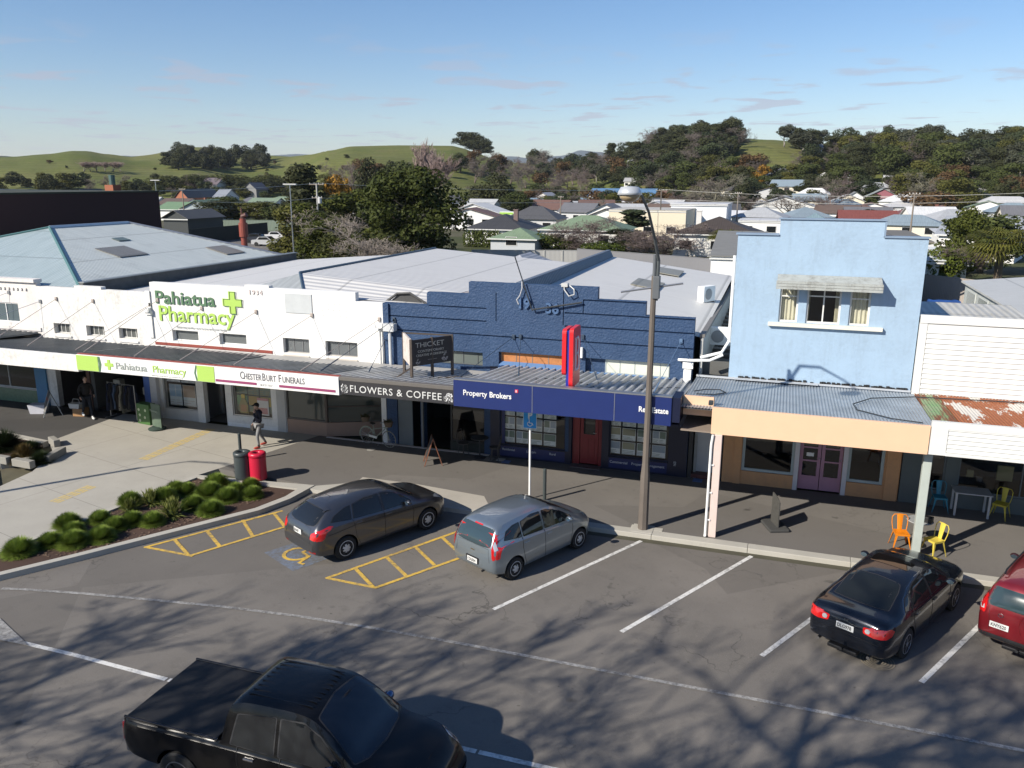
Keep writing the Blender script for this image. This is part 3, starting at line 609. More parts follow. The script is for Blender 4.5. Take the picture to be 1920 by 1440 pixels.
for i in range(16):
    mb=MB(); x=r.uniform(-29.3,-25.); y=YF+r.uniform(.5,2.6); z=r.uniform(.02,2.0); s=r.uniform(.15,.4); mb.bbox(x,y,z,x+s*1.2,y+s,z+s,.01); b.add(mb,'shelf_item',plain(r.choice([(.4,.4,.42),(.25,.1,.06),(.12,.16,.3),(.35,.3,.2),(.1,.2,.1),(.5,.48,.4)]),.6))
# ============ 3. pharmacy ============
b=B('pharmacy','white pharmacy with large green lettering and green cross on its wall','shop',(-21.3,YF,0)); ph=b
def d3(x,z):
    top=5.65 if x<-19.6 else 5.74
    if z>top-.001 and z>5.65-.001 and x<-19.6: return None
    if 3.33<z<3.78 and (-23.2<x<-21.95 or -20.95<x<-19.7): return .2
    if z<2.85 and (-23.95<x<-22.3 or -21.95<x<-20.9): return None
    if .45<z<2.85 and -20.6<x<-18.75: return None
    return 0.
mb=MB(); cells(mb,[-24.1,-23.95,-23.2,-22.3,-21.95,-20.95,-20.9,-20.6,-19.7,-19.6,-18.75,-18.52],[0,.45,2.85,3.33,3.78,5.65,5.74],d3,YF,YF+.25); b.add(mb,'facade',WWALL2)
# window plinth and frame for the left window
mb=MB(); mb.box(-23.95,YF+.02,0,-22.3,YF+.2,.45); b.add(mb,'plinth',plain((.55,.55,.54),.6))
b.window(-23.95,-22.3,.45,2.85,YF+.05,ALU,GL,mull=(),fw=.05,name='shop_window'); b.window(-20.6,-18.75,.45,2.85,YF+.05,ALU,GL,mull=(),fw=.05,name='shop_window')
mb=MB(); mb.box(-20.85,YF-.012,.0,-18.54,YF-.001,.16); b.add(mb,'skirting',WHITE)
for a,c in ((-23.2,-21.95),(-20.95,-19.7)): b.window(a,c,3.34,3.77,YF+.15,WHITE,dglass((.11,.12,.12),.3),fw=.035,d=.04)
mb=MB(); mb.box(-24.08,YF-.02,3.12,-18.54,YF-.002,3.235); b.add(mb,'flashing',REDTRIM)
room(b,-24.0,-18.6,2.9,3.,(.13,.13,.125),(.10,.10,.1))
listing_cards(b,-23.85,-22.4,1.55,2.8,2,2,YF+.12,3,'poster',[plain((.62,.64,.66),.5),plain((.12,.13,.16),.5),plain((.45,.12,.08),.5),plain((.35,.45,.5),.5)])
listing_cards(b,-23.8,-22.45,.55,1.5,2,1,YF+.16,9,'poster',[plain((.6,.62,.6),.5),plain((.4,.28,.2),.5),plain((.5,.45,.35),.5),plain((.3,.4,.5),.5)])
pc=[plain((.13,.18,.14),.5),plain((.35,.22,.05),.5),plain((.40,.30,.08),.5),plain((.16,.30,.14),.5)]
listing_cards(b,-20.5,-18.85,.6,2.75,3,3,YF+.16,12,'poster',pc,.02)
# bottle-shaped and packet displays at the right window
def outline(pts,cx,cz,s,y,th=.02): return [(cx+x*s,y,cz+z*s) for x,z in pts]
bot=[(-.3,0),(.3,0),(.34,.5),(.2,.85),(.13,.95),(.13,1.2),(-.13,1.2),(-.13,.95),(-.2,.85),(-.34,.5)]
mb=MB(); mb.prism(outline(bot,-20.15,.56,.62,YF+.115),(0,.015,0),m=0); mb.prism(outline([(-.22,.1),(.22,.1),(.22,.55),(-.22,.55)],-20.15,.56,.62,YF+.112),(0,.003,0),m=1); mb.prism(outline([(-.14,1.),(.14,1.),(.14,1.25),(-.14,1.25)],-20.15,.56,.62,YF+.112),(0,.003,0),m=2); b.add(mb,'display_card',[plain((.30,.24,.08),.5),plain((.42,.2,.08),.5),plain((.6,.42,.06),.5)])
mb=MB(); mb.box(-19.5,YF+.112,.55,-18.98,YF+.127,1.25,m=0); mb.box(-19.5,YF+.109,1.15,-18.98,YF+.112,1.25,m=1); mb.box(-19.45,YF+.109,.6,-19.03,YF+.112,.85,m=1); b.add(mb,'display_card',[plain((.62,.58,.56),.5),plain((.48,.2,.2),.5)])
# door recess frame
mb=MB(); mb.box(-22.28,YF+.3,0,-22.2,YF+1.4,2.85); mb.box(-20.98,YF+.3,0,-20.9,YF+1.4,2.85); mb.box(-22.2,YF+1.4,0,-22.1,YF+1.46,2.5); b.add(mb,'door_frame',ALU)
GRD=plain((.085,.17,.09),.5,var=.04); GRL=plain((.38,.57,.11),.5,var=.04); GRY=plain((.30,.33,.31),.5)
b.txt('Pahiatua',.72,GRD,-23.88,YF-.03,4.83,bold=.012,depth=.02,sx=1.2,name='lettering'); b.txt('Pharmacy',.86,GRL,-23.78,YF-.03,4.14,bold=.012,depth=.02,sx=1.08)
b.txt('Balancing quality care to you and your family',.125,plain((.45,.47,.46),.5),-22.95,YF-.03,3.88,depth=.01,sx=1.05)
def cross(cx,cz,s,y,m,th=.02,k=.33):
    a=s*k/1.; mb=MB(); pts=[(-a/2,-s/2),(a/2,-s/2),(a/2,-a/2),(s/2,-a/2),(s/2,a/2),(a/2,a/2),(a/2,s/2),(-a/2,s/2),(-a/2,a/2),(-s/2,a/2),(-s/2,-a/2),(-a/2,-a/2)]
    mb.prism([(cx+x,y,cz+z) for x,z in pts],(0,th,0)); return mb
cr=b.add(cross(-20.22,5.02,.86,YF-.03,GRL),'cross_emblem',GRL); mb=MB(); pts=[(-.14,-.43),(.14,-.43),(.14,-.14),(.43,-.14),(.43,.14),(.14,.14),(.14,.43),(-.14,.43),(-.14,.14),(-.43,.14),(-.43,-.14),(-.14,-.14)]
mb.path([(-20.16+x,YF-.035,5.0+z) for x,z in pts],.014,n=4,closed=True); b.add(mb,'cross_outline',GRD)
b.txt('1934',.25,plain((.66,.58,.55),.8),-19.45,YF-.015,5.38,depth=.03,sx=1.15,space=1.15)
canp=canopy_sheet(-24.2,-18.5,21.97,3.52,YF,3.02,.26,.055); b.add(canp,'canopy_roof',SHEETD)
for x,xe in ((-23.75,-24.3),(-21.65,-22.0),(-19.15,-20.0)): tie(b,x,4.72 if x>-23 else 4.95,xe,23.0,3.45,RUSTR)
mb=MB(); mb.bbox(-23.41,21.80,3.10,-17.6,21.93,3.66,.008); fas=b.add(mb,'fascia',plain((.74,.74,.72),.5)); 
mb=MB(); mb.box(-23.4,21.788,3.115,-22.45,21.799,3.645); b.add(mb,'green_panel',GRL,fas); mb=MB(); mb.box(-18.3,21.788,3.115,-17.62,21.799,3.645); b.add(mb,'green_panel',GRL,fas)
mb=MB(); mb.prism([(-22.45,21.79,3.115),(-22.42,21.79,3.38),(-22.45,21.79,3.645),(-22.36,21.79,3.645),(-22.31,21.79,3.38),(-22.38,21.79,3.115)],(0,.009,0)); mb.prism([(-18.3,21.79,3.115),(-18.36,21.79,3.38),(-18.3,21.79,3.645),(-18.35,21.79,3.645),(-18.42,21.79,3.38),(-18.36,21.79,3.115)],(0,.009,0)); b.add(mb,'trim',GRD,fas)
b.add(cross(-21.98,3.39,.36,21.785,GRL,.012),'cross_emblem',GRL,fas)
b.txt('Pahiatua',.34,GRY,-21.7,21.79,3.27,parent=fas,depth=.01,bold=.003,sx=1.18); b.txt('Pharmacy',.34,GRL,-20.13,21.79,3.27,parent=fas,depth=.01,bold=.002,sx=1.04); b.txt('Balancing quality care to you and your family',.06,plain((.5,.52,.5),.5),-20.2,21.79,3.15,parent=fas,depth=.006,sx=1.2)
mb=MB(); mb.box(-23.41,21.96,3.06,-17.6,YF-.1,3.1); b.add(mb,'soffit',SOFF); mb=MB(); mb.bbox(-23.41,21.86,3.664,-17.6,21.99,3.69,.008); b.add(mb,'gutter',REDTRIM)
# ============ 4. funeral shop ============
b=B('funeral_shop','white shop with grey square wall panel and purple-striped fascia, right of the pharmacy','shop',(-16.1,YF,0)); fu=b
def d4(x,z):
    top=5.65 if x<-14.85 else 5.33
    if x>-14.85 and z>5.33: return None
    if 3.2<z<3.78 and (-18.05<x<-16.9 or -16.2<x<-14.85): return .2
    if z<2.85 and -18.1<x<-13.95: return None
    return 0.
mb=MB(); cells(mb,[-18.52,-18.1,-18.05,-16.9,-16.2,-14.85,-13.95,-13.75],[0,2.85,3.2,3.78,5.33,5.65],d4,YF,YF+.25); b.add(mb,'facade',wallm((.80,.79,.76),.14,1.,.15,.6))
for a,c in ((-18.05,-16.9),(-16.2,-14.85)): b.window(a,c,3.22,3.76,YF+.15,plain((.2,.2,.2),.5),dglass((.10,.11,.115),.2),mull=[a+(c-a)*k/3 for k in (1,2)],fw=.03,d=.04); mb=MB(); mb.prism([(a,YF-.04,3.12),(a,YF+.15,3.22),(a,YF+.15,3.16),(a,YF-.04,3.06)],(c-a,0,0)); b.add(mb,'sill',plain((.5,.46,.40),.8))
mb=MB(); mb.bbox(-17.84,YF-.03,4.76,-16.68,YF-.002,5.5,.01); b.add(mb,'blank_sign',plain((.50,.52,.52),.5))
r=random.Random(8); mb=MB()
for i in range(15):
    x=-16.25+(i%5)*.24+r.uniform(-.03,.03); z=5.15-(i//5)*.22+r.uniform(-.02,.02); mb.box(x,YF-.006,z,x+.035,YF-.001,z+r.uniform(.02,.06))
b.add(mb,'fixing_marks',plain((.5,.5,.48),.8))
mb=canopy_sheet(-18.5,-13.55,21.97,3.52,YF,2.95,.22,.06); b.add(mb,'canopy_roof',SHEETM)
for x,xe in ((-16.7,-17.75),(-13.9,-15.1)): tie(b,x,4.72,xe,23.0,3.45,RUSTR)
mb=MB(); mb.bbox(-17.6,21.80,3.08,-12.98,21.93,3.66,.008); fas=b.add(mb,'fascia',plain((.74,.73,.71),.5)); PUR=plain((.26,.045,.12),.5)
mb=MB(); mb.box(-17.58,21.79,3.16,-16.0,21.799,3.24); mb.box(-15.15,21.79,3.16,-13.1,21.799,3.24); b.add(mb,'stripe',PUR,fas)
DG_=plain((.14,.14,.15),.5); cap=dict(parent=fas,depth=.01,sx=.62)
for t,x,s in (('C',-16.62,.34),('HESTER',-16.47,.27),('B',-15.78,.34),('URT',-15.62,.27),('F',-15.17,.34),('UNERALS',-15.02,.27)): b.txt(t,s*1.05,DG_,x,21.795,3.33,parent=fas,depth=.01,sx=.66,bold=.002,space=1.06)
b.txt('SINCE 1937',.10,plain((.5,.5,.48),.5),-15.88,21.795,3.15,parent=fas,depth=.008,sx=.95)
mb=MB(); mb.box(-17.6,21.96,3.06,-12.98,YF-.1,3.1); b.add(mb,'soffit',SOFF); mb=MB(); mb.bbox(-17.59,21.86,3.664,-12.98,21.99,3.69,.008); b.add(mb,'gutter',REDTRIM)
# shopfront: window bay returning back to the door
mb=MB(); mb.box(-18.1,YF+.02,0,-16.35,YF+.2,.55); mb.prism([(-16.35,YF+.02,0),(-14.4,YF+.85,0),(-14.4,YF+1.05,0),(-16.35,YF+.22,0)],(0,0,.55)); b.add(mb,'plinth',plain((.30,.20,.15),.55)); 
b.window(-18.1,-16.35,.55,2.85,YF+.06,plain((.10,.09,.08),.4),dglass((.06,.07,.065),.08),name='shop_window',fw=.05)
mb=MB(); mb.prism([(-16.33,YF+.1,.55),(-14.4,YF+.92,.55),(-14.4,YF+.96,.55),(-16.33,YF+.14,.55)],(0,0,2.3)); b.add(mb,'angled_window',dglass((.05,.06,.055),.08)); mb=MB(); mb.bbox(-16.4,YF+.04,.55,-16.3,YF+.14,2.85,.01); mb.box(-14.4,YF+.85,0,-13.95,YF+1.05,2.85); mb.prism([(-16.33,YF+.07,1.15),(-14.4,YF+.89,1.15),(-14.4,YF+.91,1.15),(-16.33,YF+.09,1.15)],(0,0,.05)); b.add(mb,'frame',plain((.07,.05,.04),.5))
mb=MB(); mb.box(-18.5,YF-.03,0,-18.12,YF-.002,2.85); b.add(mb,'pilaster',plain((.42,.42,.41),.6))
# ============ roofs of pharmacy / funeral ============
mb=MB(); mb.cm=0
RB=[(-27.75,YF+.3,5.02),(-18.6,YF+.3,5.12),(-18.6,28.,5.6),(-17.6,40.,5.9),(-20.5,41.8,5.55),(-27.75,42.2,5.05)]
mb.poly([(-27.75,YF+.3,4.85),(-21.,YF+.3,5.3),(-21.,41.6,5.6),(-27.75,42.2,5.05)]); mb.poly([(-21.,YF+.3,5.3),(-18.6,YF+.3,5.4),(-18.6,42.,5.8),(-21.,41.6,5.6)])
ph.add(mb,'roof',ROOFP)
mb=MB(); mb.box(-27.7,42.,-.2,-17.6,42.2,4.9); ph.add(mb,'side_wall',WWALL)
# big pale roof over the funeral shop and florist: ridge on the left running back, falling right
xa=-18.5; zr=6.0; xb=-8.78; zb_=5.35
mb=MB(); mb.poly([(xa,28.5,zr),(xb,28.5,zb_),(xb,42.,zb_),(xa,42.,zr)]); mb.poly([(xa,28.5,zr),(-17.2,YF+.3,5.42),(xb,28.5,zb_)]); mb.poly([(-17.2,YF+.3,5.42),(xb,YF+.3,5.2),(xb,28.5,zb_)]); mb.cm=1; mb.poly([(xa,28.5,zr),(-20.3,YF+.3,5.38),(-17.2,YF+.3,5.42)]); mb.cm=0; mb.poly([(xa,42,zr),(xa,42,4.5),(xb,42.,4.5),(xb,42.,zb_)])
fu.add(mb,'roof',[ROOFP,roofm((.36,.38,.38),None,.3,'X',.4)])
mb=MB(); mb.box(xa-.05,28.5,4.8,xa+.02,42.,zr-.02); fu.add(mb,'roof_step',plain((.3,.31,.32),.6)); mb=MB(); mb.path([(-17.2,YF+.3,5.45),(xa,28.5,zr+.03),(xa,42.,zr+.03)],.05,n=6); fu.add(mb,'ridge_flashing',plain((.06,.09,.12),.4)); mb=MB(); mb.prism([(-11.3,YF+.9,5.62),(-9.6,YF+.9,5.5),(-9.2,YF+3.2,5.52),(-11.,YF+3.2,5.65)],(0,0,.02)); fu.add(mb,'patch_sheet',roofm((.42,.38,.36),(.34,.31,.29),.16,'X',.6,0,.6,.6))
mb=MB(); mb.path([(-13.9,YF+.5,5.28),(-13.4,YF+.5,5.62),(-12.9,YF+.5,5.66),(-12.2,YF+.5,5.28)],.05,n=5); mb.prism([(-13.85,YF+.55,5.2),(-13.4,YF+.55,5.58),(-12.9,YF+.55,5.62),(-12.3,YF+.55,5.2)],(0,.1,0)); fu.add(mb,'gable_end',plain((.05,.05,.05),.7))
# ============ 5. florist and 6. real estate: blue stepped facade ============
BLUE=stucco((.025,.054,.118),(.034,.070,.146)); BLUEP=plain((.012,.025,.12),.4,var=.12); NAVY=plain((.006,.009,.03),.4,var=.1)
tops=[(-13.72,-12.,5.34),(-12.,-10.4,5.80),(-10.4,-5.84,6.23),(-5.84,-4.24,5.83),(-4.24,-2.65,5.38)]
def top(x):
    for a,c,z in tops:
        if a<=x<c: return z
    return 0
GV=.06
def dblue(x,z,wins,shop):
    if z>top(x): return None
    for a,c,z0,z1 in wins:
        if a<x<c and z0<z<z1: return .2
    for a,c,z0,z1 in shop:
        if a<x<c and z0<z<z1: return None
    # grooves
    for gz in (4.38,4.88,5.33):
        if abs(z-gz)<.024 and not(-9.75<x<-6.95 and gz>4.6) : return GV
    if abs(z-5.79)<.024 and (x<-10.4 or x>-6.35) and not -13<x<-12: return GV
    if abs(x+9.4)<.016 and 4.88<z<5.9: return GV
    if abs(x+7.0)<.016 and 4.88<z<6.1: return GV
    if abs(x+6.32)<.016 and 5.33<z<5.79: return GV
    return 0.
xs0=[-9.416,-9.384,-7.016,-6.984,-6.336,-6.304,-9.75,-6.95]; zs0=[0]
for gz in (4.38,4.88,5.33,5.79): zs0+=[gz-.024,gz+.024]
zs0+=[5.34,5.38,5.80,5.83,5.9,6.1,6.23]
b=B('florist_shop','left half of the blue stepped facade over the florist and coffee shop','shop',(-11.2,YF,0)); fl=b
wins=[(-11.9,-9.9,3.25,3.75)]; shop=[(-13.3,-12.35,.0,2.8),(-12.2,-9.85,.0,2.8)]
mb=MB(); cells(mb,[-13.72,-12.,-10.4,-9.62,-11.9,-9.9,-13.3,-12.35,-12.2,-9.85]+[x for x in xs0 if x<-9.62],[2.8,3.25,3.75]+zs0,lambda x,z:dblue(x,z,wins,shop),YF,YF+.25); b.add(mb,'facade',BLUE)
b.window(-11.9,-9.9,3.26,3.74,YF+.15,plain((.10,.11,.11),.5),dglass((.12,.14,.13),.25),mull=[-11.3,-10.7,-10.15],fw=.035,d=.04)
mb=MB(); mb.box(-13.72,YF-.08,4.0,-13.5,YF-.002,5.32); b.add(mb,'pilaster',BLUE); mb=MB(); mb.box(-13.62,YF-.3,4.35,-13.2,YF-.005,4.62); mb.tube((-13.42,YF-.16,4.35),(-13.42,YF-.16,3.1),.06,n=8); b.add(mb,'downpipe',plain((.55,.56,.56),.5)); mb=MB(); mb.bbox(-14.0,YF-.25,4.42,-13.68,YF-.003,4.6,.015); mb.tube((-13.85,YF-.12,4.42),(-13.85,YF-.12,3.0),.05,n=8); fu.add(mb,'downpipe',WWALL2)
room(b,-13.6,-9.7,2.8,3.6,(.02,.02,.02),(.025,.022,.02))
mb=MB(); mb.box(-13.28,YF+.04,0,-12.7,YF+.1,2.8); b.add(mb,'door_panel',plain((.13,.15,.16),.6)); mb=MB(); mb.bbox(-12.28,YF-.1,0,-12.2,YF-.02,2.8,.01); b.add(mb,'post',plain((.12,.13,.14),.5))
b.window(-11.2,-9.85,.35,2.75,YF+.1,plain((.03,.03,.03),.5),GL,name='shop_window',trans=(2.1,),fw=.06)
mb=MB(); mb.box(-11.2,YF+.05,0,-9.85,YF+.2,.35); b.add(mb,'plinth',plain((.02,.025,.022),.6)); mb=MB(); mb.box(-16.3,YF-.12,-.02,-9.65,YF-.001,.028); b.add(mb,'threshold',plain((.48,.42,.38),.8))
mb=canopy_sheet(-13.5,-9.0,22.,3.55,YF,2.95,.24,.095); b.add(mb,'canopy_roof',SHEETL)
mb=MB(); mb.bbox(-12.97,21.84,3.12,-9.12,21.95,3.55,.006); fas=b.add(mb,'fascia',plain((.028,.027,.03),.5)); mb=MB(); mb.bbox(-12.97,21.82,3.56,-9.12,22.0,3.68,.01); b.add(mb,'gutter',plain((.12,.11,.10),.6))
b.txt('FLOWERS & COFFEE',.31,plain((.62,.62,.60),.5),-12.62,21.83,3.22,parent=fas,depth=.01,sx=1.03,space=1.1)
def flower(cx,cz,s,y,nm=7):
    mb=MB(); r=random.Random(int(cx*10))
    for i in range(26):
        a=r.uniform(.2,PI-.2); q=r.uniform(.3,1.)*s; x=cx+cos(a)*q*.5; z=cz+sin(a)*q; w=s*.12; t=r.uniform(0,PI)
        mb.poly([(x+w*cos(t+k*PI/3)*(.5 if k%3 else 1.),y,z+w*sin(t+k*PI/3)) for k in range(6)])
    for i in range(4): mb.box(cx-.01+i*.004,y,cz-.02,cx+.0+i*.004,y+.004,cz+s*.6)
    return mb
b.add(flower(-12.8,3.17,.3,21.832),'flower_emblem',plain((.6,.6,.6),.6),fas); b.add(flower(-9.28,3.17,.3,21.832),'flower_emblem',plain((.6,.6,.6),.6),fas)
mb=MB(); mb.box(-12.97,21.96,3.08,-9.0,YF-.1,3.12); b.add(mb,'soffit',SOFF)
tie(b,-13.3,4.75,-14.1,22.6,3.6,plain((.03,.05,.08),.5)); tie(b,-13.28,4.7,-12.95,23.4,3.2,plain((.03,.05,.08),.5)); tie(b,-8.75,4.4,-9.7,23.2,3.45,plain((.03,.05,.08),.5))
b=B('real_estate_office','right half of the blue stepped facade with relief date, over the real estate office','shop',(-5.7,YF,0)); pb=b
wins=[(-9.28+.9-.9,-7.0,3.38,3.84),(-6.2,-3.4,3.22,3.84)]; wins=[(-9.3+.62,-6.75,3.38,3.84),(-6.2,-3.36,3.24,3.84)]; wins=[(-8.45,-6.75,3.36,3.84),(-6.2,-3.36,3.24,3.84)]
XW0,XW1=YP(936,661,YF).x,YP(1050,680,YF).x
wins[0]=(-9.3,-6.95,3.38,3.84)
shop=[(-9.25,-6.85,.45,2.9),(-6.62,-5.55,0,2.9),(-5.3,-3.25,.45,2.9)]
mb=MB(); cells(mb,[-9.62,-5.84,-4.24,-2.65,-9.25,-6.85,-6.62,-5.55,-5.3,-3.25,wins[0][0],wins[0][1],-6.2,-3.36]+[x for x in xs0 if x>-9.62],[.45,2.9,3.24,3.38,3.84]+zs0,lambda x,z:dblue(x,z,wins,shop),YF,YF+.25); b.add(mb,'facade',BLUE)
ORG=plain((.42,.17,.06),.8,var=.4,sc=10); LTY=plain((.62,.64,.55),.7)
b.window(wins[0][0]+.02,wins[0][1]-.02,3.42,3.83,YF+.15,plain((.25,.2,.17),.6),ORG,mull=[wins[0][0]+(wins[0][1]-wins[0][0])*k/4 for k in (1,2,3)],fw=.03,d=.03)
b.window(-5.55,-3.4,3.34,3.83,YF+.15,plain((.35,.4,.42),.5),LTY,mull=[-5.05,-4.55,-4.1,-3.7],fw=.03,d=.03)
BLS=plain((.10,.19,.36),.5)
for a,c,z in ((wins[0][0],wins[0][1],3.38),(-6.2,-3.36,3.24)): mb=MB(); mb.prism([(a+.01,YF-.1,z-.06),(a+.01,YF+.15,z+.1),(a+.01,YF+.15,z+.0),(a+.01,YF-.1,z-.12)],(c-a-.02,0,0)); b.add(mb,'sill',BLS)
# relief year and drop tower emblem lines
for t,x in (('1',-8.82+.02),('9',-8.62)): pass
BLR=stucco((.055,.11,.22),(.07,.13,.25))
b.txt('19',.48,BLR,-8.63,YF-.03,5.42,depth=.10,bold=.015,sx=1.); b.txt('36',.48,BLR,-7.62,YF-.03,5.30,depth=.10,bold=.015,sx=1.)
mb=MB(); 
# aerial rod / bracket leaning on the parapet, cables
BK=plain((.03,.035,.04),.5)
mb=MB(); mb.tube((-9.35+.66,YF-.1,6.6+.55),(-8.05,YF-.12,5.35),.022,n=6); mb.tube((-8.05,YF-.16,5.4),(-6.35,YF-.10,5.72),.03,n=6); b.add(mb,'flag_bracket',BK)
mb=MB(); mb.path([(-7.02,YF+.12,6.28),(-6.95,YF-.12,6.12),(-6.78,YF-.16,5.92),(-6.6,YF-.14,5.98),(-6.62,YF-.1,6.14),(-6.8,YF,6.25)],.022,n=5); mb.bbox(-7.08,YF-.05,6.2,-6.86,YF+.15,6.32,.01); b.add(mb,'cable',plain((.5,.5,.48),.5))
mb=MB(); mb.path([(-8.5,YF+.1,6.3),(-8.42,YF-.12,6.1),(-8.5,YF-.12,5.85),(-8.62,YF-.1,5.7),(-8.55,YF-.1,5.55)],.02,n=5); b.add(mb,'cable',plain((.45,.45,.45),.5))
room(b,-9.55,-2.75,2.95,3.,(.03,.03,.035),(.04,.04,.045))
b.window(-9.25,-6.85,.45,2.9,YF+.05,NAVY,GL,fw=.05,name='shop_window'); b.window(-5.3,-3.25,.45,2.9,YF+.05,NAVY,GL,fw=.05,name='shop_window')
XL=[YP(940,800,YF).x,YP(1043,800,YF).x]; XR=[YP(1137,800,YF).x,YP(1250,820,YF).x]
listing_cards(b,XL[0],XL[1],.52,2.50,4,4,YF+.095,21,'listing_card'); listing_cards(b,XR[0],XR[1],.52,2.50,4,4,YF+.095,22,'listing_card')
mb=MB(); mb.box(-9.61,YF-.03,0,-9.26,YF-.002,3.3); mb.box(-9.26,YF-.025,0,-6.72,YF-.002,.45); mb.box(-6.72,YF-.03,0,-6.62,YF-.002,3.0); mb.box(-5.55,YF-.03,0,-5.3,YF-.002,3.0); mb.box(-5.3,YF-.025,0,-3.25,YF-.002,.45); mb.box(-3.25,YF-.03,0,-2.66,YF-.002,3.2); b.add(mb,'shopfront_cladding',NAVY)
SB_=plain((.01,.02,.10),.4)
for q_ in ((-9.25,YF-.032,.06,-6.85,YF-.026,.42),(-5.28,YF-.032,.06,-3.3,YF-.026,.42),(-9.2,YF+.04,.5,-9.08,YF+.045,2.5)): mb=MB(); mb.box(*q_); b.add(mb,'sign_strip',SB_)
WT=plain((.60,.62,.65),.5)
for t,x in (('Residential',-9.15),('Lifestyle',-8.25),('Rural',-7.4)): b.txt(t,.115,WT,x,YF-.04,.27,depth=.008,sx=.95)
b.txt('Commercial',.125,WT,-5.25,YF-.04,.24,depth=.008); b.txt('Property Management',.125,WT,-4.5,YF-.04,.24,depth=.008); b.txt('163',.12,WT,-3.0,YF-.045,.35,rot=(R(90),R(-90),0),depth=.008)
PBR=plain((.33,.02,.03),.5); mb=MB(); mb.box(-9.36,YF-.045,2.1,-9.0,YF-.035,2.55); b.add(mb,'logo_panel',PBR)
def blogo(cx,cz,s,y,r): # open letter B outline
    P=[(-.32,.0),(-.32,1.),(.12,1.),(.30,.86),(.30,.62),(.14,.5),(-.12,.5),(.16,.5),(.36,.34),(.36,.14),(.18,.0),(-.12,.0)]
    mb=MB(); mb.path([(cx+x*s,y,cz+z*s) for x,z in P],r,n=5); return mb
b.add(blogo(-9.18,2.18,.28,YF-.05,.014),'logo',plain((.55,.3,.3),.5))
# red door with glazed top
DRD=plain((.19,.012,.018),.4); mb=MB(); mb.box(-6.6,YF+.08,0,-6.35,YF+.15,2.9); mb.box(-5.68,YF+.08,0,-5.56,YF+.15,2.9); mb.box(-6.35,YF+.08,2.75,-5.68,YF+.15,2.9); b.add(mb,'door_frame',DRD)
mb=MB(); mb.box(-6.33,YF+.1,.06,-5.70,YF+.145,1.12); mb.box(-6.33,YF+.1,1.12,-6.22,YF+.145,2.72); mb.box(-5.81,YF+.1,1.12,-5.70,YF+.145,2.72); mb.box(-6.22,YF+.1,2.6,-5.81,YF+.145,2.72); mb.bbox(-6.22,YF+.088,.2,-6.04,YF+.1,.95,.008); mb.bbox(-5.98,YF+.088,.2,-5.82,YF+.1,.95,.008); dr=b.add(mb,'door',DRD)
mb=MB(); mb.poly([(-6.22,YF+.12,1.12),(-5.81,YF+.12,1.12),(-5.81,YF+.12,2.6),(-6.22,YF+.12,2.6)]); b.add(mb,'pane',DG,dr); mb=MB(); mb.tube((-5.76,YF+.06,1.2),(-5.88,YF+.06,1.2),.012,n=6); b.add(mb,'handle',ALU,dr); b.add(blogo(-6.02,1.95,.16,YF+.11,.012),'logo',plain((.5,.05,.06),.5),dr)
mb=MB(); mb.box(-6.62,YF-.3,-.01,-5.54,YF+.08,.03); b.add(mb,'door_step',plain((.12,.09,.09),.8))
# canopy and blue fascia box
mb=canopy_sheet(-9.0,-2.55,22.1,3.70,YF,3.30,.24,.095); b.add(mb,'canopy_roof',SHEETL)
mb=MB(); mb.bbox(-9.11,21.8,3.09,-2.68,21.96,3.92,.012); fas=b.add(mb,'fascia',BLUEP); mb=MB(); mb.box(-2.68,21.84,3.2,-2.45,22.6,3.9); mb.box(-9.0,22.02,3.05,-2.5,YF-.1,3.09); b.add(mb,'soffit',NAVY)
for px in (998,1153): 
    x=YP(px,730,21.8).x; mb=MB(); mb.box(x-.008,21.795,3.1,x+.008,21.8,3.91); b.add(mb,'joint_strip',ALU,fas)
mb=MB(); mb.box(-9.11,21.79,3.9,-2.68,22.0,3.935); b.add(mb,'gutter',ALU)
WT2=plain((.80,.80,.80),.4,var=.02); x0=YP(868,740,21.79).x; b.txt('Property',.235,WT2,x0,21.79,3.46,parent=fas,depth=.012,bold=.002,sx=.9); b.txt('Brokers',.235,WT2,x0+.83,21.79,3.46,parent=fas,depth=.012,bold=.004,sx=.9)
xq=x0+1.62; mb=MB(); mb.bbox(xq,21.785,3.66,xq+.10,21.8,3.76,.01); b.add(mb,'logo_panel',plain((.6,.04,.09),.5),fas); b.txt('B',.09,WT2,xq+.02,21.78,3.68,parent=fas,depth=.006)
x0=YP(1197,770,21.79).x; b.txt('Real Estate',.215,WT2,x0,21.79,3.44,parent=fas,depth=.012,bold=.004,sx=.86)
TB=plain((.06,.12,.24),.5)
tie(b,-8.5,4.42,-7.85,24.2,3.55,plain((.03,.05,.08),.5)); tie(b,-6.75+.45,4.55,-5.3,24.4,3.5,plain((.03,.05,.08),.5)); tie(b,-3.05,4.62,-3.4,23.,3.6,plain((.10,.17,.28),.5))
mb=MB(); mb.bbox(-6.42,YF-.14,3.85,-6.28,YF-.003,4.2,.01); b.add(mb,'meter_box',WHITE)
mb=MB(); mb.box(-2.95,YF-.12,3.75,-2.62,YF-.002,3.95); mb.box(-2.9,YF-.25,3.3,-2.66,YF-.002,3.72); mb.path([(-3.1,YF-.1,4.02),(-2.6,YF-.2,4.05),(-2.1,YF-.25,4.1),(-1.7,YF-.2,4.3)],.045,n=8); b.add(mb,'waste_pipe',[WHITE])
mb=MB(); mb.path([(x,23.9+sin(x*1.7)*.5,3.66-(23.9-22.1)*.09+.06) for x in np.linspace(-8.9,-2.7,24)],.014,n=5); b.add(mb,'cable',BK)
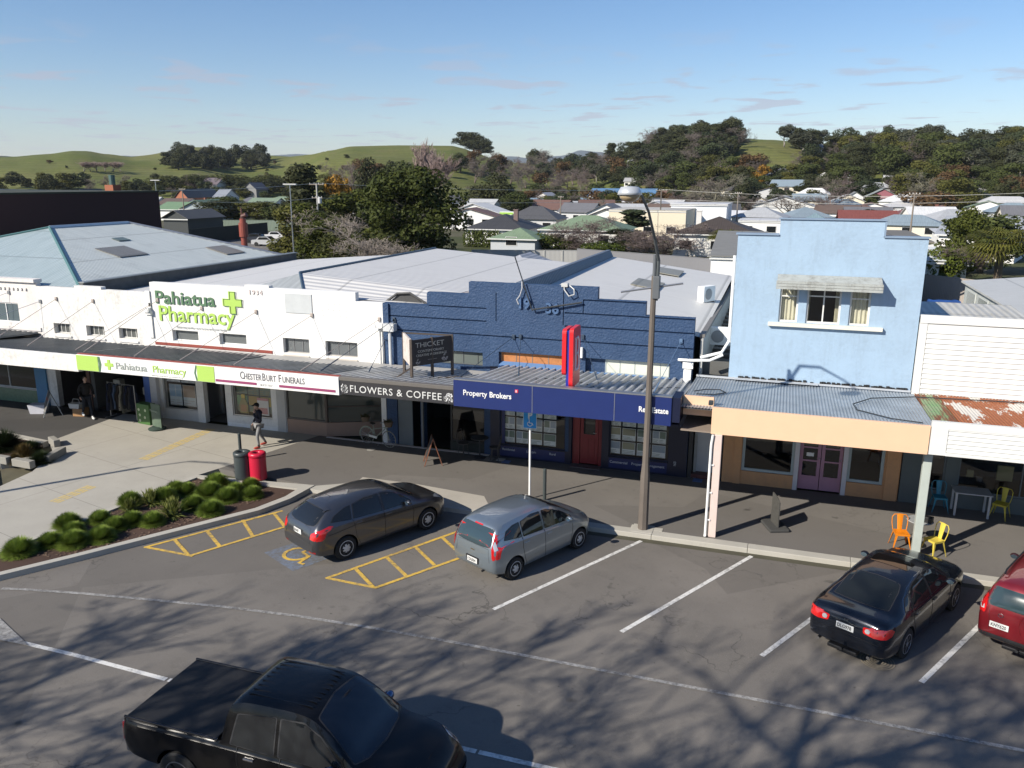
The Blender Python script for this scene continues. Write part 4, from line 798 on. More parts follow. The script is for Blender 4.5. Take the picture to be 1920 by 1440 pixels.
# roof: step parapet on the left, pale roof falling right
zl,zr2=5.98,4.9; yb=41.6
mb=MB(); mb.box(-8.78,YF+.28,5.,-8.6,yb,6.24); b.add(mb,'party_wall',plain((.10,.13,.18),.7)); mb=MB(); mb.cm=0; mb.poly([(-8.55,YF+.3,5.82),(-2.45,YF+.3,4.72),(-2.45,yb,5.15),(-8.55,yb,5.9)]); mb.cm=1; mb.poly([(-8.6,YF+.3,6.2),(-8.45,YF+.3,5.83),(-8.45,yb,5.9),(-8.6,yb,6.2)]); b.add(mb,'roof',[roofm((.60,.59,.565),(.55,.54,.515),.2,'Y',.45,.0,.5,.2),roofm((.10,.13,.17),(.08,.11,.15),.2,'Y',.6,.2,.5)])
def rzp(x,y): t=(y-YF-.3)/(yb-YF-.3); zL=5.82+(5.9-5.82)*t; zR=4.72+(5.15-4.72)*t; return zL+(zR-zL)*((x+8.55)/6.1)+.10
for px,py in ((1215,533),(1255,510)):
    # solve roof point
    y=30.
    for _ in range(30):
        p=YP(px,py,y); y+= (p.z-rzp(p.x,y))*3
    w,d=.75,.95; mb=MB(); mb.prism([(p.x+sx_*w*.75,y+sy_*d,rzp(p.x+sx_*w*.75,y+sy_*d)) for sx_,sy_ in ((-1,-1),(1,-1),(1,1),(-1,1))],(0,0,.04)); b.add(mb,'skylight',roofm((.25,.24,.20),(.2,.19,.16),.2,'Y',.4,0,.4))
mb=MB(); mb.box(-2.46,YF+.3,-.2,-2.38,yb,4.7); mb.box(-8.7,yb-.1,-.2,-2.4,yb,5.1); b.add(mb,'side_wall',wallm((.5,.5,.48),.4)); mb=MB(); mb.box(-2.5,YF+.3,4.72,-2.34,yb,4.83); b.add(mb,'gutter',plain((.16,.15,.14),.6))
# alley with steps between blue and pale blue building
b=B('alley_building','dark recessed entry with white door and roof steps between the blue and pale blue buildings','building',(-2.05,YF,0))
mb=MB(); mb.cm=0; mb.box(-2.62,YF+.02,0,-2.5,YF+.5,3.3); mb.box(-1.62,YF+.02,0,-1.52,YF+.5,3.3); mb.box(-2.5,YF+.45,2.6,-1.62,YF+.55,3.3); b.add(mb,'frame_wall',DARK); mb=MB(); mb.bbox(-2.45,YF+.4,.12,-1.7,YF+.45,2.35,.01); dr=b.add(mb,'door',plain((.50,.51,.52),.5)); mb=MB(); mb.ball((-2.38,YF+.37,1.15),.03,8); mb.box(-2.0,YF+.385,1.9,-1.8,YF+.4,1.92); b.add(mb,'handle',ALU,dr); mb=MB(); mb.box(-2.5,YF+.05,0,-1.62,YF+.45,.12); b.add(mb,'door_step',plain((.10,.03,.03),.6))
mb=MB(); mb.box(-2.38,YF+.6,2.3,-1.52,YF+.7,3.9); b.add(mb,'back_wall',plain((.10,.10,.095),.9)); mb=MB()
for i in range(16): mb.box(-2.36,YF+1.+i*.8,3.3+i*.05,-1.53,YF+1.35+i*.8,3.42+i*.05); 
mb.box(-2.36,YF+.7,2.9,-1.53,YF+14,3.2); b.add(mb,'steps',plain((.13,.125,.12),.9,var=.4))
for (x,y,z,l) in ((-2.05,29.5,4.0,'white air conditioner on the wall above the dark alley steps'),(-2.95,33.2,5.0,'white air conditioner standing at the right edge of the pale roof behind the date facade')):
    a=thing('air_conditioner',l,'air conditioner',(x,y,z),R(62) if y>31 else 0,'outdoor air conditioner units'); mb=MB(); mb.bbox(-.4,-.15,0,.4,.15,.62,.02); mb.build('casing',WHITE,a); mb=MB(); mb.lathe([(.22,0),(.22,.02),(.05,.03)],(0,0,0),20); g=mb.build('fan_grille',plain((.3,.3,.3),.5),a); g.location=(-.08,-.15,.31); g.rotation_euler=(R(90),0,0)
    mb=MB(); mb.box(-.35,-.2,-.05,-.3,.2,0); mb.box(.3,-.2,-.05,.35,.2,0); mb.build('bracket',ALU,a)
# ============ 7. pale blue two-storey building ============
PALE=wallm((.345,.465,.59),.32,1.1,.55,1.5,(.20,.24,.28)); PEACH=plain((.74,.48,.31),.6,var=.05); PEACHD=wallm((.62,.34,.17),.25,2.,.1)
b=B('pale_blue_building','pale blue two-storey building with one triple window and peach canopy','building',(1.15,YF,0)); pl=b
wn=(.0+-.13,2.46,5.42,6.72)
def d7(x,z):
    if z>8.05 and not(-.29<x<2.61): return None
    if wn[0]<x<wn[1] and wn[2]<z<wn[3]: return None if any(a<x<c for a,c in WB) else .12
    if z<2.6 and (.2-.55<x<3.3-.0): 
        if (-.9<x<.75 or 1.9+.0<x<3.3) and z>.42: return None
        if .75<x<1.9: return None
    if -.9<x<-.35 and .42<z<2.6: return None
    return 0.
WB=[(-.13,.42),(.66,1.64),(1.88,2.46)]
SH=[(-.9,.72),(.86,2.16),(2.3,3.35)]
def d7(x,z):
    if z>8.05 and not(-.29<x<2.61): return None
    if wn[2]<z<wn[3]:
        for a,c in WB:
            if a<x<c: return None
    if .45<z<2.55 and (SH[0][0]<x<SH[0][1] or SH[2][0]<x<SH[2][1]): return None
    if z<2.55 and SH[1][0]<x<SH[1][1]: return None
    return 0.
xs=[-1.5,-.29,2.61,3.81]+[q for w_ in WB for q in w_]+[q for w_ in SH for q in w_]
mb=MB(); cells(mb,xs,[2.9,5.42,6.72,8.05,8.53],lambda x,z:d7(x,z),YF,YF+.25); b.add(mb,'facade',PALE)
mb=MB(); cells(mb,xs,[0,.45,2.55,2.9],d7,YF,YF+.25); b.add(mb,'shopfront_wall',PEACHD)
mb=MB(); mb.box(-1.56,YF-.05,8.05,-.30,YF+.3,8.10); mb.box(2.62,YF-.05,8.05,3.86,YF+.3,8.10); mb.box(-.33,YF-.05,8.53,2.65,YF+.3,8.57); mb.box(2.61,YF-.03,8.1,2.66,YF+.3,8.53); b.add(mb,'coping',plain((.20,.27,.36),.6))
mb=MB(); mb.box(-.42,YF-.14,5.30,2.85,YF-.002,5.41); b.add(mb,'sill',plain((.66,.64,.56),.6))
CUR=plain((.60,.56,.42),.8); WF=plain((.66,.66,.63),.5)
for i,(a,c) in enumerate(WB):
    f=b.window(a,c,5.42,6.72,YF+.06,WF,GL,mull=((a+c)/2,) if i==1 else (),trans=(6.25,) if i==1 else (6.22,),fw=.055)
    mb=MB(); n=22
    def cur(x0,x1): mb.grid(lambda u,v:(x0+(x1-x0)*u,YF+.2+.025*sin(u*30),5.45+1.25*v),n,1)
    if i==1: cur(a+.0,a+.1); cur(c-.16,c)
    else: cur(a,c)
    b.add(mb,'curtain',CUR,f)
mb=MB(); mb.box(-.6,YF+1.8,5.2,3.2,YF+1.9,7.2,m=0); mb.box(-.6,YF+.25,5.2,-.55,YF+1.8,7.2); mb.box(3.15,YF+.25,5.2,3.2,YF+1.8,7.2); mb.box(-.55,YF+.25,5.15,3.15,YF+1.8,5.2); mb.box(-.55,YF+.25,6.9,3.15,YF+1.8,7.0); b.add(mb,'interior',DARK)
# slatted hood over window
HD=wallm((.40,.42,.40),.9,3.,.3); mb=MB(); mb.prism([(-.24,YF-.02,6.84),(-.24,YF-.55,6.70),(-.24,YF-.57,6.74),(-.24,YF-.02,6.89)],(2.92,0,0)); 
for i in range(3): mb.box(-.26,YF-.56-.004*i,6.50+i*.085,2.70,YF-.53-.004*i,6.575+i*.085)
for x in (-.24,.55,1.75,2.64): mb.box(x,YF-.5,6.6,x+.05,YF-.002,6.66); 
b.add(mb,'window_hood',HD)
body(b,-1.5,3.81,39.,7.3,PALE); mb=MB(); mb.poly([(-1.5,YF+.3,7.4),(3.81,YF+.3,7.4),(3.81,39,7.2),(-1.5,39,7.2)]); b.add(mb,'roof',ROOFW)
mb=MB(); mb.path([(-1.56,YF+.1,7.4),(-1.56,YF+.1,4.7),(-1.75,YF-.1,4.35),(-2.4,YF-.15,4.15)],.05,n=8); b.add(mb,'downpipe',WHITE)
room(b,-1.45,3.75,2.85,3.4,(.05,.045,.04),(.06,.05,.04))
LV=plain((.42,.22,.30),.5); WFR=plain((.40,.47,.47),.5)
b.window(SH[0][0],SH[0][1],.45,2.55,YF+.06,WFR,GL,name='shop_window',fw=.09); b.window(SH[2][0],SH[2][1],.45,2.55,YF+.06,WFR,GL,name='shop_window',fw=.09)
mb=MB(); mb.box(.72,YF-.03,0,.86,YF-.002,2.6); mb.box(2.16,YF-.03,0,2.3,YF-.002,2.6); b.add(mb,'door_frame',plain((.62,.6,.62),.5))
for a in (.87,1.52):
    mb=MB(); y=YF+.08; mb.box(a,y,.04,a+.63,y+.045,.5); mb.box(a,y,.5,a+.1,y+.045,2.5); mb.box(a+.53,y,.5,a+.63,y+.045,2.5)
    for z in (.98,1.42,1.86,2.38): mb.box(a+.1,y+.003,z,a+.53,y+.042,z+.05)
    d=b.add(mb,'door',LV); mb=MB(); mb.poly([(a+.1,y+.02,.5),(a+.53,y+.02,.5),(a+.53,y+.02,2.4),(a+.1,y+.02,2.4)]); b.add(mb,'pane',DG,d)
    mb=MB(); mb.ball((a+.58,y-.02,1.1),.025,8); b.add(mb,'handle',ALU,d)
    if a<1: mb=MB(); mb.box(a+.2,y+.005,1.15,a+.42,y+.012,1.27); b.add(mb,'notice',WHITE,d)
mb=MB(); mb.box(SH[0][0]-.25,YF-.04,0,SH[0][0]-.02,YF-.002,2.6); mb.box(3.4,YF-.05,0,3.78,YF-.002,2.6); b.add(mb,'pilaster',PEACHD)
# peach canopy
mb=canopy_sheet(-2.5,3.9,22.0,3.62,YF,3.46,.086,.022,'sin'); b.add(mb,'canopy_roof',SHEETZ)
mb=MB(); mb.bbox(-1.6,21.84,2.98,3.72,21.96,3.72,.006); b.add(mb,'fascia',PEACH); mb=MB(); mb.bbox(-2.43,22.35,3.32,-1.61,22.45,3.86,.006); mb.box(-2.43,22.45,3.3,-1.6,22.5,3.8); b.add(mb,'fascia_return',PEACH)
mb=MB(); mb.box(-2.43,22.,2.95,3.72,YF-.1,2.98); b.add(mb,'soffit',plain((.25,.2,.16),.8)); mb=MB(); mb.box(-2.5,YF-.06,3.5,3.82,YF-.002,3.56); mb.box(-1.3,YF-.2,3.53,1.2,YF-.06,3.55); b.add(mb,'flashing',plain((.5,.52,.54),.5,.3))
r=random.Random(3); mb=MB()
for i in range(70):
    x=-1.2+i*.07; 
    if r.random()<.75: mb.box(x,YF-.05,3.56,x+.09,YF-.003,3.575+r.random()*.06)
b.add(mb,'old_sealant',plain((.02,.02,.02),.9))
PINKP=plain((.62,.50,.45),.6); mb=MB(); mb.bbox(-1.49,21.79,0,-1.29,21.97,2.98,.012); b.add(mb,'post',PINKP); mb=MB(); mb.path([(-1.53,21.76,2.98),(-1.56,21.76,2.7),(-1.57,21.76,.1),(-1.57,21.7,.03)],.035,n=8)
for z in (.5,1.3,2.1): mb.box(-1.6,21.76,z,-1.46,21.8,z+.03)
b.add(mb,'downpipe',WHITE)
mb=MB(); mb.path([(-2.3,23.9,3.62),(-2.,24.3,3.6),(-1.6,24.4,3.6),(-1.4,24.,3.62),(-1.7,23.6,3.64),(-2.2,23.5,3.64)],.018,n=5); b.add(mb,'cable',BK); mb=MB(); mb.path([(3.6,22.3,3.67),(2.9,22.5,3.66),(2.1,23.2,3.64),(2.05,23.9,3.62),(2.6,24.9,3.58),(3.8,25.6,3.55),(6.,25.9,3.54),(8.,26.,3.54)],.018,n=5); b.add(mb,'cable',BK); mb=MB(); mb.bbox(-1.72,21.95,3.74,-1.6,22.1,3.86,.02); b.add(mb,'junction_box',BK)
# ============ 8. white weatherboard building ============
WBD=plain((.66,.66,.63),.6,var=.08); 
b=B('weatherboard_shop','white weatherboard shop at the right edge with a rusty canopy roof','shop',(7.5,YF,0)); wb=b
mb=MB(); mb.box(3.84,YF+.02,2.9,14.,YF+.25,5.82); z=3.2
mb.box(3.84,YF-.05,2.9,4.05,YF+.02,5.82); mb.box(3.84,YF-.07,5.62,14,YF+.02,5.86); mb.box(4.05,YF-.03,5.4,14,YF+.02,5.6)
while z<5.4:
    mb.prism([(4.06,YF-.045,z),(4.06,YF+.02,z),(4.06,YF+.02,z+.15),(4.06,YF-.015,z+.15)],(9.94,0,0)); z+=.152
b.add(mb,'facade',WBD)
def d8(x,z):
    if .5<z<2.6 and (4.35<x<5.05 or 5.4<x<10.5): return None
    return 0.
mb=MB(); cells(mb,[3.84,4.35,5.05,5.4,10.5,14],[0,.5,2.6,2.9],d8,YF,YF+.25); b.add(mb,'shopfront_wall',plain((.10,.12,.12),.7))
b.window(4.35,5.05,.5,2.6,YF+.05,plain((.12,.14,.15),.5),GL,name='shop_window',fw=.05); b.window(5.4,10.5,.5,2.6,YF+.05,plain((.12,.14,.15),.5),GL,name='shop_window',mull=(7.1,8.8),fw=.05)
room(b,3.95,13.9,2.85,3.,(.05,.045,.04),(.05,.04,.03))
r=random.Random(5)
for i in range(14):
    mb=MB(); x=4.3+r.random()*5.; y=YF+r.uniform(.4,1.5); z=r.uniform(.55,1.9); s=r.uniform(.15,.45); mb.bbox(x,y,z,x+s,y+.1,z+s*1.1,.01); b.add(mb,'shelf_item',plain(r.choice([(.30,.26,.12),(.16,.12,.09),(.35,.3,.18),(.10,.13,.13)]),.6))
mb=MB(); mb.tube((6.2,YF+.3,2.35),(7.,YF+.3,1.9),.04,n=4); mb.tube((6.2,YF+.3,1.95),(7.,YF+.3,2.4),.04,n=4); b.add(mb,'display_frame',plain((.35,.36,.36),.6))
mb=canopy_sheet(3.92,4.55,22.,3.62,YF,3.46,.086,.022,'sin'); b.add(mb,'canopy_roof',corr((.16,.27,.12),.5,(.30,.28,.2))); mb=canopy_sheet(4.56,13,22.,3.63,YF,3.47,.086,.022,'sin'); b.add(mb,'canopy_roof',rusty(),smooth=None)
mb=MB(); mb.box(3.74,21.86,3.06,13,21.95,3.86); mb.box(3.74,21.82,3.0,4.12,21.86,3.86); mb.box(4.12,21.82,3.68,13,21.86,3.86); mb.box(4.12,21.80,3.0,13,21.86,3.08); z=3.09
while z<3.66: mb.prism([(4.13,21.825,z),(4.13,21.86,z),(4.13,21.86,z+.11),(4.13,21.85,z+.11)],(8.87,0,0)); z+=.112
b.add(mb,'fascia',WBD); mb=MB(); mb.box(3.74,21.96,2.98,13,YF-.1,3.02); b.add(mb,'soffit',plain((.2,.2,.18),.8))
mb=MB(); mb.bbox(3.72,22.22,0,3.92,22.42,2.98,.012); b.add(mb,'post',plain((.40,.44,.40),.6))
body(b,3.84,14,31.,3.8,WBD); mb=MB(); mb.poly([(3.84,YF+.3,4.3),(14,YF+.3,4.3),(14,31,3.9),(3.84,31,3.9)]); b.add(mb,'roof',ROOFW)
# ============ street signs on the canopies ============
t=thing('pylon_sign','tall red and blue double sided box sign with letter B standing on the canopy edge','sign',(-5.75,22.25,3.72)); 
def rbox(w0,w1,d0,d1,z0,z1,r=.12,tilt=0):
    mb=MB(); pts=[]; 
    for cy,cz,a0 in ((d0+r,z0+r,180),(d1-r,z0+r,270),(d1-r,z1-r,0),(d0+r,z1-r,90)):
        for k in range(5): a=R(a0+k*22.5); pts.append((w0,cy+r*cos(a),cz+r*sin(a)))
    mb.prism(pts,(w1-w0,0,0)); return mb
PR=plain((.62,.02,.025),.35,var=.03); rbox(-.17,-.05,.0,.82,.45,1.80).build('sign_panel',PR,t); p2=rbox(.05,.17,-.04,.82,.12,1.84); p2.build('sign_panel',PR,t); mb=MB(); mb.box(-.05,.04,-.1,.05,.78,1.76); mb.build('core_panel',plain((.02,.03,.28),.4,var=.03),t)
mb=MB(); mb.path([(.175,.40+x*.52,.58+z*.95) for x,z in [(-.32,.0),(-.32,1.),(.12,1.),(.30,.86),(.30,.62),(.14,.5),(-.12,.5),(.16,.5),(.36,.34),(.36,.14),(.18,.0),(-.12,.0)]],.038,n=5); mb.build('logo',plain((.78,.70,.72),.5),t)
t=thing('wooden_sign','weathered dark V-shaped florist sign on posts above the canopy','sign',(-11.25,23.45,3.3)); WD=plain((.07,.055,.045),.8,var=.4); 
a=Vector((0,0,0)); c=Vector((.88,1.3,0)); e=Vector((-.82,1.15,0))
z0,z1=.48,1.34; n1=(c-a).normalized(); 
mb=MB(); nn_=Vector((n1.y,-n1.x,0))*.03; mb.prism([a-nn_+Vector((0,0,z0)),c-nn_+Vector((0,0,z0)),c+nn_+Vector((0,0,z0)),a+nn_+Vector((0,0,z0))],(0,0,z1-z0)); fp=mb.build('sign_panel',plain((.022,.02,.022),.7),t)
mb=MB(); m1=(e-a).normalized(); nm=Vector((m1.y,-m1.x,0))*.03; mb.prism([a-nm+Vector((0,0,z0)),e-nm+Vector((0,0,z0)),e+nm+Vector((0,0,z0)),a+nm+Vector((0,0,z0))],(0,0,z1-z0+.02)); mb.build('sign_panel',wallm((.62,.55,.50),.8,4.,.3),t)
mb=MB()
for p in (a,c,e,(a+c)/2): mb.box(p.x-.04,p.y-.04,0,p.x+.04,p.y+.04,z1+.03)
mb.tube(c+Vector((0,0,z1)),e+Vector((0,0,z1)),.035,n=4); mb.tube(a+Vector((0,0,.45)),Vector((-.6,-.3,.02)),.035,n=4); mb.tube((-.7,-.35,.03),(.9,-.2,.03),.04,n=4); mb.tube((-.6,-.3,.05),(1.4,.9,.05),.035,n=4); mb.build('post',WD,t)
ang=math.atan2(n1.y,n1.x); TL=plain((.42,.41,.36),.6)
def st(s,size,u,z,sx=1.): 
    o=text(s,size,TL,fp,a+n1*u+nn_*1.25+Vector((0,0,z)),rot=(R(90),0,ang),depth=.006,sx=sx,name='lettering'); return o
st('THICKET',.23,.14,1.08,1.18); st('CONTEMPORARY',.115,.22,.91,1.1); st('CREATIVE WORKSPACE',.11,.16,.78,1.0)
mb=MB(); 
for u0,s in ((.22,.18),(1.25,.26)):
    r=random.Random(3)
    for i in range(20):
        q=r.uniform(.2,1.)*s; aa=r.uniform(.3,PI-.3); p=a+n1*(u0+cos(aa)*q*.55)+nn_*1.2+Vector((0,0,.52+sin(aa)*q)); w=s*.1
        mb.poly([p+n1*w*cos(k*PI/3)+Vector((0,0,w*sin(k*PI/3))) for k in range(6)])
mb.poly([a+n1*.6+nn_*1.2+Vector((0,0,.64)),a+n1*.95+nn_*1.2+Vector((0,0,.64)),a+n1*.95+nn_*1.2+Vector((0,0,.65)),a+n1*.6+nn_*1.2+Vector((0,0,.65))]); mb.build('flower_emblem',plain((.28,.27,.27),.6),fp)
# ---------------- cars ----------------
def crv(T):
    "monotone-ish smooth interpolation through key points"
    xs=[p[0] for p in T]; ys=[p[1] for p in T]; n=len(xs)
    d=[(ys[i+1]-ys[i])/(xs[i+1]-xs[i]) for i in range(n-1)]; m=[d[0]]+[0 if d[i-1]*d[i]<=0 else 2*d[i-1]*d[i]/(d[i-1]+d[i]) for i in range(1,n-1)]+[d[-1]]
    def f(x):
        if x<=xs[0]: return ys[0]
        if x>=xs[-1]: return ys[-1]
        i=max(k for k in range(n-1) if xs[k]<=x); h=xs[i+1]-xs[i]; t=(x-xs[i])/h
        return (2*t**3-3*t*t+1)*ys[i]+(t**3-2*t*t+t)*h*m[i]+(-2*t**3+3*t*t)*ys[i+1]+(t**3-t*t)*h*m[i+1]
    return f
TYRE=plain((.012,.012,.012),.8); CHROME=plain((.55,.55,.56),.2,1.); REDL=plain((.55,.012,.012),.12,0.,.6,1.); REDD=plain((.30,.01,.012),.15,0.,.6,1.); CLR=plain((.55,.55,.56),.1,.3,.6,1.); PLATE=plain((.62,.62,.60),.4); BLK=plain((.01,.01,.011),.45); TRIM=plain((.018,.018,.02),.6); HEADL=plain((.35,.37,.4),.08,.4,.6,1.)
def wheel(root,x,y,r,w,side,rimc,spokes=7,style='cover'):
    W=bpy.data.objects.new('wheel',None)
    mb=MB(); prof=[(r*.66,-w/2),(r*.93,-w/2),(r,-w/2+.03),(r,w/2-.03),(r*.93,w/2),(r*.66,w/2)]
    mb.lathe(prof,(0,0,0),28); mb.smooth=True; o=mb.build('wheel',TYRE,root,smooth=False); o.location=(x,y,r); o.rotation_euler=(R(90)*(-side),0,0)
    mb=MB(); R0=r*.66; mb.lathe([(R0,w/2-.045),(R0,w/2+.004),(R0*.93,w/2+.006),(R0*.90,w/2-.02)],(0,0,0),28,m=0)
    if style=='cover':
        mb.lathe([(R0*.93,w/2-.018),(R0*.93,w/2-.012),(R0*.2,w/2+.012),(.02,w/2+.016)],(0,0,0),28,m=0)
        mb.cm=1
        for k in range(spokes):
            a=2*PI*(k+.5)/spokes; pts=[]
            for rr,da in ((.42,-.10),(.86,-.22),(.88,0),(.86,.22),(.42,.10)): q=a+da*1.1; pts.append((R0*rr*cos(q),R0*rr*sin(q),w/2+.008+(.86-rr)*.02))
            mb.prism(pts,(0,0,.006))
    else:
        mb.cm=1; mb.lathe([(R0*.92,w/2-.05),(R0*.92,w/2-.045)],(0,0,0),24); mb.cm=0
        for k in range(spokes):
            a=2*PI*k/spokes; c_,s_=cos(a),sin(a); pts=[(R0*.15*c_-R0*.09*s_,R0*.15*s_+R0*.09*c_),(R0*.95*c_-R0*.055*s_,R0*.95*s_+R0*.055*c_),(R0*.95*c_+R0*.055*s_,R0*.95*s_-R0*.055*c_),(R0*.15*c_+R0*.09*s_,R0*.15*s_-R0*.09*c_)]
            mb.prism([(p,q,w/2-.035) for p,q in pts],(0,0,.035))
        mb.lathe([(R0*.22,w/2-.03),(R0*.2,w/2+.008),(R0*.1,w/2+.01)],(0,0,0),16)
    mb.build('rim',[rimc,TRIM],o)
def car_body(S,name='body'):
    "S: dict of profile curves; x forward, y left. returns closed mesh data + bvh"
    top=crv(S['top']); belt=crv(S['belt']); bot=crv(S['bot']); wid=crv(S['wid']); roofw=crv(S['roofw']); x0,x1=S['x']
    N=90; xs=[x0+(x1-x0)*(.5-.5*cos(PI*i/N))*.35+(x1-x0)*(i/N)*.65 for i in range(N+1)]
    rings=[]
    for x in xs:
        w=wid(x); zt=top(x); zb=bot(x); bl=min(belt(x),zt-.015); rw=min(roofw(x),w*.98); 
        hgt=bl-zb; g=max(0,zt-bl)
        P=[(0,zb),(w*.55,zb),(w*.86,zb+.01),(w*.955,zb+.05),(w*.985,zb+.14),(w*.995,zb+hgt*.42),(w,zb+hgt*.60),(w*.992,zb+hgt*.80),(w*.975,bl-.035),(w*.945,bl-.004)]
        sh=w*.945; gg=S.get('crease',.0)
        for t in (.12,.3,.5,.7,.86): P.append((sh+(rw-sh)*(t**1.12),bl+(g*.93)*t))
        e=min(.05,g*.25+.004)
        P+= [(rw-.012-e*.4,zt-e*.55),(rw-.06-e,zt-e*.18),(rw*.72,zt+S['crown']*.45*min(1,g*3+.3)),(rw*.38,zt+S['crown']*.85*min(1,g*3+.3)),(0,zt+S['crown']*min(1,g*3+.3))]
        rings.append([(x,y,z) for y,z in P]+[(x,-y,z) for y,z in P[-2:0:-1]])
    n=len(rings[0]); v=[p for r_ in rings for p in r_]; f=[]
    for i in range(len(rings)-1):
        for k in range(n): f.append((i*n+k,(i+1)*n+k,(i+1)*n+(k+1)%n,i*n+(k+1)%n))
    # end caps: quads across
    def cap(o,fl):
        h=n//2
        for k in range(h):
            a,b_,c,d=k,k+1,(n-k-1)%n,(n-k)%n
            q=[o+a,o+b_,o+c,o+d]; q=[q[j] for j in range(4) if q[j] not in q[:j]]
            if len(q)>2: f.append(tuple(q if fl else q[::-1]))
    cap(0,False); cap((len(rings)-1)*n,True)
    return v,f
def cut_arches(v,f,S,mat):
    me=bpy.data.meshes.new('body'); me.from_pydata(v,[],f); bm=bmesh.new(); bm.from_mesh(me); bmesh.ops.recalc_face_normals(bm,faces=bm.faces[:]); bm.to_mesh(me); bm.free()
    me.materials.append(mat); me.materials.append(BLK); o=bpy.data.objects.new('body',me); COL.objects.link(o)
    mb=MB(); mb.cm=0
    for x in S['axles']:
        for s in (-1,1):
            mb.tube((x,s*(S['w']/2-.26),S['r']+.01),(x,s*(S['w']/2+.1),S['r']+.01),S['arch'],n=40)
    c=mb.build('cut',[BLK]); md=o.modifiers.new('b','BOOLEAN'); md.operation='DIFFERENCE'; md.object=c; md.solver='EXACT'; md.material_mode='TRANSFER' if hasattr(md,'material_mode') else md.material_mode
    dg=bpy.context.evaluated_depsgraph_get(); m2=bpy.data.meshes.new_from_object(o.evaluated_get(dg)); o.modifiers.clear(); o.data=m2
    bpy.data.objects.remove(c)
    m2.polygons.foreach_set('use_smooth',[True]*len(m2.polygons)); 
    bm=bmesh.new(); bm.from_mesh(m2)
    for e in bm.edges:
        if len(e.link_faces)==2 and e.calc_face_angle(0)>R(32): e.smooth=False
    bm.to_mesh(m2); bm.free(); return o
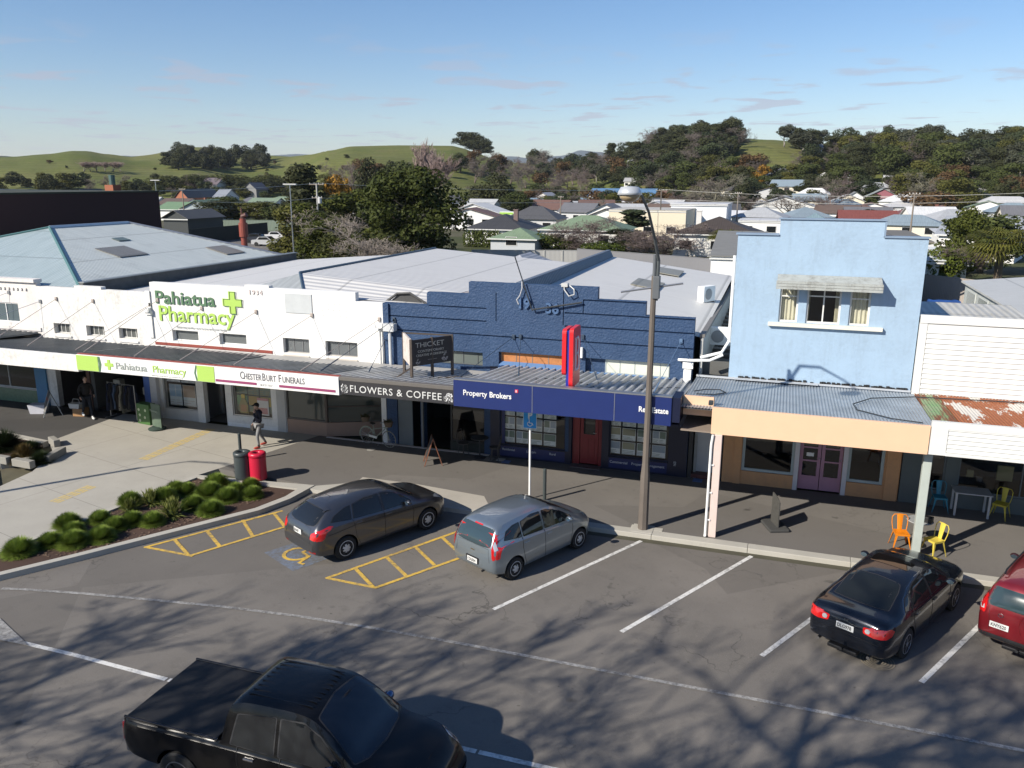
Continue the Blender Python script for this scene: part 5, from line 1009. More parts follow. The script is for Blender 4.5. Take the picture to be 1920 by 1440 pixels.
class Car:
    def __init__(s,S,paint,name,label,loc,az,group=None):
        s.S=S; s.t=thing(name,label,'car' if name!='pickup_truck' else 'pickup truck',loc,PI/2-az,group)
        v,f=car_body(S); s.bvh=BVHTree.FromPolygons([Vector(p) for p in v],f); s.body=cut_arches(v,f,S,paint); s.body.parent=s.t; s.paint=paint
    def patch(s,pts,ax,sgn,mat,name,off=.005,step=.06,parent=None,rnd_=0.,thick=0.,build=True,label=None):
        "outline in the plane perpendicular to axis ax, projected onto the body from side sgn"
        P=[]; n=len(pts)
        if rnd_>0:
            for i in range(n):
                a=Vector(pts[i-1]);b_=Vector(pts[i]);c=Vector(pts[(i+1)%n]); d1=(a-b_);d2=(c-b_); r1=min(rnd_,d1.length*.45);r2=min(rnd_,d2.length*.45); p=b_+d1.normalized()*r1;q=b_+d2.normalized()*r2
                for t in (0,.25,.5,.75,1): P.append(p*(1-t)**2+b_*2*t*(1-t)+q*t*t)
        else: P=[Vector(p) for p in pts]
        D=[]; 
        for i,p in enumerate(P):
            q=P[(i+1)%len(P)]; k=max(1,int((q-p).length/step)); D+= [p+(q-p)*j/k for j in range(k)]
        nb=len(D); xs=[p.x for p in D]; ys=[p.y for p in D]
        def inside(x,y):
            c=False
            for i in range(nb):
                a,b_=D[i],D[i-1]
                if (a.y>y)!=(b_.y>y) and x<(b_.x-a.x)*(y-a.y)/(b_.y-a.y)+a.x: c=not c
            return c
        I=[]
        gx=min(xs)+step*.5
        while gx<max(xs):
            gy=min(ys)+step*.5
            while gy<max(ys):
                if inside(gx,gy) and min((Vector((gx,gy))-d).length for d in D)>step*.4: I.append(Vector((gx,gy)))
                gy+=step
            gx+=step
        res=delaunay_2d_cdt(D+I,[],[list(range(nb))],1,1e-5); V,F=res[0],res[2]
        out=[]; dirs={'x':Vector((-sgn,0,0)),'y':Vector((0,-sgn,0)),'z':Vector((0,0,-sgn))}[ax]
        for p in V:
            o={'x':Vector((sgn*6,p.x,p.y)),'y':Vector((p.x,sgn*4,p.y)),'z':Vector((p.x,p.y,sgn*4))}[ax]
            h,nr,_,_=s.bvh.ray_cast(o,dirs)
            if h is None:
                h,nr,_,_=s.bvh.find_nearest({'x':Vector((sgn*s.S['x'][1 if sgn>0 else 0]*sgn,p.x,p.y)),'y':Vector((p.x,sgn*s.S['w']/2,p.y)),'z':Vector((p.x,p.y,1.4))}[ax])
            if nr.dot(dirs)>0: nr=-nr
            out.append(h+nr*off)
        if build and off==.005 and ('window' in name or 'windscreen' in name):
            cx_=sum(p[0] for p in pts)/n; cy_=sum(p[1] for p in pts)/n; gw=.022
            big=[]
            for p in pts:
                dx,dy=p[0]-cx_,p[1]-cy_; l=math.hypot(dx,dy); big.append((p[0]+dx/l*gw*1.3,p[1]+dy/l*gw))
            s.patch(big,ax,sgn,TRIM,'window_seal',off=.0025,step=step,parent=s.body,rnd_=rnd_)
        mb=MB(); fl=(ax=='y' and sgn>0) or (ax=='x' and sgn<0) or (ax=='z' and sgn<0)
        mb._add(out,[tuple(x[::-1]) if fl else tuple(x) for x in F])
        if not build: return mb
        o=mb.build(name,mat,parent or s.t,smooth=True)
        if label: o['label']=label
        return o
    def line(s,pts,ax,sgn,mat,name,w=.008,off=.003,parent=None):
        mb=None; P=[Vector(p) for p in pts]; out=[]
        for i in range(len(P)-1):
            d=P[i+1]-P[i]; k=max(1,int(d.length/.06)); out+= [P[i]+d*j/k for j in range(k)]
        out.append(P[-1]); dirs={'x':Vector((-sgn,0,0)),'y':Vector((0,-sgn,0)),'z':Vector((0,0,-sgn))}[ax]; H=[]
        for p in out:
            o={'x':Vector((sgn*6,p.x,p.y)),'y':Vector((p.x,sgn*4,p.y)),'z':Vector((p.x,p.y,sgn*4))}[ax]; h,nr,_,_=s.bvh.ray_cast(o,dirs)
            if h is not None: H.append(h+nr*off)
        if len(H)<2: return
        mb=MB(); mb.path(H,w,n=4); return mb.build(name,mat,parent or s.body)
def both(c,pts,mat,name,**k):
    for sg in (1,-1): c.patch(pts,'y',sg,mat,name,**k)
def common(c,rim,spokes,style='cover',lines=(),handles=(),mirror=None,plate=None,ptext='',plate_y=0.,mirc=None):
    S=c.S
    for x in S['axles']:
        for sg in (1,-1): wheel(c.t,x,sg*(S['w']/2-.105),S['r'],.20,sg,rim,spokes,style)
    for L in lines:
        for sg in (1,-1): c.line(L,'y',sg,BLK,'door_gap',.008,.002)
    for (x,z) in handles:
        for sg in (1,-1):
            h,nr,_,_=c.bvh.ray_cast(Vector((x,sg*4,z)),Vector((0,-sg,0)))
            mb=MB(); mb.bbox(x-.09,h.y-.005*sg,z-.014,x+.09,h.y+.03*sg,z+.014,.008); mb.build('door_handle',S.get('hmat',c.paint),c.t)
    if mirror:
        x,z=mirror
        for sg in (1,-1):
            h,nr,_,_=c.bvh.ray_cast(Vector((x,sg*4,z)),Vector((0,-sg,0))); y=abs(h.y)
            mb=MB(); mb.ball((x+.02,sg*(y+.13),z+.06),(.07,.10,.065),14); mb.tube((x+.03,sg*(y-.01),z),(x+.02,sg*(y+.08),z+.04),.022,n=6); mb.smooth=True; o=mb.build('mirror',mirc or c.paint,c.t,smooth=True)
            mb=MB(); mb.lathe([(.062,0),(.062,.004)],(0,0,0),16); g=mb.build('mirror_glass',plain((.3,.42,.5),.05,.9),o); g.location=(x-.047,sg*(y+.13),z+.06); g.rotation_euler=(0,R(-90),0); g.scale=(.8,1.2,1)
    if plate:
        px_,pz=plate; h,nr,_,_=c.bvh.ray_cast(Vector((-6,plate_y,pz)),Vector((1,0,0)))
        mb=MB(); mb.bbox(-.18,-.006,-.065,.18,.006,.065,.004); o=mb.build('number_plate',PLATE,c.t); o.location=(h.x-.016,plate_y,pz); o.rotation_euler=(0,0,R(-90)); tt=math.atan2(nr.z,-nr.x); 
        text(ptext,.105,plain((.04,.04,.04),.6),o,(-.158,-.008,-.036),depth=.003,name='lettering',sx=.80,bold=.002)
# --- hatchback, dark brown-grey ---
def focus(loc,az):
    L=4.36;W=1.82; x0,x1=-2.18,2.18
    S=dict(x=(x0,x1),w=W,r=.315,arch=.365,axles=(-1.31,1.34),crown=.035,
     top=[(x0,.72),(-2.13,.86),(-2.03,1.02),(-1.93,1.12),(-1.78,1.24),(-1.62,1.335),(-1.3,1.41),(-.8,1.455),(-.3,1.475),(.1,1.455),(.4,1.39),(.72,1.24),(1.05,1.06),(1.22,.99),(1.5,.945),(1.85,.87),(2.05,.76),(x1,.60)],
     belt=[(x0,.70),(-2.05,.93),(-1.7,1.0),(-1.2,1.01),(0,.965),(.9,.92),(1.3,.89),(1.85,.80),(2.08,.7),(x1,.58)],
     bot=[(x0,.36),(-2.0,.24),(-1.5,.19),(1.6,.18),(2.0,.21),(x1,.30)],
     wid=[(x0,.70),(-2.1,.80),(-1.9,.87),(-1.4,.905),(0,.905),(1.3,.905),(1.75,.87),(2.02,.76),(x1,.55)],
     roofw=[(x0,.6),(-2.0,.66),(-1.6,.58),(-1.0,.60),(0,.61),(.5,.65),(1.1,.74),(1.6,.72),(2.0,.6),(x1,.45)])
    PA=cpaint((.096,.097,.103),.8,.30); c=Car(S,PA,'parked_car','dark brown-grey five-door hatchback parked beside the planted bed',loc,az,'cars parked nose-in at the kerb')
    both(c,[(-1.02,1.04),(-.93,1.35),(-.55,1.40),(-.14,1.41),(-.14,1.0)],DG,'side_window',rnd_=.03); both(c,[(-.06,1.0),(-.06,1.41),(.12,1.395),(.42,1.30),(.78,1.05),(.80,.98)],DG,'side_window',rnd_=.03); both(c,[(-1.65,1.09),(-1.52,1.2),(-1.2,1.31),(-1.02,1.345),(-1.10,1.04)],DG,'quarter_window',rnd_=.03)
    c.patch([(.28,.52),(.42,.56),(.98,.66),(1.10,.5),(1.14,0),(1.10,-.5),(.98,-.66),(.42,-.56),(.28,-.52),(.22,0)],'z',1,DG,'windscreen',rnd_=.04)
    c.patch([(-.52,1.34),(.52,1.34),(.60,1.10),(.56,1.035),(.3,1.0),(-.3,1.0),(-.56,1.035),(-.60,1.10)],'x',-1,DG,'rear_window',rnd_=.05)
    c.patch([(-1.66,.50),(-1.52,.56),(-1.52,-.56),(-1.66,-.50)],'z',1,PA,'spoiler',off=.02)
    for sg in (1,-1):
        c.patch([(-2.11,.70),(-2.12,.86),(-1.98,.97),(-1.72,1.03),(-1.62,1.0),(-1.84,.88),(-1.90,.74)],'y',sg,REDL,'tail_light',rnd_=.03,off=.006); c.patch([(sg*.86,.70),(sg*.60,.74),(sg*.58,.86),(sg*.78,.97),(sg*.86,.95)],'x',-1,REDL,'tail_light',rnd_=.03,off=.006)
        c.patch([(sg*.5,.40),(sg*.76,.41),(sg*.75,.35),(sg*.5,.34)],'x',-1,REDD,'reflector'); c.patch([(1.62,sg*.78),(1.9,sg*.8),(2.08,sg*.62),(2.06,sg*.5),(1.85,sg*.55)],'z',1,HEADL,'headlight',rnd_=.03)
    c.line([(-.60,.62),(-.5,.97),(0,1.01),(.5,.97),(.60,.62)],'x',-1,BLK,'hatch_gap',.004,.001); c.patch([(-.6,.30),(.6,.30),(.55,.24),(-.55,.24)],'x',-1,BLK,'bumper_trim')
    common(c,plain((.62,.63,.64),.35,.3),7,'cover',lines=([(-1.06,1.03),(-1.02,.85),(-.98,.55),(-.85,.28)],[(-.10,1.4),(-.10,.99),(-.08,.26)],[(.80,.98),(.86,.75),(.82,.28)],[(-1.8,.80),(-1,.87),(0,.84),(1.2,.78)]),handles=((-.88,.90),(.05,.88)),mirror=(.62,.98),plate=(0,.80),ptext='JHA47')
    mb=MB(); mb.tube((-1.15,0,1.44),(-1.35,0,1.58),.006,n=4); mb.build('aerial',BLK,c.t); mb=MB(); mb.tube((-2.02,0,1.02),(-1.9,.3,1.13),.008,n=4); mb.build('wiper',BLK,c.t)
    return c
def colt(loc,az):
    x0,x1=-1.94,1.94; W=1.70
    S=dict(x=(x0,x1),w=W,r=.295,arch=.34,axles=(-1.25,1.25),crown=.03,
     top=[(x0,.78),(-1.91,1.0),(-1.84,1.16),(-1.76,1.30),(-1.66,1.41),(-1.4,1.485),(-.8,1.535),(-.2,1.54),(.2,1.50),(.6,1.36),(.95,1.17),(1.2,1.04),(1.45,.98),(1.72,.88),(1.88,.74),(x1,.58)],
     belt=[(x0,.76),(-1.86,.96),(-1.5,1.02),(-.5,.99),(.4,.95),(1.1,.90),(1.55,.82),(1.85,.68),(x1,.56)],
     bot=[(x0,.38),(-1.85,.27),(-1.4,.2),(1.4,.19),(1.8,.23),(x1,.32)],
     wid=[(x0,.68),(-1.88,.76),(-1.6,.825),(-1.1,.845),(0,.845),(1.2,.845),(1.6,.80),(1.84,.68),(x1,.5)],
     roofw=[(x0,.62),(-1.8,.62),(-1.5,.60),(-.8,.61),(0,.61),(.6,.66),(1.2,.70),(1.6,.62),(x1,.4)])
    PA=cpaint((.24,.285,.32),.7,.32); c=Car(S,PA,'parked_car','small blue-grey hatchback with tall upright tail parked in front of the accessible parking sign',loc,az,'cars parked nose-in at the kerb')
    both(c,[(-.90,1.05),(-.90,1.40),(-.5,1.45),(-.20,1.45),(-.20,1.02)],DG,'side_window',rnd_=.03); both(c,[(-.10,1.02),(-.10,1.45),(.1,1.43),(.45,1.32),(.92,1.06),(.95,.98)],DG,'side_window',rnd_=.03); both(c,[(-1.55,1.12),(-1.42,1.3),(-1.2,1.37),(-.98,1.40),(-.98,1.06)],DG,'quarter_window',rnd_=.03)
    c.patch([(.30,.52),(.5,.57),(1.04,.62),(1.16,.45),(1.20,0),(1.16,-.45),(1.04,-.62),(.5,-.57),(.30,-.52),(.26,0)],'z',1,DG,'windscreen',rnd_=.04)
    c.patch([(-.52,1.38),(.52,1.38),(.60,1.06),(.55,.98),(.3,.955),(-.3,.955),(-.55,.98),(-.60,1.06)],'x',-1,dglass((.03,.05,.06),.06),'rear_window',rnd_=.06)
    c.patch([(-.14,1.415),(.14,1.415),(.14,1.39),(-.14,1.39)],'x',-1,REDL,'brake_light')
    for sg in (1,-1):
        c.patch([(sg*.80,.70),(sg*.68,.72),(sg*.655,.90),(sg*.64,1.1),(sg*.62,1.28),(sg*.72,1.28),(sg*.80,1.0)],'x',-1,REDL,'tail_light',rnd_=.03,off=.008); c.patch([(-1.93,.68),(-1.90,1.05),(-1.80,1.30),(-1.72,1.30),(-1.80,1.0),(-1.80,.74)],'y',sg,REDL,'tail_light',rnd_=.03,off=.008)
        c.patch([(-1.88,.92),(-1.87,1.05),(-1.80,1.15),(-1.79,.95)],'y',sg,CLR,'lamp_lens',rnd_=.02,off=.012)
        c.patch([(1.45,sg*.70),(1.7,sg*.72),(1.84,sg*.58),(1.8,sg*.46),(1.6,sg*.52)],'z',1,HEADL,'headlight',rnd_=.03)
    c.line([(-.60,.60),(-.55,.93),(0,.94),(.55,.93),(.60,.60)],'x',-1,BLK,'hatch_gap',.004,.001); c.patch([(-.07,.80),(.07,.80),(.07,.76),(-.07,.76)],'x',-1,CHROME,'badge')
    c.patch([(-.24,.60),(.24,.60),(.22,.42),(-.22,.42)],'x',-1,BLK,'plate_recess',rnd_=.03)
    common(c,plain((.55,.56,.57),.35,.3),6,'cover',lines=([(-.96,1.04),(-.97,.8),(-.9,.5),(-.82,.28)],[(-.15,1.45),(-.15,1.0),(-.12,.26)],[(.92,.98),(.95,.75),(.88,.28)]),handles=((-.82,.88),(.02,.86)),mirror=(.70,1.0),plate=(0,.50),ptext='CSG504')
    mb=MB(); mb.tube((-1.90,.02,1.0),(-1.86,.33,1.07),.010,n=4); mb.build('wiper',BLK,c.t)
    mb=MB(); mb.tube((-1.95,-.35,.30),(-1.75,-.35,.32),.03,n=8); mb.build('exhaust',BLK,c.t); return c
def accord(loc,az):
    x0,x1=-2.36,2.34; W=1.78
    S=dict(x=(x0,x1),w=W,r=.325,arch=.37,axles=(-1.38,1.36),crown=.025,
     top=[(x0,.74),(-2.32,.90),(-2.24,1.005),(-2.1,1.035),(-1.85,1.05),(-1.66,1.10),(-1.35,1.25),(-1.05,1.355),(-.7,1.415),(-.2,1.445),(.15,1.43),(.45,1.36),(.8,1.18),(1.08,1.01),(1.3,.965),(1.7,.91),(2.05,.82),(2.25,.7),(x1,.56)],
     belt=[(x0,.72),(-2.2,.95),(-1.8,.97),(-1.2,.965),(0,.93),(.9,.90),(1.4,.86),(1.95,.78),(2.2,.66),(x1,.54)],
     bot=[(x0,.34),(-2.2,.25),(-1.6,.19),(1.6,.18),(2.1,.2),(x1,.28)],
     wid=[(x0,.66),(-2.28,.77),(-2.0,.85),(-1.5,.885),(0,.89),(1.3,.885),(1.8,.85),(2.15,.72),(x1,.5)],
     roofw=[(x0,.6),(-2.1,.70),(-1.7,.66),(-1.2,.57),(-.5,.565),(0,.57),(.5,.61),(1.1,.70),(1.7,.70),(2.2,.5),(x1,.4)])
    PA=cpaint((.006,.009,.016),.35,.22,.08,.7); c=Car(S,PA,'parked_car','glossy black-navy four-door sedan with sunroof parked near the coloured metal chairs',loc,az,'cars parked nose-in at the kerb')
    both(c,[(-1.02,.99),(-.98,1.24),(-.7,1.33),(-.30,1.375),(-.20,1.375),(-.20,.965)],DG,'side_window',rnd_=.03); both(c,[(-.12,.965),(-.12,1.375),(.12,1.36),(.42,1.28),(.82,1.02),(.84,.95)],DG,'side_window',rnd_=.03); both(c,[(-1.42,1.03),(-1.2,1.17),(-1.05,1.22),(-1.09,1.0)],DG,'quarter_window',rnd_=.02)
    for pts in ([(-1.5,1.0),(-1.25,1.19),(-.95,1.31),(-.5,1.395),(-.15,1.41),(.12,1.395),(.48,1.29),(.9,1.0)],): 
        for sg in (1,-1): c.line(pts,'y',sg,CHROME,'window_trim',.006,.003)
    c.patch([(.32,.48),(.5,.53),(1.0,.60),(1.08,.45),(1.12,0),(1.08,-.45),(1.0,-.60),(.5,-.53),(.32,-.48),(.28,0)],'z',1,DG,'windscreen',rnd_=.04)
    c.patch([(-1.72,.56),(-1.76,.3),(-1.77,0),(-1.76,-.3),(-1.72,-.56),(-1.2,-.52),(-1.0,-.47),(-.97,0),(-1.0,.47),(-1.2,.52)],'z',1,dglass((.012,.014,.014),.05),'rear_window',rnd_=.05)
    c.patch([(-.45,.40),(-.02,.41),(-.02,-.41),(-.45,-.40)],'z',1,dglass((.004,.004,.005),.02),'sunroof',rnd_=.05,off=.006)
    for sg in (1,-1):
        c.patch([(sg*.80,.74),(sg*.56,.735),(sg*.36,.76),(sg*.34,.88),(sg*.55,.90),(sg*.80,.92)],'x',-1,REDL,'tail_light',rnd_=.03,off=.006); c.patch([(-2.32,.74),(-2.32,.92),(-2.12,.93),(-2.02,.86),(-2.12,.77)],'y',sg,REDL,'tail_light',rnd_=.03,off=.006)
        mb=MB(); h=c.bvh.ray_cast(Vector((-6,sg*.44,.82)),Vector((1,0,0)))[0]; mb.lathe([(.055,0),(.05,.012),(.02,.016)],(0,0,0),18); o=mb.build('lamp_lens',CLR,c.t); o.location=(h.x-.004,sg*.44,.82); o.rotation_euler=(0,R(-90),0)
        mb=MB(); mb.lathe([(.035,0),(.035,.14)],(0,0,0),14); o=mb.build('exhaust',CHROME,c.t); o.location=(-2.24,sg*.52,.28); o.rotation_euler=(0,R(-90),0)
        c.patch([(1.75,sg*.80),(1.98,sg*.80),(2.2,sg*.62),(2.16,sg*.5),(1.95,sg*.58)],'z',1,HEADL,'headlight',rnd_=.03)
    c.line([(-.78,.62),(-.62,.70),(-.60,.99)],'x',-1,BLK,'boot_gap',.004,.001); c.line([(.78,.62),(.62,.70),(.60,.99)],'x',-1,BLK,'boot_gap',.004,.001); c.line([(-.84,.60),(0,.62),(.84,.60)],'x',-1,BLK,'bumper_gap',.005,.001)
    c.line([(-.34,.965),(0,.975),(.34,.965)],'x',-1,CHROME,'boot_trim',.008,.004); mb=MB(); h=c.bvh.ray_cast(Vector((-6,0,.90)),Vector((1,0,0)))[0]; mb.path([(h.x-.012,y,z) for y,z in ((-.035,.93),(-.025,.87),(0,.90),(.025,.87),(.035,.93))],.006,n=4); mb.build('badge',CHROME,c.t)
    common(c,plain((.32,.32,.34),.35,.5),7,'alloy',lines=([(-1.10,1.0),(-1.14,.8),(-1.0,.5),(-.9,.26)],[(-.16,1.37),(-.16,.95),(-.14,.25)],[(.86,.95),(.92,.75),(.86,.27)]),handles=((-.95,.86),(-.03,.84)),mirror=(.64,.96),plate=(0,.76),ptext='DLG978')
    mb=MB(); mb.bbox(-2.42,-.30,.22,-2.25,.30,.30,.02); mb.tube((-2.3,0,.27),(-2.47,0,.30),.035,n=8); mb.build('tow_bar',BLK,c.t)
    for y in (.32,-.32): mb=MB(); mb.bbox(-.95,y-.11,.95,-.88,y+.11,1.16,.03); mb.build('headrest',plain((.25,.24,.22),.8),c.t)
    h,nr,_,_=c.bvh.ray_cast(Vector((-1.62,.46,4)),Vector((0,0,-1))); mb=MB(); mb.lathe([(.04,0),(.04,.003)],(0,0,0),12); o=mb.build('sticker',WHITE,c.t); o.location=h+nr*.01; o.rotation_euler=nr.to_track_quat('Z','X').to_euler()
    return c
def rav(loc,az):
    x0,x1=-2.2,2.15; W=1.84
    S=dict(x=(x0,x1),w=W,r=.35,arch=.40,axles=(-1.30,1.32),crown=.03,
     top=[(x0,.95),(-2.17,1.15),(-2.1,1.30),(-2.0,1.47),(-1.88,1.585),(-1.5,1.65),(-.8,1.69),(-.2,1.69),(.2,1.64),(.55,1.48),(.95,1.24),(1.15,1.14),(1.5,1.09),(1.9,.99),(2.08,.85),(x1,.7)],
     belt=[(x0,.93),(-2.1,1.10),(-1.6,1.14),(-.5,1.11),(.6,1.06),(1.1,1.03),(1.7,.95),(2.05,.8),(x1,.66)],
     bot=[(x0,.45),(-2.1,.36),(-1.5,.28),(1.5,.27),(2.0,.32),(x1,.42)],
     wid=[(x0,.74),(-2.15,.82),(-1.9,.89),(-1.3,.92),(0,.915),(1.3,.92),(1.75,.88),(2.05,.76),(x1,.58)],
     roofw=[(x0,.68),(-2.0,.68),(-1.6,.64),(-.8,.65),(0,.65),(.6,.70),(1.2,.78),(1.7,.72),(x1,.5)])
    PA=cpaint((.20,.012,.018),.45,.28,.2); c=Car(S,PA,'parked_car','red four wheel drive wagon with covered spare wheel cut off by the right picture edge',loc,az,'cars parked nose-in at the kerb')
    both(c,[(-1.0,1.16),(-.95,1.55),(-.25,1.58),(-.25,1.13)],DG,'side_window',rnd_=.03); both(c,[(-.16,1.13),(-.16,1.58),(.1,1.56),(.4,1.44),(.85,1.16),(.9,1.08)],DG,'side_window',rnd_=.03); both(c,[(-1.85,1.2),(-1.7,1.46),(-1.1,1.54),(-1.1,1.17)],DG,'quarter_window',rnd_=.03)
    c.patch([(.30,.55),(.45,.6),(.96,.7),(1.08,.5),(1.12,0),(1.08,-.5),(.96,-.7),(.45,-.6),(.30,-.55)],'z',1,DG,'windscreen',rnd_=.04)
    c.patch([(-.62,1.50),(.62,1.50),(.68,1.22),(.64,1.14),(-.64,1.14),(-.68,1.22)],'x',-1,dglass((.03,.05,.055),.06),'rear_window',rnd_=.05)
    for sg in (1,-1):
        c.patch([(sg*.88,.92),(sg*.72,.94),(sg*.70,1.12),(sg*.74,1.30),(sg*.84,1.28)],'x',-1,REDL,'tail_light',rnd_=.03,off=.008); c.patch([(-2.15,.92),(-2.12,1.25),(-1.98,1.32),(-1.9,1.2),(-2.0,.95)],'y',sg,REDL,'tail_light',rnd_=.03,off=.008)
        c.patch([(sg*.87,1.0),(sg*.74,1.02),(sg*.75,1.10),(sg*.86,1.1)],'x',-1,CLR,'lamp_lens',off=.014); c.patch([(1.6,sg*.82),(1.85,sg*.82),(2.02,sg*.62),(1.85,sg*.58)],'z',1,HEADL,'headlight',rnd_=.03)
        mb=MB(); mb.path([(-1.6,sg*.6,1.66),(-1.5,sg*.6,1.73),(.0,sg*.6,1.74),(.15,sg*.6,1.68)],.018,n=6); mb.build('roof_rail',BLK,c.t)
    mb=MB(); mb.lathe([(.36,0),(.36,.12),(.33,.17),(.1,.19)],(0,0,0),32); o=mb.build('spare_wheel_cover',PA,c.t); o.location=(-2.17,-.30,.95); o.rotation_euler=(0,R(-90),0)
    c.patch([(-.8,.52),(.8,.52),(.78,.42),(-.78,.42)],'x',-1,TRIM,'bumper_trim',off=.01); c.line([(.60,.60),(.64,1.0),(.66,1.5)],'x',-1,BLK,'tailgate_gap',.004,.001)
    mb=MB(); h=c.bvh.ray_cast(Vector((-6,.42,.98)),Vector((1,0,0)))[0]; mb.path([(h.x-.012,.42+.05*cos(a),.98+.035*sin(a)) for a in np.linspace(0,2*PI,14)[:-1]],.006,n=4,closed=True); mb.build('badge',CHROME,c.t)
    common(c,plain((.4,.41,.42),.3,.8),5,'alloy',handles=((-.85,1.0),(.0,.98)),lines=([(-1.05,1.15),(-1.05,.9),(-.9,.4)],[(-.2,1.55),(-.2,1.1),(-.18,.35)],[(.92,1.06),(.95,.7),(.88,.38)]),mirror=(.68,1.12),plate=(0,.74),plate_y=.42,ptext='KNY620',mirc=plain((.03,.01,.012),.3))
    mb=MB(); mb.bbox(-2.3,-.3,.32,-2.15,.3,.4,.02); mb.tube((-2.2,0,.36),(-2.38,0,.4),.03,n=8); mb.build('tow_bar',BLK,c.t)
    return c
def ute(loc,az):
    x0,x1=-2.68,2.62; W=1.86
    S=dict(x=(x0,x1),w=W,r=.375,arch=.43,axles=(-1.62,1.58),crown=.02,
     top=[(x0,1.06),(-2.62,1.10),(-2.5,1.11),(-1.2,1.12),(-.84,1.12),(-.82,1.14),(-.78,1.30),(-.72,1.58),(-.62,1.71),(-.35,1.75),(.3,1.76),(.65,1.73),(.95,1.60),(1.25,1.38),(1.48,1.18),(1.6,1.13),(1.95,1.09),(2.3,1.02),(2.52,.9),(x1,.75)],
     belt=[(x0,1.03),(-2.6,1.07),(-.7,1.08),(.3,1.07),(1.3,1.04),(1.7,1.0),(2.2,.92),(2.5,.8),(x1,.7)],
     bot=[(x0,.55),(-2.5,.45),(-2.,.40),(2.,.38),(2.4,.40),(x1,.45)],
     wid=[(x0,.86),(-2.6,.90),(-2.2,.92),(0,.925),(1.6,.93),(2.1,.90),(2.42,.80),(x1,.66)],
     roofw=[(x0,.82),(-1,.84),(-.84,.84),(-.72,.76),(-.4,.69),(.5,.68),(.9,.71),(1.5,.79),(2.0,.78),(2.4,.66),(x1,.5)])
    PA=cpaint((.002,.002,.0025),.0,.25,.02,.3); c=Car(S,PA,'pickup_truck','black double cab pickup truck with flat black tray cover driving along the near lane',loc,az)
    both(c,[(-.62,1.13),(-.52,1.56),(.12,1.62),(.12,1.11)],DG,'side_window',rnd_=.03); both(c,[(.22,1.11),(.22,1.62),(.62,1.62),(.88,1.5),(1.25,1.18),(1.28,1.09)],DG,'side_window',rnd_=.03)
    c.patch([(.78,.58),(.9,.62),(1.42,.74),(1.52,.5),(1.56,0),(1.52,-.5),(1.42,-.74),(.9,-.62),(.78,-.58),(.72,0)],'z',1,dglass((.006,.009,.016),.08),'windscreen',rnd_=.04)
    c.patch([(-.55,1.62),(.55,1.62),(.62,1.30),(-.62,1.30)],'x',-1,DG,'rear_window',rnd_=.04)
    mb=MB(); mb.bbox(-2.58,-.84,1.125,-.88,.84,1.155,.012); mb.build('tray_cover',plain((.006,.006,.007),.7),c.t)
    for sg in (1,-1): mb=MB(); mb.tube((-2.6,sg*.87,1.15),(-.84,sg*.87,1.15),.022,n=8); mb.build('tray_rail',plain((.05,.05,.055),.25,.8),c.t)
    mb=MB()
    for i in range(9): y=-.48+i*.12; mb.box(-.50,y-.010,1.762,.62,y+.010,1.770)
    mb.build('roof_ribs',PA,c.body)
    for sg in (1,-1):
        mb=MB(); mb.bbox(-2.69,sg*.80-.06,.72,-2.60,sg*.80+.085*sg if False else sg*.80+.06,1.03,.02); mb.build('tail_light',REDD,c.t)
        c.patch([(2.05,sg*.86),(2.3,sg*.84),(2.52,sg*.62),(2.35,sg*.6)],'z',1,HEADL,'headlight',rnd_=.03)
    mb=MB(); mb.bbox(-2.78,-.75,.42,-2.62,.75,.56,.03); mb.build('rear_bumper',CHROME,c.t); mb=MB(); mb.bbox(-.6,-.95,.34,1.05,-.86,.42,.02); mb.bbox(-.6,.86,.34,1.05,.95,.42,.02); mb.build('side_step',BLK,c.t)
    S['hmat']=CHROME
    common(c,plain((.3,.3,.31),.3,.8),6,'alloy',handles=((-.28,.98),(.5,.98)),lines=([(-.5,1.12),(-.5,.9),(-.4,.45)],[(.25,1.6),(.25,1.1),(.27,.45)],[(1.3,1.06),(1.32,.8),(1.2,.45)]),mirror=(1.12,1.12),mirc=plain((.10,.16,.28),.15,.6),plate=(0,.85),ptext='LZT318')
    return c
def pose(wheel_mid,az,half,S=1.):
    rv=Vector((cos(az),-sin(az),0)); return Vector((*wheel_mid,RZ))-rv*half
a=R(27)
cF=focus(pose((-9.90,18.77),R(27.2),.80),R(27.2)); cF.t.scale=(1.035,1.,1.02)
cC=colt(pose((-5.40,19.07),R(26.),.74),R(26.))
cA=accord(pose((3.58,18.57),R(27.5),.78),R(27.5)); cA.t.scale=(1.05,1.03,1.02)
cR=rav(Vector((6.20,19.62,RZ)),R(27.5))
cU=ute(Vector((-6.98,9.93,RZ)),R(90.)); cU.t.scale=(1.03,1.,1.08)
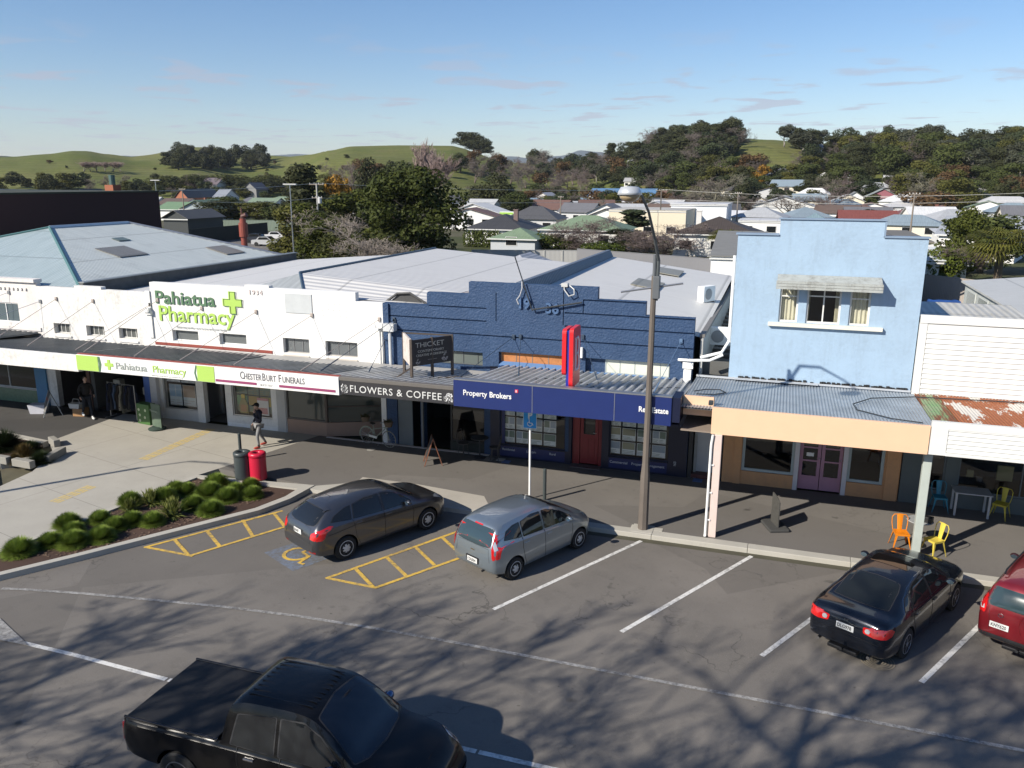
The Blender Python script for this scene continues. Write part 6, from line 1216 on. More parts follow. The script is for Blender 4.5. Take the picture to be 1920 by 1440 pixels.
# ---------------- vegetation meshes ----------------
def hit(px,py):
    "where the photograph's ray meets the ground"
    d=ray(px,py); h=math.hypot(d.x,d.y); t=30/h; last=None
    while t*h<1500:
        x,y=d.x*t,d.y*t; z=CAMH+d.z*t; g=tz(x,y)
        if z<=g:
            if last:
                a,b_=last,t
                for _ in range(12):
                    m=(a+b_)/2
                    if CAMH+d.z*m<=tz(d.x*m,d.y*m): b_=m
                    else: a=m
                t=b_
            return Vector((d.x*t,d.y*t,tz(d.x*t,d.y*t)))
        last=t; t+=3/h
    return None
def leafmesh(name,blobs,n,size,seed,mat,shell=.62,up=.25,aspect=.6,droop=0.):
    rg=np.random.default_rng(seed); B=np.array(blobs,float); vol=(B[:,3]*B[:,4]*B[:,5])**.72; pick=rg.choice(len(B),n,p=vol/vol.sum()); b=B[pick]
    u=rg.normal(size=(n,3)); u/=np.linalg.norm(u,axis=1)[:,None]; r=shell+(1.08-shell)*rg.random(n)**.7; r*=1+.12*np.sin(u[:,0]*7+pick)*np.cos(u[:,1]*6)
    c=b[:,:3]+u*r[:,None]*b[:,3:6]; nrm=u+np.array([0,0,up])+rg.normal(size=(n,3))*.55; nrm/=np.linalg.norm(nrm,axis=1)[:,None]
    t=np.cross(nrm,rg.normal(size=(n,3))); t/=np.linalg.norm(t,axis=1)[:,None]; s=np.cross(nrm,t); sz=size*(.6+.8*rg.random(n))[:,None]
    if droop: t=t*.3+np.array([0,0,-1.])*.7
    P=np.stack([c-t*sz,c-s*sz*aspect,c+t*sz*1.05+nrm*sz*.15,c+s*sz*aspect],1).reshape(-1,3)
    me=bpy.data.meshes.new(name); F=np.arange(4*n).reshape(-1,4)
    me.from_pydata(P.tolist(),[],F.tolist()); me.materials.append(mat); return me
BARK=plain((.09,.075,.06),.9,var=.3); BARKP=plain((.30,.27,.24),.9,var=.2); BARKB=plain((.15,.11,.095),.9,var=.2)
def trunkmesh(h,r,limbs,seed,mat,bend=.3):
    rr=random.Random(seed); mb=MB(); pts=[Vector((rr.uniform(-bend,bend)*i/5,rr.uniform(-bend,bend)*i/5,h*i/5)) for i in range(6)]; mb.path(pts,[r*(1.15-.85*i/5) for i in range(6)],n=7)
    for k in range(limbs):
        i=rr.randint(2,4); a=rr.uniform(0,2*PI); p=pts[i]; L=h*rr.uniform(.25,.45); q=p+Vector((cos(a)*L,sin(a)*L,L*.7)); mb.path([p,(p+q)/2+Vector((0,0,-.05*L)),q],[r*.5,r*.35,r*.12],n=5)
    o=mb.build('trunk',mat,smooth=True); me=o.data; bpy.data.objects.remove(o); return me
def baremesh(seed,h,spread,levels,mat,r0=.16,twig=3,up=.55,start=.25,nb=5,rmin=.012):
    rr=random.Random(seed); mb=MB()
    def br(p,d,L,r,l):
        k=3 if l>0 else 2; pts=[p]; dd=d.copy()
        for i in range(k): dd=(dd+Vector((rr.gauss(0,.16),rr.gauss(0,.16),rr.gauss(0,.08)+.06))).normalized(); pts.append(pts[-1]+dd*L/k)
        mb.path(pts,[max(rmin,r*(1-.55*i/k)) for i in range(k+1)],n=5 if l>=levels-1 else 3)
        if l>0:
            for j in range(nb if l<levels else nb+1):
                t=rr.uniform(start if l==levels else .2,1.); i=min(k-1,int(t*k)); q=pts[i]+(pts[i+1]-pts[i])*(t*k-i); a=rr.uniform(0,2*PI); o=dd.orthogonal().normalized(); o=Matrix.Rotation(a,3,dd)@o
                nd=(dd*up+o*spread+Vector((0,0,.25))).normalized(); br(q,nd,L*rr.uniform(.5,.72),r*rr.uniform(.42,.6),l-1)
    br(Vector((0,0,0)),Vector((0,0,1)),h*.55,r0,levels)
    o=mb.build('crown',mat,smooth=True); me=o.data; bpy.data.objects.remove(o); return me
def blobs(seed,n,R_,H0,H1,rb,kind='round'):
    rr=random.Random(seed); B=[]
    for i in range(n):
        t=rr.random(); z=H0+(H1-H0)*t
        prof={'round':math.sqrt(max(0,1-(2*t-1)**2))*.9+.08,'cone':(1-t)*.95+.05,'flat':.95-.35*t*t,'oval':math.sqrt(max(0,1-(1.7*t-.75)**2))*.8+.1}[kind]
        a=rr.uniform(0,2*PI); q=R_*prof*math.sqrt(rr.random())*.85; s=rb*rr.uniform(.65,1.25); B.append((q*cos(a),q*sin(a),z,s,s,s*(.75 if kind!='cone' else .6)))
    return B
LD=leafm((.048,.054,.024),(.068,.074,.030),(.10,.10,.045)); LM=leafm((.06,.075,.024),(.09,.105,.03)); LO=leafm((.08,.085,.022),(.13,.125,.032),(.20,.18,.04)); LB=leafm((.035,.05,.012),(.075,.095,.02),(.14,.15,.035)); LG=leafm((.045,.058,.028),(.065,.08,.034)); LY=leafm((.22,.12,.02),(.33,.18,.03)); LR=leafm((.10,.06,.03),(.13,.08,.035)); TW=plain((.14,.115,.10),.95,var=.25); TWP=plain((.15,.115,.105),.95,var=.25); TWG=plain((.15,.14,.10),.95,var=.25)
PROTO={}
def proto(kind,crown,trunk): PROTO[kind]=(crown,trunk)
def lowbush(kind,mat,seed,h=1.,w=1.): pass
for i in range(3):
    proto('dark%d'%i,leafmesh('crown',blobs(10+i,26,4.2,2.6,9.6,1.7,('round','flat','oval')[i]),5200,.25,30+i,LD),trunkmesh(6.5,.32,5,i,BARK))
    proto('mid%d'%i,leafmesh('crown',blobs(20+i,22,4.,2.2,9.4,1.6,('round','oval','flat')[i]),4600,.25,40+i,(LM,LG,LM)[i]),trunkmesh(6,.28,5,i+5,BARK))
    proto('olive%d'%i,leafmesh('crown',blobs(60+i,20,3.8,1.6,9.2,1.5,'round'),4400,.24,70+i,LO),trunkmesh(5.5,.25,5,i+9,BARK))
    proto('bare%d'%i,baremesh(5+i,10.5,.85,4,(TW,TWP,TWG)[i],.22,nb=5,rmin=.028),trunkmesh(4,.24,2,i+13,BARKB))
proto('fir',leafmesh('crown',blobs(91,34,3.2,1.2,9.8,1.1,'cone'),5200,.23,92,LD,droop=0.),trunkmesh(9,.25,0,3,BARK,.05)); proto('fir1',leafmesh('crown',blobs(93,30,2.2,.8,9.9,.9,'cone'),2400,.28,94,LG),trunkmesh(9,.2,0,4,BARK,.05))
proto('gum',leafmesh('crown',blobs(95,14,3.4,5.,9.6,1.5,'flat'),3600,.24,96,leafm((.065,.07,.045),(.09,.095,.06))),trunkmesh(8,.22,7,8,BARKP,.8))
proto('poplar',baremesh(31,12,.32,4,plain((.27,.20,.18),.95),.16,nb=6,up=1.2,start=.08,rmin=.026),trunkmesh(5,.14,0,6,BARKP,.1))
proto('autumn',leafmesh('crown',blobs(97,18,3.4,2.,9.,1.5),2000,.3,98,LY),trunkmesh(5.5,.22,4,7,BARK))
proto('russet',leafmesh('crown',blobs(99,18,3.6,1.6,9.,1.5),2000,.3,98,LR),trunkmesh(5.5,.22,4,9,BARK))
# nearer, denser kinds
proto('magnolia',leafmesh('crown',blobs(111,70,4.6,1.6,9.3,1.15,'round')+blobs(112,10,2.,7.8,9.6,.9),15000,.17,113,leafm((.035,.050,.012),(.075,.09,.02),(.19,.19,.05)),shell=.7),trunkmesh(7,.35,8,20,BARK))
proto('shrubtree',leafmesh('crown',blobs(121,30,2.6,.8,9.4,1.2,'oval'),6500,.17,122,leafm((.05,.07,.014),(.10,.11,.022),(.19,.17,.03))),trunkmesh(7,.14,6,21,BARK))
proto('thicket',leafmesh('crown',blobs(131,34,4.6,.6,6.,1.3,'flat'),7000,.17,132,leafm((.04,.05,.015),(.075,.08,.02),(.14,.12,.04))),trunkmesh(5,.14,8,22,BARKB))
proto('barebig',baremesh(77,9.5,1.05,5,plain((.25,.215,.185),.95,var=.2),.22,nb=5,up=.75,start=.1,rmin=.012),trunkmesh(2.,.22,0,23,plain((.33,.28,.24),.95),.1))
proto('barenear',baremesh(79,9.5,.9,5,plain((.15,.12,.10),.95,var=.2),.2,nb=4,up=.7,start=.2,rmin=.012),trunkmesh(2.5,.2,0,24,BARK,.1))
proto('brush',baremesh(81,7,1.1,4,TWP,.10,nb=7,up=.6,start=.05,rmin=.014),trunkmesh(1.2,.1,0,25,BARKB,.1))
proto('hedge0',leafmesh('crown',[(x*.9,0,1.0,1.,.9,1.1) for x in range(-4,5)],2600,.16,141,LB,shell=.75),trunkmesh(1.2,.1,3,26,BARK))
proto('bushy',leafmesh('crown',blobs(151,18,1.6,.5,1.9,.75,'round'),3600,.10,152,leafm((.05,.075,.012),(.10,.12,.02),(.17,.18,.03)),shell=.7),trunkmesh(1.2,.06,4,27,BARK))
def palm():
    mb=MB(); rr=random.Random(3)
    for k in range(58):
        a=rr.uniform(0,2*PI); e=rr.uniform(-.7,1.2); L=rr.uniform(1.5,2.1); d=Vector((cos(a)*cos(e),sin(a)*cos(e),sin(e))); up=Vector((0,0,1)); sd=d.cross(up).normalized(); c=Vector((0,0,5.)); p=c+d*L*.45
        mb.tube(c,p,.02,.015,n=3)
        for j in range(16):
            f=R(-75+10*j); dd=(d*cos(f)+sd*sin(f)); q=p+dd*L*.62+Vector((0,0,-.30*L*abs(cos(f))-.12)); m=p+dd*L*.35; n_=dd.cross(up).normalized()*.03
            mb.poly([p,m-n_,q,m+n_])
    o=mb.build('crown',leafm((.05,.065,.012),(.12,.12,.025),(.22,.18,.05))); me=o.data; bpy.data.objects.remove(o); return me
pt=MB(); pt.path([(0,0,0),(.05,0,2.5),(0,0,5.)],[.2,.17,.15],n=10); _o=pt.build('trunk',plain((.13,.10,.07),.95,var=.4)); PROTO['palm']=(palm(),_o.data); bpy.data.objects.remove(_o)
HT={'palm':6.8,'thicket':7.,'hedge0':2.1,'bushy':2.5,'poplar':13.,'barebig':11.5,'barenear':11.,'brush':8.,'bare0':12.,'bare1':12.,'bare2':12.,'magnolia':10.6}; WD_={'palm':4.,'thicket':11.5,'hedge0':9.5,'bushy':4.2,'fir':7.6,'fir1':5.6,'magnolia':10.6,'shrubtree':6.6,'poplar':5.,'barebig':10,'barenear':10,'brush':9.,'gum':8.8}
for k in list(PROTO): # true sizes of what was grown
    co=[v.co for v in PROTO[k][0].vertices]; HT[k]=max(c.z for c in co); xs_=sorted(c.x for c in co); WD_[k]=xs_[int(len(xs_)*.985)]-xs_[int(len(xs_)*.015)]
TREEN={'palm':'palm_tree','hedge0':'hedge','bushy':'shrub','fir':'conifer','fir1':'conifer','brush':'shrub','thicket':'shrub'}
PLANTED=[]
def plant(kind,loc,h,w,label,group=None,seed=0,cat=None,name=None):
    cr,tr=PROTO[kind]; name=name or TREEN.get(kind,'bare_tree' if kind.startswith(('bare','poplar')) else 'tree'); r=random.Random(seed*7+int(loc[0]*13)); t=thing(name,label,cat or name.replace('_',' '),loc,0 if kind=='hedge0' else r.uniform(0,6.28),group)
    sz=h/HT[kind]; sw=w/WD_[kind]; t.scale=(sw,sw,sz)
    for nm,me in (('crown',cr),('trunk',tr)):
        o=bpy.data.objects.new(nm,me); COL.objects.link(o); o.parent=t
    if name=='tree' and group: PLANTED.append((h/math.hypot(loc[0],loc[1]),t,kind))
    return t
def tree(kind,px,yb,yt,wpx,label,group=None,d=None,z=None,**k):
    if d: p=DP(px,340,d); p.z=tz(p.x,p.y)
    else:
        p=hit(px,yb)
        if p is None: return
    D=math.hypot(p.x,p.y); top=DP(px,yt,D).z; h=max(1.,top-p.z); return plant(kind,p,h,wpx*D/FPX/cos(_p)*.97,label,group,seed=int(px),**k)
# ---------------- named trees behind the shops ----------------
tree('magnolia',772,0,306,146,'big dense dark green tree towering behind the pale roofs, left of the hip-roofed houses',d=92)
tree('barebig',690,0,385,175,'leafless pale-barked tree spreading just behind the pale roof ridge',d=76)
tree('thicket',668,0,425,150,'low green-brown tree mass behind the leafless pale tree',d=84)
tree('shrubtree',556,0,376,92,'tall yellow-green bushy tree beside the small car park',d=112); tree('shrubtree',612,0,408,85,'lower yellow-green bush right of the tall bushy tree and left of the leafless tree',d=98)
tree('olive0',538,0,384,66,'olive green tree left of the tall yellow-green bushy tree',d=108); tree('shrubtree',588,0,396,84,'yellow-green bush between the two bushy trees beside the car park',d=101); tree('shrubtree',668,0,352,110,'olive green tree between the concrete pole and the big dark tree',d=118)
tree('fir',567,0,305,82,'tall dark pointed conifer left of the concrete power pole',d=150); tree('autumn',628,0,326,48,'orange-tinged tree right of the concrete power pole',d=150); tree('dark1',640,0,362,100,'dark spreading tree low behind the concrete power pole',d=135)
tree('bare1',655,0,298,75,'purple-brown leafless tree in front of the left grass hill',d=230); tree('dark2',692,0,293,52,'dark rounded tree above the grey roof, left of the big dark tree',d=230); tree('mid0',735,0,300,75,'dark olive tree rising just behind the big dark tree on its left',d=230)
tree('dark0',925,0,322,78,'dark tree standing behind the charcoal hip roof and the white bus',d=235); tree('poplar',793,0,256,50,'tallest pinkish leafless poplar seen above the big dark tree',d=330); tree('poplar',815,0,278,50,'shorter leafless poplar right of the tallest poplar',d=320)
tree('fir1',1190,0,392,60,'small conical evergreen in front of the cream factory wall',d=143); tree('dark1',1178,0,428,70,'dark spreading bush below the conical evergreen by the corrugated fence',d=121); tree('brush',1250,0,418,120,'purple-brown leafless bush behind the street lamp arm',d=114); tree('brush',1120,0,402,85,'grey leafless bush in front of the green-roofed white house',d=119); tree('bushy',1135,0,452,70,'green bush behind the fence, left of the corrugated part',d=108,name='shrub')
tree('bushy',1020,0,436,55,'bright green garden bush in front of the green hip-roofed verandah house',d=121,name='shrub'); tree('bushy',1072,0,446,50,'smaller green garden bush right of the bright one behind the white fence',d=121,name='shrub')
tree('hedge0',905,0,428,75,'clipped green hedge below the charcoal hip roof',d=127); tree('bare2',1345,0,322,90,'big leafless tree with pale trunk behind the brown hip-roofed house',d=235); tree('bare0',1300,0,330,90,'brown leafless tree left of the pale-trunked one',d=250); tree('dark2',1395,0,335,60,'dark tree right of the pale-trunked leafless tree',d=250)
tree('barenear',1478,0,362,95,'leafless tree in front of the big white gable behind the pale blue parapet',d=215); tree('bare1',1560,0,330,80,'tall thin leafless tree right of the big white gable',d=255); tree('mid1',1648,0,392,60,'green tree in front of the red roofs',d=190); tree('russet',1620,0,398,60,'russet-leaved tree beside the green tree in front of the red roofs',d=192)
tree('russet',1745,0,358,80,'dark russet tree by the white satellite dish and chimney',d=260); tree('bare2',1730,0,318,60,'pale leafless tree with round head on the right below the wooded hill',d=300)
tree('bushy',1780,0,462,85,'bright green bush over the pinkish corrugated fence',d=88,name='shrub'); tree('mid2',1860,0,395,120,'bushy green tree left of the palm',d=106); tree('brush',1838,0,455,110,'grey leafless brush behind the pinkish fence beside the palm',d=90); tree('shrubtree',1828,0,385,60,'slender young tree in front of the grey sloping roof',d=93)
tree('palm',1898,0,428,110,'green and yellow fan palm behind the fence at the right edge',d=85); tree('palm',1368,0,430,60,'small palm in front of the white wall of the brown-roofed house',d=112)
for i,(px,yt,w_,k,dd) in enumerate(((395,374,60,'dark1',215),(440,378,60,'olive0',218),(480,376,58,'olive1',212),(510,385,40,'mid0',205),(560,388,60,'dark0',185),(420,366,60,'mid2',240),(600,360,60,'mid1',195))): tree(k,px,0,yt,w_,'dense green tree in the row behind the pale green fence','trees behind the pale green fence',d=dd)
tree('bushy',395,0,404,24,'small dark spiky plant in front of the pale green fence',d=172,name='shrub')
# ---------------- woods ----------------
wr=random.Random(42)
def zone(poly,n,kinds,hs,group,label,wf=(.7,1.1),mind=4.5):
    xs=[p[0] for p in poly];ys=[p[1] for p in poly]; k=0;tries=0; done=[]
    while k<n and tries<n*30:
        tries+=1; x=wr.uniform(min(xs),max(xs)); y=wr.uniform(min(ys),max(ys)); c=False
        for i in range(len(poly)):
            (ax,ay),(bx,by)=poly[i],poly[i-1]
            if (ay>y)!=(by>y) and x<(bx-ax)*(y-ay)/(by-ay)+ax: c=not c
        if not c: continue
        p=hit(x,y)
        if p is None or math.hypot(p.x,p.y)<90: continue
        if any((p-q).length<mind for q in done): continue
        if any((p-q).length<rq for q,rq in KEEP): continue
        done.append(p); kd=wr.choice(kinds); h=wr.uniform(*hs); plant(kd,p,h,h*wr.uniform(*wf)*(.55 if kd in('fir1','poplar') else 1),label,group,seed=k); k+=1
# ---------------- houses ----------------
KEEP=[]
def hwall(c): return plain(c,.7,var=.06)
def house(name,label,cx,cy,w,d,hw,hr,roof='hip',rz=0.,wc=(.72,.71,.68),rc=(.10,.10,.105),ns=2,nside=1,rmat=None,chim=None,over=.45,group=None,z=None,small=False,cat='house'):
    z=tz(cx,cy) if z is None else z; t=thing(name,label,cat,(cx,cy,z),rz,group); KEEP.append((Vector((cx,cy,z)),max(w,d)*.62))
    WM=hwall(wc); mb=MB(); x,y=w/2,d/2
    mb.box(-x,-y,-1.5,x,y,hw)
    if roof=='gable': mb.prism([(-x,-y,hw),(-x,y,hw),(-x,0,hw+hr*.97)],(w,0,0))
    if roof=='gabley': mb.prism([(-x,-y,hw),(x,-y,hw),(0,-y,hw+hr*.97)],(0,d,0))
    mb.build('wall',WM,t)
    RM=rmat or roofm(rc,tuple(q*.75 for q in rc),.3,'X' if roof in('hip','gable') else 'Y',.5,.05,.6,.3); mb=MB(); X,Y=x+over,y+over; e=hw-.12; th=.10
    if roof=='hip':
        if w>=d: r1,r2=(-(X-Y),0,hw+hr),((X-Y),0,hw+hr); mb.poly([(-X,-Y,e),(X,-Y,e),r2,r1]); mb.poly([(X,Y,e),(-X,Y,e),r1,r2]); mb.poly([(X,-Y,e),(X,Y,e),r2]); mb.poly([(-X,Y,e),(-X,-Y,e),r1])
        else: r1,r2=(0,-(Y-X),hw+hr),(0,(Y-X),hw+hr); mb.poly([(-X,Y,e),(-X,-Y,e),r1,r2]); mb.poly([(X,-Y,e),(X,Y,e),r2,r1]); mb.poly([(-X,-Y,e),(X,-Y,e),r1]); mb.poly([(X,Y,e),(-X,Y,e),r2])
        mb.poly([(-X,-Y,e),(-X,Y,e),(X,Y,e),(X,-Y,e)])
    elif roof=='gable':
        for s in (-1,1): mb.prism([(-X,s*Y,e),(-X,0,hw+hr),(-X,0,hw+hr+th),(-X,s*Y,e+th)],(2*X,0,0))
    elif roof=='gabley':
        for s in (-1,1): mb.prism([(s*X,-Y,e),(0,-Y,hw+hr),(0,-Y,hw+hr+th),(s*X,-Y,e+th)],(0,2*Y,0))
    elif roof=='mono': mb.prism([(-X,-Y,hw+.02),(-X,Y,hw+hr),(-X,Y,hw+hr+th),(-X,-Y,hw+.02+th)],(2*X,0,0))
    else: mb.box(-X,-Y,hw+.01,X,Y,hw+.15)
    mb.build('roof',RM,t)
    if not small: mb=MB(); mb.box(-X,-Y-.05,e-.12,X,-Y,e+.03); mb.build('gutter',plain((.6,.6,.58),.6),t)
    def win(u,side,ww=1.3,wh=1.1,z0=1.0):
        mb=MB(); o=MB(); 
        if side=='f': mb.box(u-ww/2-.07,-y-.05,z0-.07,u+ww/2+.07,-y-.005,z0+wh+.07); o.poly([(u-ww/2,-y-.056,z0),(u+ww/2,-y-.056,z0),(u+ww/2,-y-.056,z0+wh),(u-ww/2,-y-.056,z0+wh)])
        else: s=1 if side=='r' else -1; mb.box(s*(x+.005),u-ww/2-.07,z0-.07,s*(x+.05),u+ww/2+.07,z0+wh+.07); q=[(s*(x+.056),u-ww/2,z0),(s*(x+.056),u+ww/2,z0),(s*(x+.056),u+ww/2,z0+wh),(s*(x+.056),u-ww/2,z0+wh)]; o.poly(q)
        f=mb.build('window',plain((.6,.6,.58),.5),t); o.build('pane',DG,f)
    for i in range(ns): win(-x+w*(i+.5)/ns+(.3 if i%2 else -.2),'f',min(1.6,w/ns*.5))
    for i in range(nside): win(-y+d*(i+.5)/nside,'r',min(1.4,d/nside*.5)); 
    if chim: mb=MB(); mb.box(chim[0]-.35,chim[1]-.3,hw-.5,chim[0]+.35,chim[1]+.3,hw+hr+.7); mb.box(chim[0]-.42,chim[1]-.37,hw+hr+.7,chim[0]+.42,chim[1]+.37,hw+hr+.82); mb.build('chimney',plain(chim[2],.85),t)
    return t
def hpx(name,label,pl,pr,yb,D,hw,hr,dep,**k):
    a=DP(pl,340,D);b_=DP(pr,340,D); c=(a+b_)/2; w=(b_-a).length; rz=k.pop('rz',None)
    if rz is None: rz=0.
    return house(name,label,c.x,c.y+dep/2,w,dep,hw,hr,rz=rz,**k)
GRN=(.20,.27,.17); CH=(.055,.055,.058); BRN=(.07,.055,.045); RDC=(.22,.07,.055); PBL=(.22,.30,.36); GRYR=(.30,.32,.34)
hpx('house','charcoal hip-roofed white house with brick chimney behind the clipped hedge',868,985,0,133,2.5,2.1,11,rc=CH,chim=(2.2,-1.,(.16,.11,.10)),nside=2)
hpx('house','low green hip-roofed house with a verandah on posts behind the white fence',917,1006,0,118,2,1.3,7,rc=GRN,wc=(.42,.44,.46),ns=1)
v=hpx('house','white house with green and dark hip roof right of the verandah house',1012,1172,0,125,2.9,1.9,10,rc=GRN,nside=2)
hpx('house','brown hip-roofed white house with chimney behind the white shed',1268,1428,0,115,3.1,2.1,11,rc=BRN,chim=(-2.6,-2.,(.6,.58,.55)),ns=3)
hpx('warehouse','blue-grey low roofed hall behind the white bus',945,1032,0,285,2.5,1.7,18,roof='gable',rc=PBL,cat='building',ns=3)
hpx('house','small white gabled house with its gable to the street, above the hall roof',995,1037,0,330,3.2,2.4,14,roof='gabley',rc=(.4,.4,.42),ns=1); hpx('house','white house with blue-grey hip roof and round gable vent, right of the white gable',1005,1060,0,315,2.5,1.6,10,rc=PBL,ns=1)
hpx('house','low blue-grey hip-roofed house behind the white gables',1055,1112,0,325,2.4,1.4,11,rc=PBL,ns=3)
hpx('school_hall','long hall with a steel-blue roof and row of small windows',1102,1226,0,328,3.2,2.8,18,roof='gable',rc=(.12,.24,.40),cat='building',ns=8)
hpx('house','brown-roofed white gabled house right of the bus',1072,1138,0,268,2.3,1.6,11,rc=(.13,.09,.08),ns=2); hpx('house','long low building with faded red roof in front of the blue-roofed hall',1150,1236,0,286,2.1,1.2,12,rc=(.33,.15,.12),wc=(.6,.5,.42),roof='gable')
hpx('factory','cream flat-roofed factory with a roller door recess',1142,1290,0,150,4.9,0.3,16,roof='flat',rc=(.5,.48,.43),wc=(.66,.58,.44),cat='building',ns=3,over=.05); hpx('factory','tall white flat-roofed block beside the cream factory',1260,1366,0,163,5.7,0.3,14,roof='flat',rc=(.6,.6,.6),wc=(.68,.70,.72),cat='building',ns=0,nside=0,over=.2)
hpx('house','big white gabled two-storey building above the pale blue parapet',1415,1532,0,226,4,2.4,14,roof='gabley',rc=(.35,.35,.36),wc=(.62,.62,.60),ns=4); hpx('house','flat-roofed white building with a dark window left of the raised parapet',1390,1470,0,158,3,0.3,10,roof='flat',rc=(.6,.6,.6),ns=2,over=.1); hpx('house','white-roofed low shed beside the big white gable',1376,1422,0,195,2.6,0.9,9,roof='gable',rc=(.7,.7,.7),ns=0)
hpx('house','pyramid blue-grey roof showing above the pale blue parapet',1494,1580,0,128,3.5,2,7.4,rc=(.20,.28,.31),wc=(.4,.42,.42),ns=1)
hpx('house','long red-roofed building with dark red wall',1583,1690,0,178,2.6,1.8,10,rc=RDC,wc=(.30,.05,.045),roof='gable',ns=1); hpx('house','red-roofed house with cream gable at its right end',1680,1782,0,215,2.4,1.7,11,rc=(.22,.08,.07),wc=(.62,.57,.50),roof='gabley',ns=1,chim=(4.6,2.,(.2,.08,.06)))
hpx('house','house with a purple-trimmed gable behind the red roofs',1630,1688,0,295,2.9,2.4,10,roof='gabley',rc=(.30,.33,.32),wc=(.28,.10,.12),ns=1); hpx('house','small white gabled house left of the purple-trimmed gable',1592,1622,0,295,2.3,1.7,9,roof='gabley',rc=(.25,.26,.27),ns=1)
hpx('warehouse','grey sloping-roofed building with white walls at the right edge',1806,1960,0,122,3.4,2,13,roof='gable',rc=(.34,.36,.39),rz=R(-18),cat='building',ns=2); hpx('house','small white flat-roofed house left of the grey sloping roof',1777,1830,0,135,2.5,0.5,8,roof='mono',rc=(.55,.56,.57),ns=3)
hpx('shed','brown flat-roofed outbuilding right of the raised parapet',1658,1752,0,70,5.4,0.15,15,roof='flat',rc=(.19,.17,.14),wc=(.5,.5,.48),cat='shed',ns=0,nside=0); hpx('shed','low shed with a bright white roof behind the pinkish fence',1742,1782,0,86,2.8,0.8,6,roof='mono',rc=(.66,.68,.68),cat='shed',ns=0,nside=0); hpx('shed','low shed with a dark blue roof behind the green bush',1785,1835,0,88,2.5,0.8,6,roof='mono',rc=(.10,.12,.16),cat='shed',ns=0,nside=0)
hpx('house','pale green gable-roofed house behind the pale green fence',322,388,0,222,3,2,12,roof='gabley',rc=(.17,.24,.15),wc=(.33,.38,.40),ns=1,rz=R(12)); hpx('house','long green roof with white wall joined to the pale green gabled house',282,338,0,226,2.8,1.6,9,roof='gable',rc=(.17,.26,.15),ns=0)
hpx('shed','black lean-to shed beside the dark brick wall',292,352,0,165,3,1.4,10,roof='gabley',rc=(.09,.09,.09),wc=(.035,.04,.04),cat='shed',ns=0,nside=0)
for pl_,pr_,D,lab,kw in ((2,66,300,'blue-gabled shed seen over the left end of the brick wall',dict(roof='gabley',rc=(.5,.52,.54),wc=(.20,.24,.28))),(140,158,330,'tiny white gabled house over the brick wall',dict(roof='gabley')),(322,352,330,'small house with an orange-brown gable over the green roof',dict(roof='gabley',rc=(.1,.1,.1),wc=(.35,.12,.06))),(352,385,345,'dark-roofed house with a brown gable right of the orange one',dict(roof='gabley',rc=(.08,.09,.10),wc=(.30,.12,.08))),(372,410,420,'long mauve-grey roof in front of the rushes',dict(roof='gable',rc=(.16,.13,.14))),(395,420,330,'pale grey low roof left of the green hedges',dict(roof='gable',rc=(.25,.27,.30))),(452,482,400,'dark pointed roof in front of the rushes',dict(roof='gabley',rc=(.10,.10,.12),wc=(.2,.2,.2))),(652,684,260,'steep purple-grey roof left of the big dark tree',dict(roof='gable',rc=(.13,.12,.13),wc=(.2,.19,.19))),(684,716,270,'lower purple-grey roof next to the steep one',dict(roof='gable',rc=(.15,.13,.14),wc=(.2,.19,.19)))):
    k=dict(hw=4. if D>250 else 3,hr=3.2); hpx('house',lab,pl_,pr_,0,D,3.6,3.,9,ns=1,nside=0,small=True,**kw)
# houses on the slopes
for px,py,wpx,rc,lab in ((1185,312,18,(.35,.35,.36),'white hillside house below the poplars, highest of its cluster'),(1184,332,10,(.4,.4,.4),'tiny white hillside house under the highest of its cluster'),(1266,306,22,(.22,.26,.28),'pale house with blue-grey roof high in the wooded hillside'),(1252,328,26,(.3,.3,.31),'white house with gabled end halfway down the hillside'),(1258,345,24,(.12,.11,.11),'brown-roofed house below the hillside gable'),(1302,343,32,(.55,.54,.52),'long pale roof at the foot of the hillside, partly behind trees'),(1478,337,44,(.13,.13,.14),'long low white house with dark roof below the grass patch'),(1443,345,16,(.5,.5,.5),'small white shed left of the long low hillside house'),(1545,345,26,(.5,.49,.45),'cream two-storey house on the slope right of the long low one'),(1445,358,20,(.4,.42,.42),'grey roof house below the small white shed'),(1602,344,14,(.6,.6,.6),'tiny white house among trees under the ridge houses'),(1530,289,14,(.2,.22,.25),'leftmost of the houses on the skyline ridge'),(1552,288,16,(.3,.32,.34),'middle house on the skyline ridge'),(1578,287,18,(.35,.36,.36),'rightmost of the houses on the skyline ridge'),(1672,352,16,(.6,.6,.6),'small white house half hidden in the dark trees'),(1745,345,18,(.6,.6,.6),'white house behind the pale round-headed leafless tree'),(1798,352,40,(.12,.14,.17),'long dark blue-grey roof among the right-hand trees'),(1180,352,12,(.4,.4,.4),'tiny pale shed beside the blue-roofed hall')):
    p=hit(px,py)
    if p is None: continue
    D=math.hypot(p.x,p.y); w_=wpx*D/FPX; house('house',lab,p.x,p.y+3.5,max(5,w_),6.5,2.8,1.6,'hip' if px%2 else 'gable',0,rc=rc,ns=2,nside=0,small=True,z=p.z,chim=None)
p=hit(1158,362)
house('house','old house with a faded red roof among the bare trees',*DP(1142,340,300)[:2],13,9,3.2,2.4,'hip',0,rc=(.30,.10,.09),wc=(.4,.3,.25),small=True)

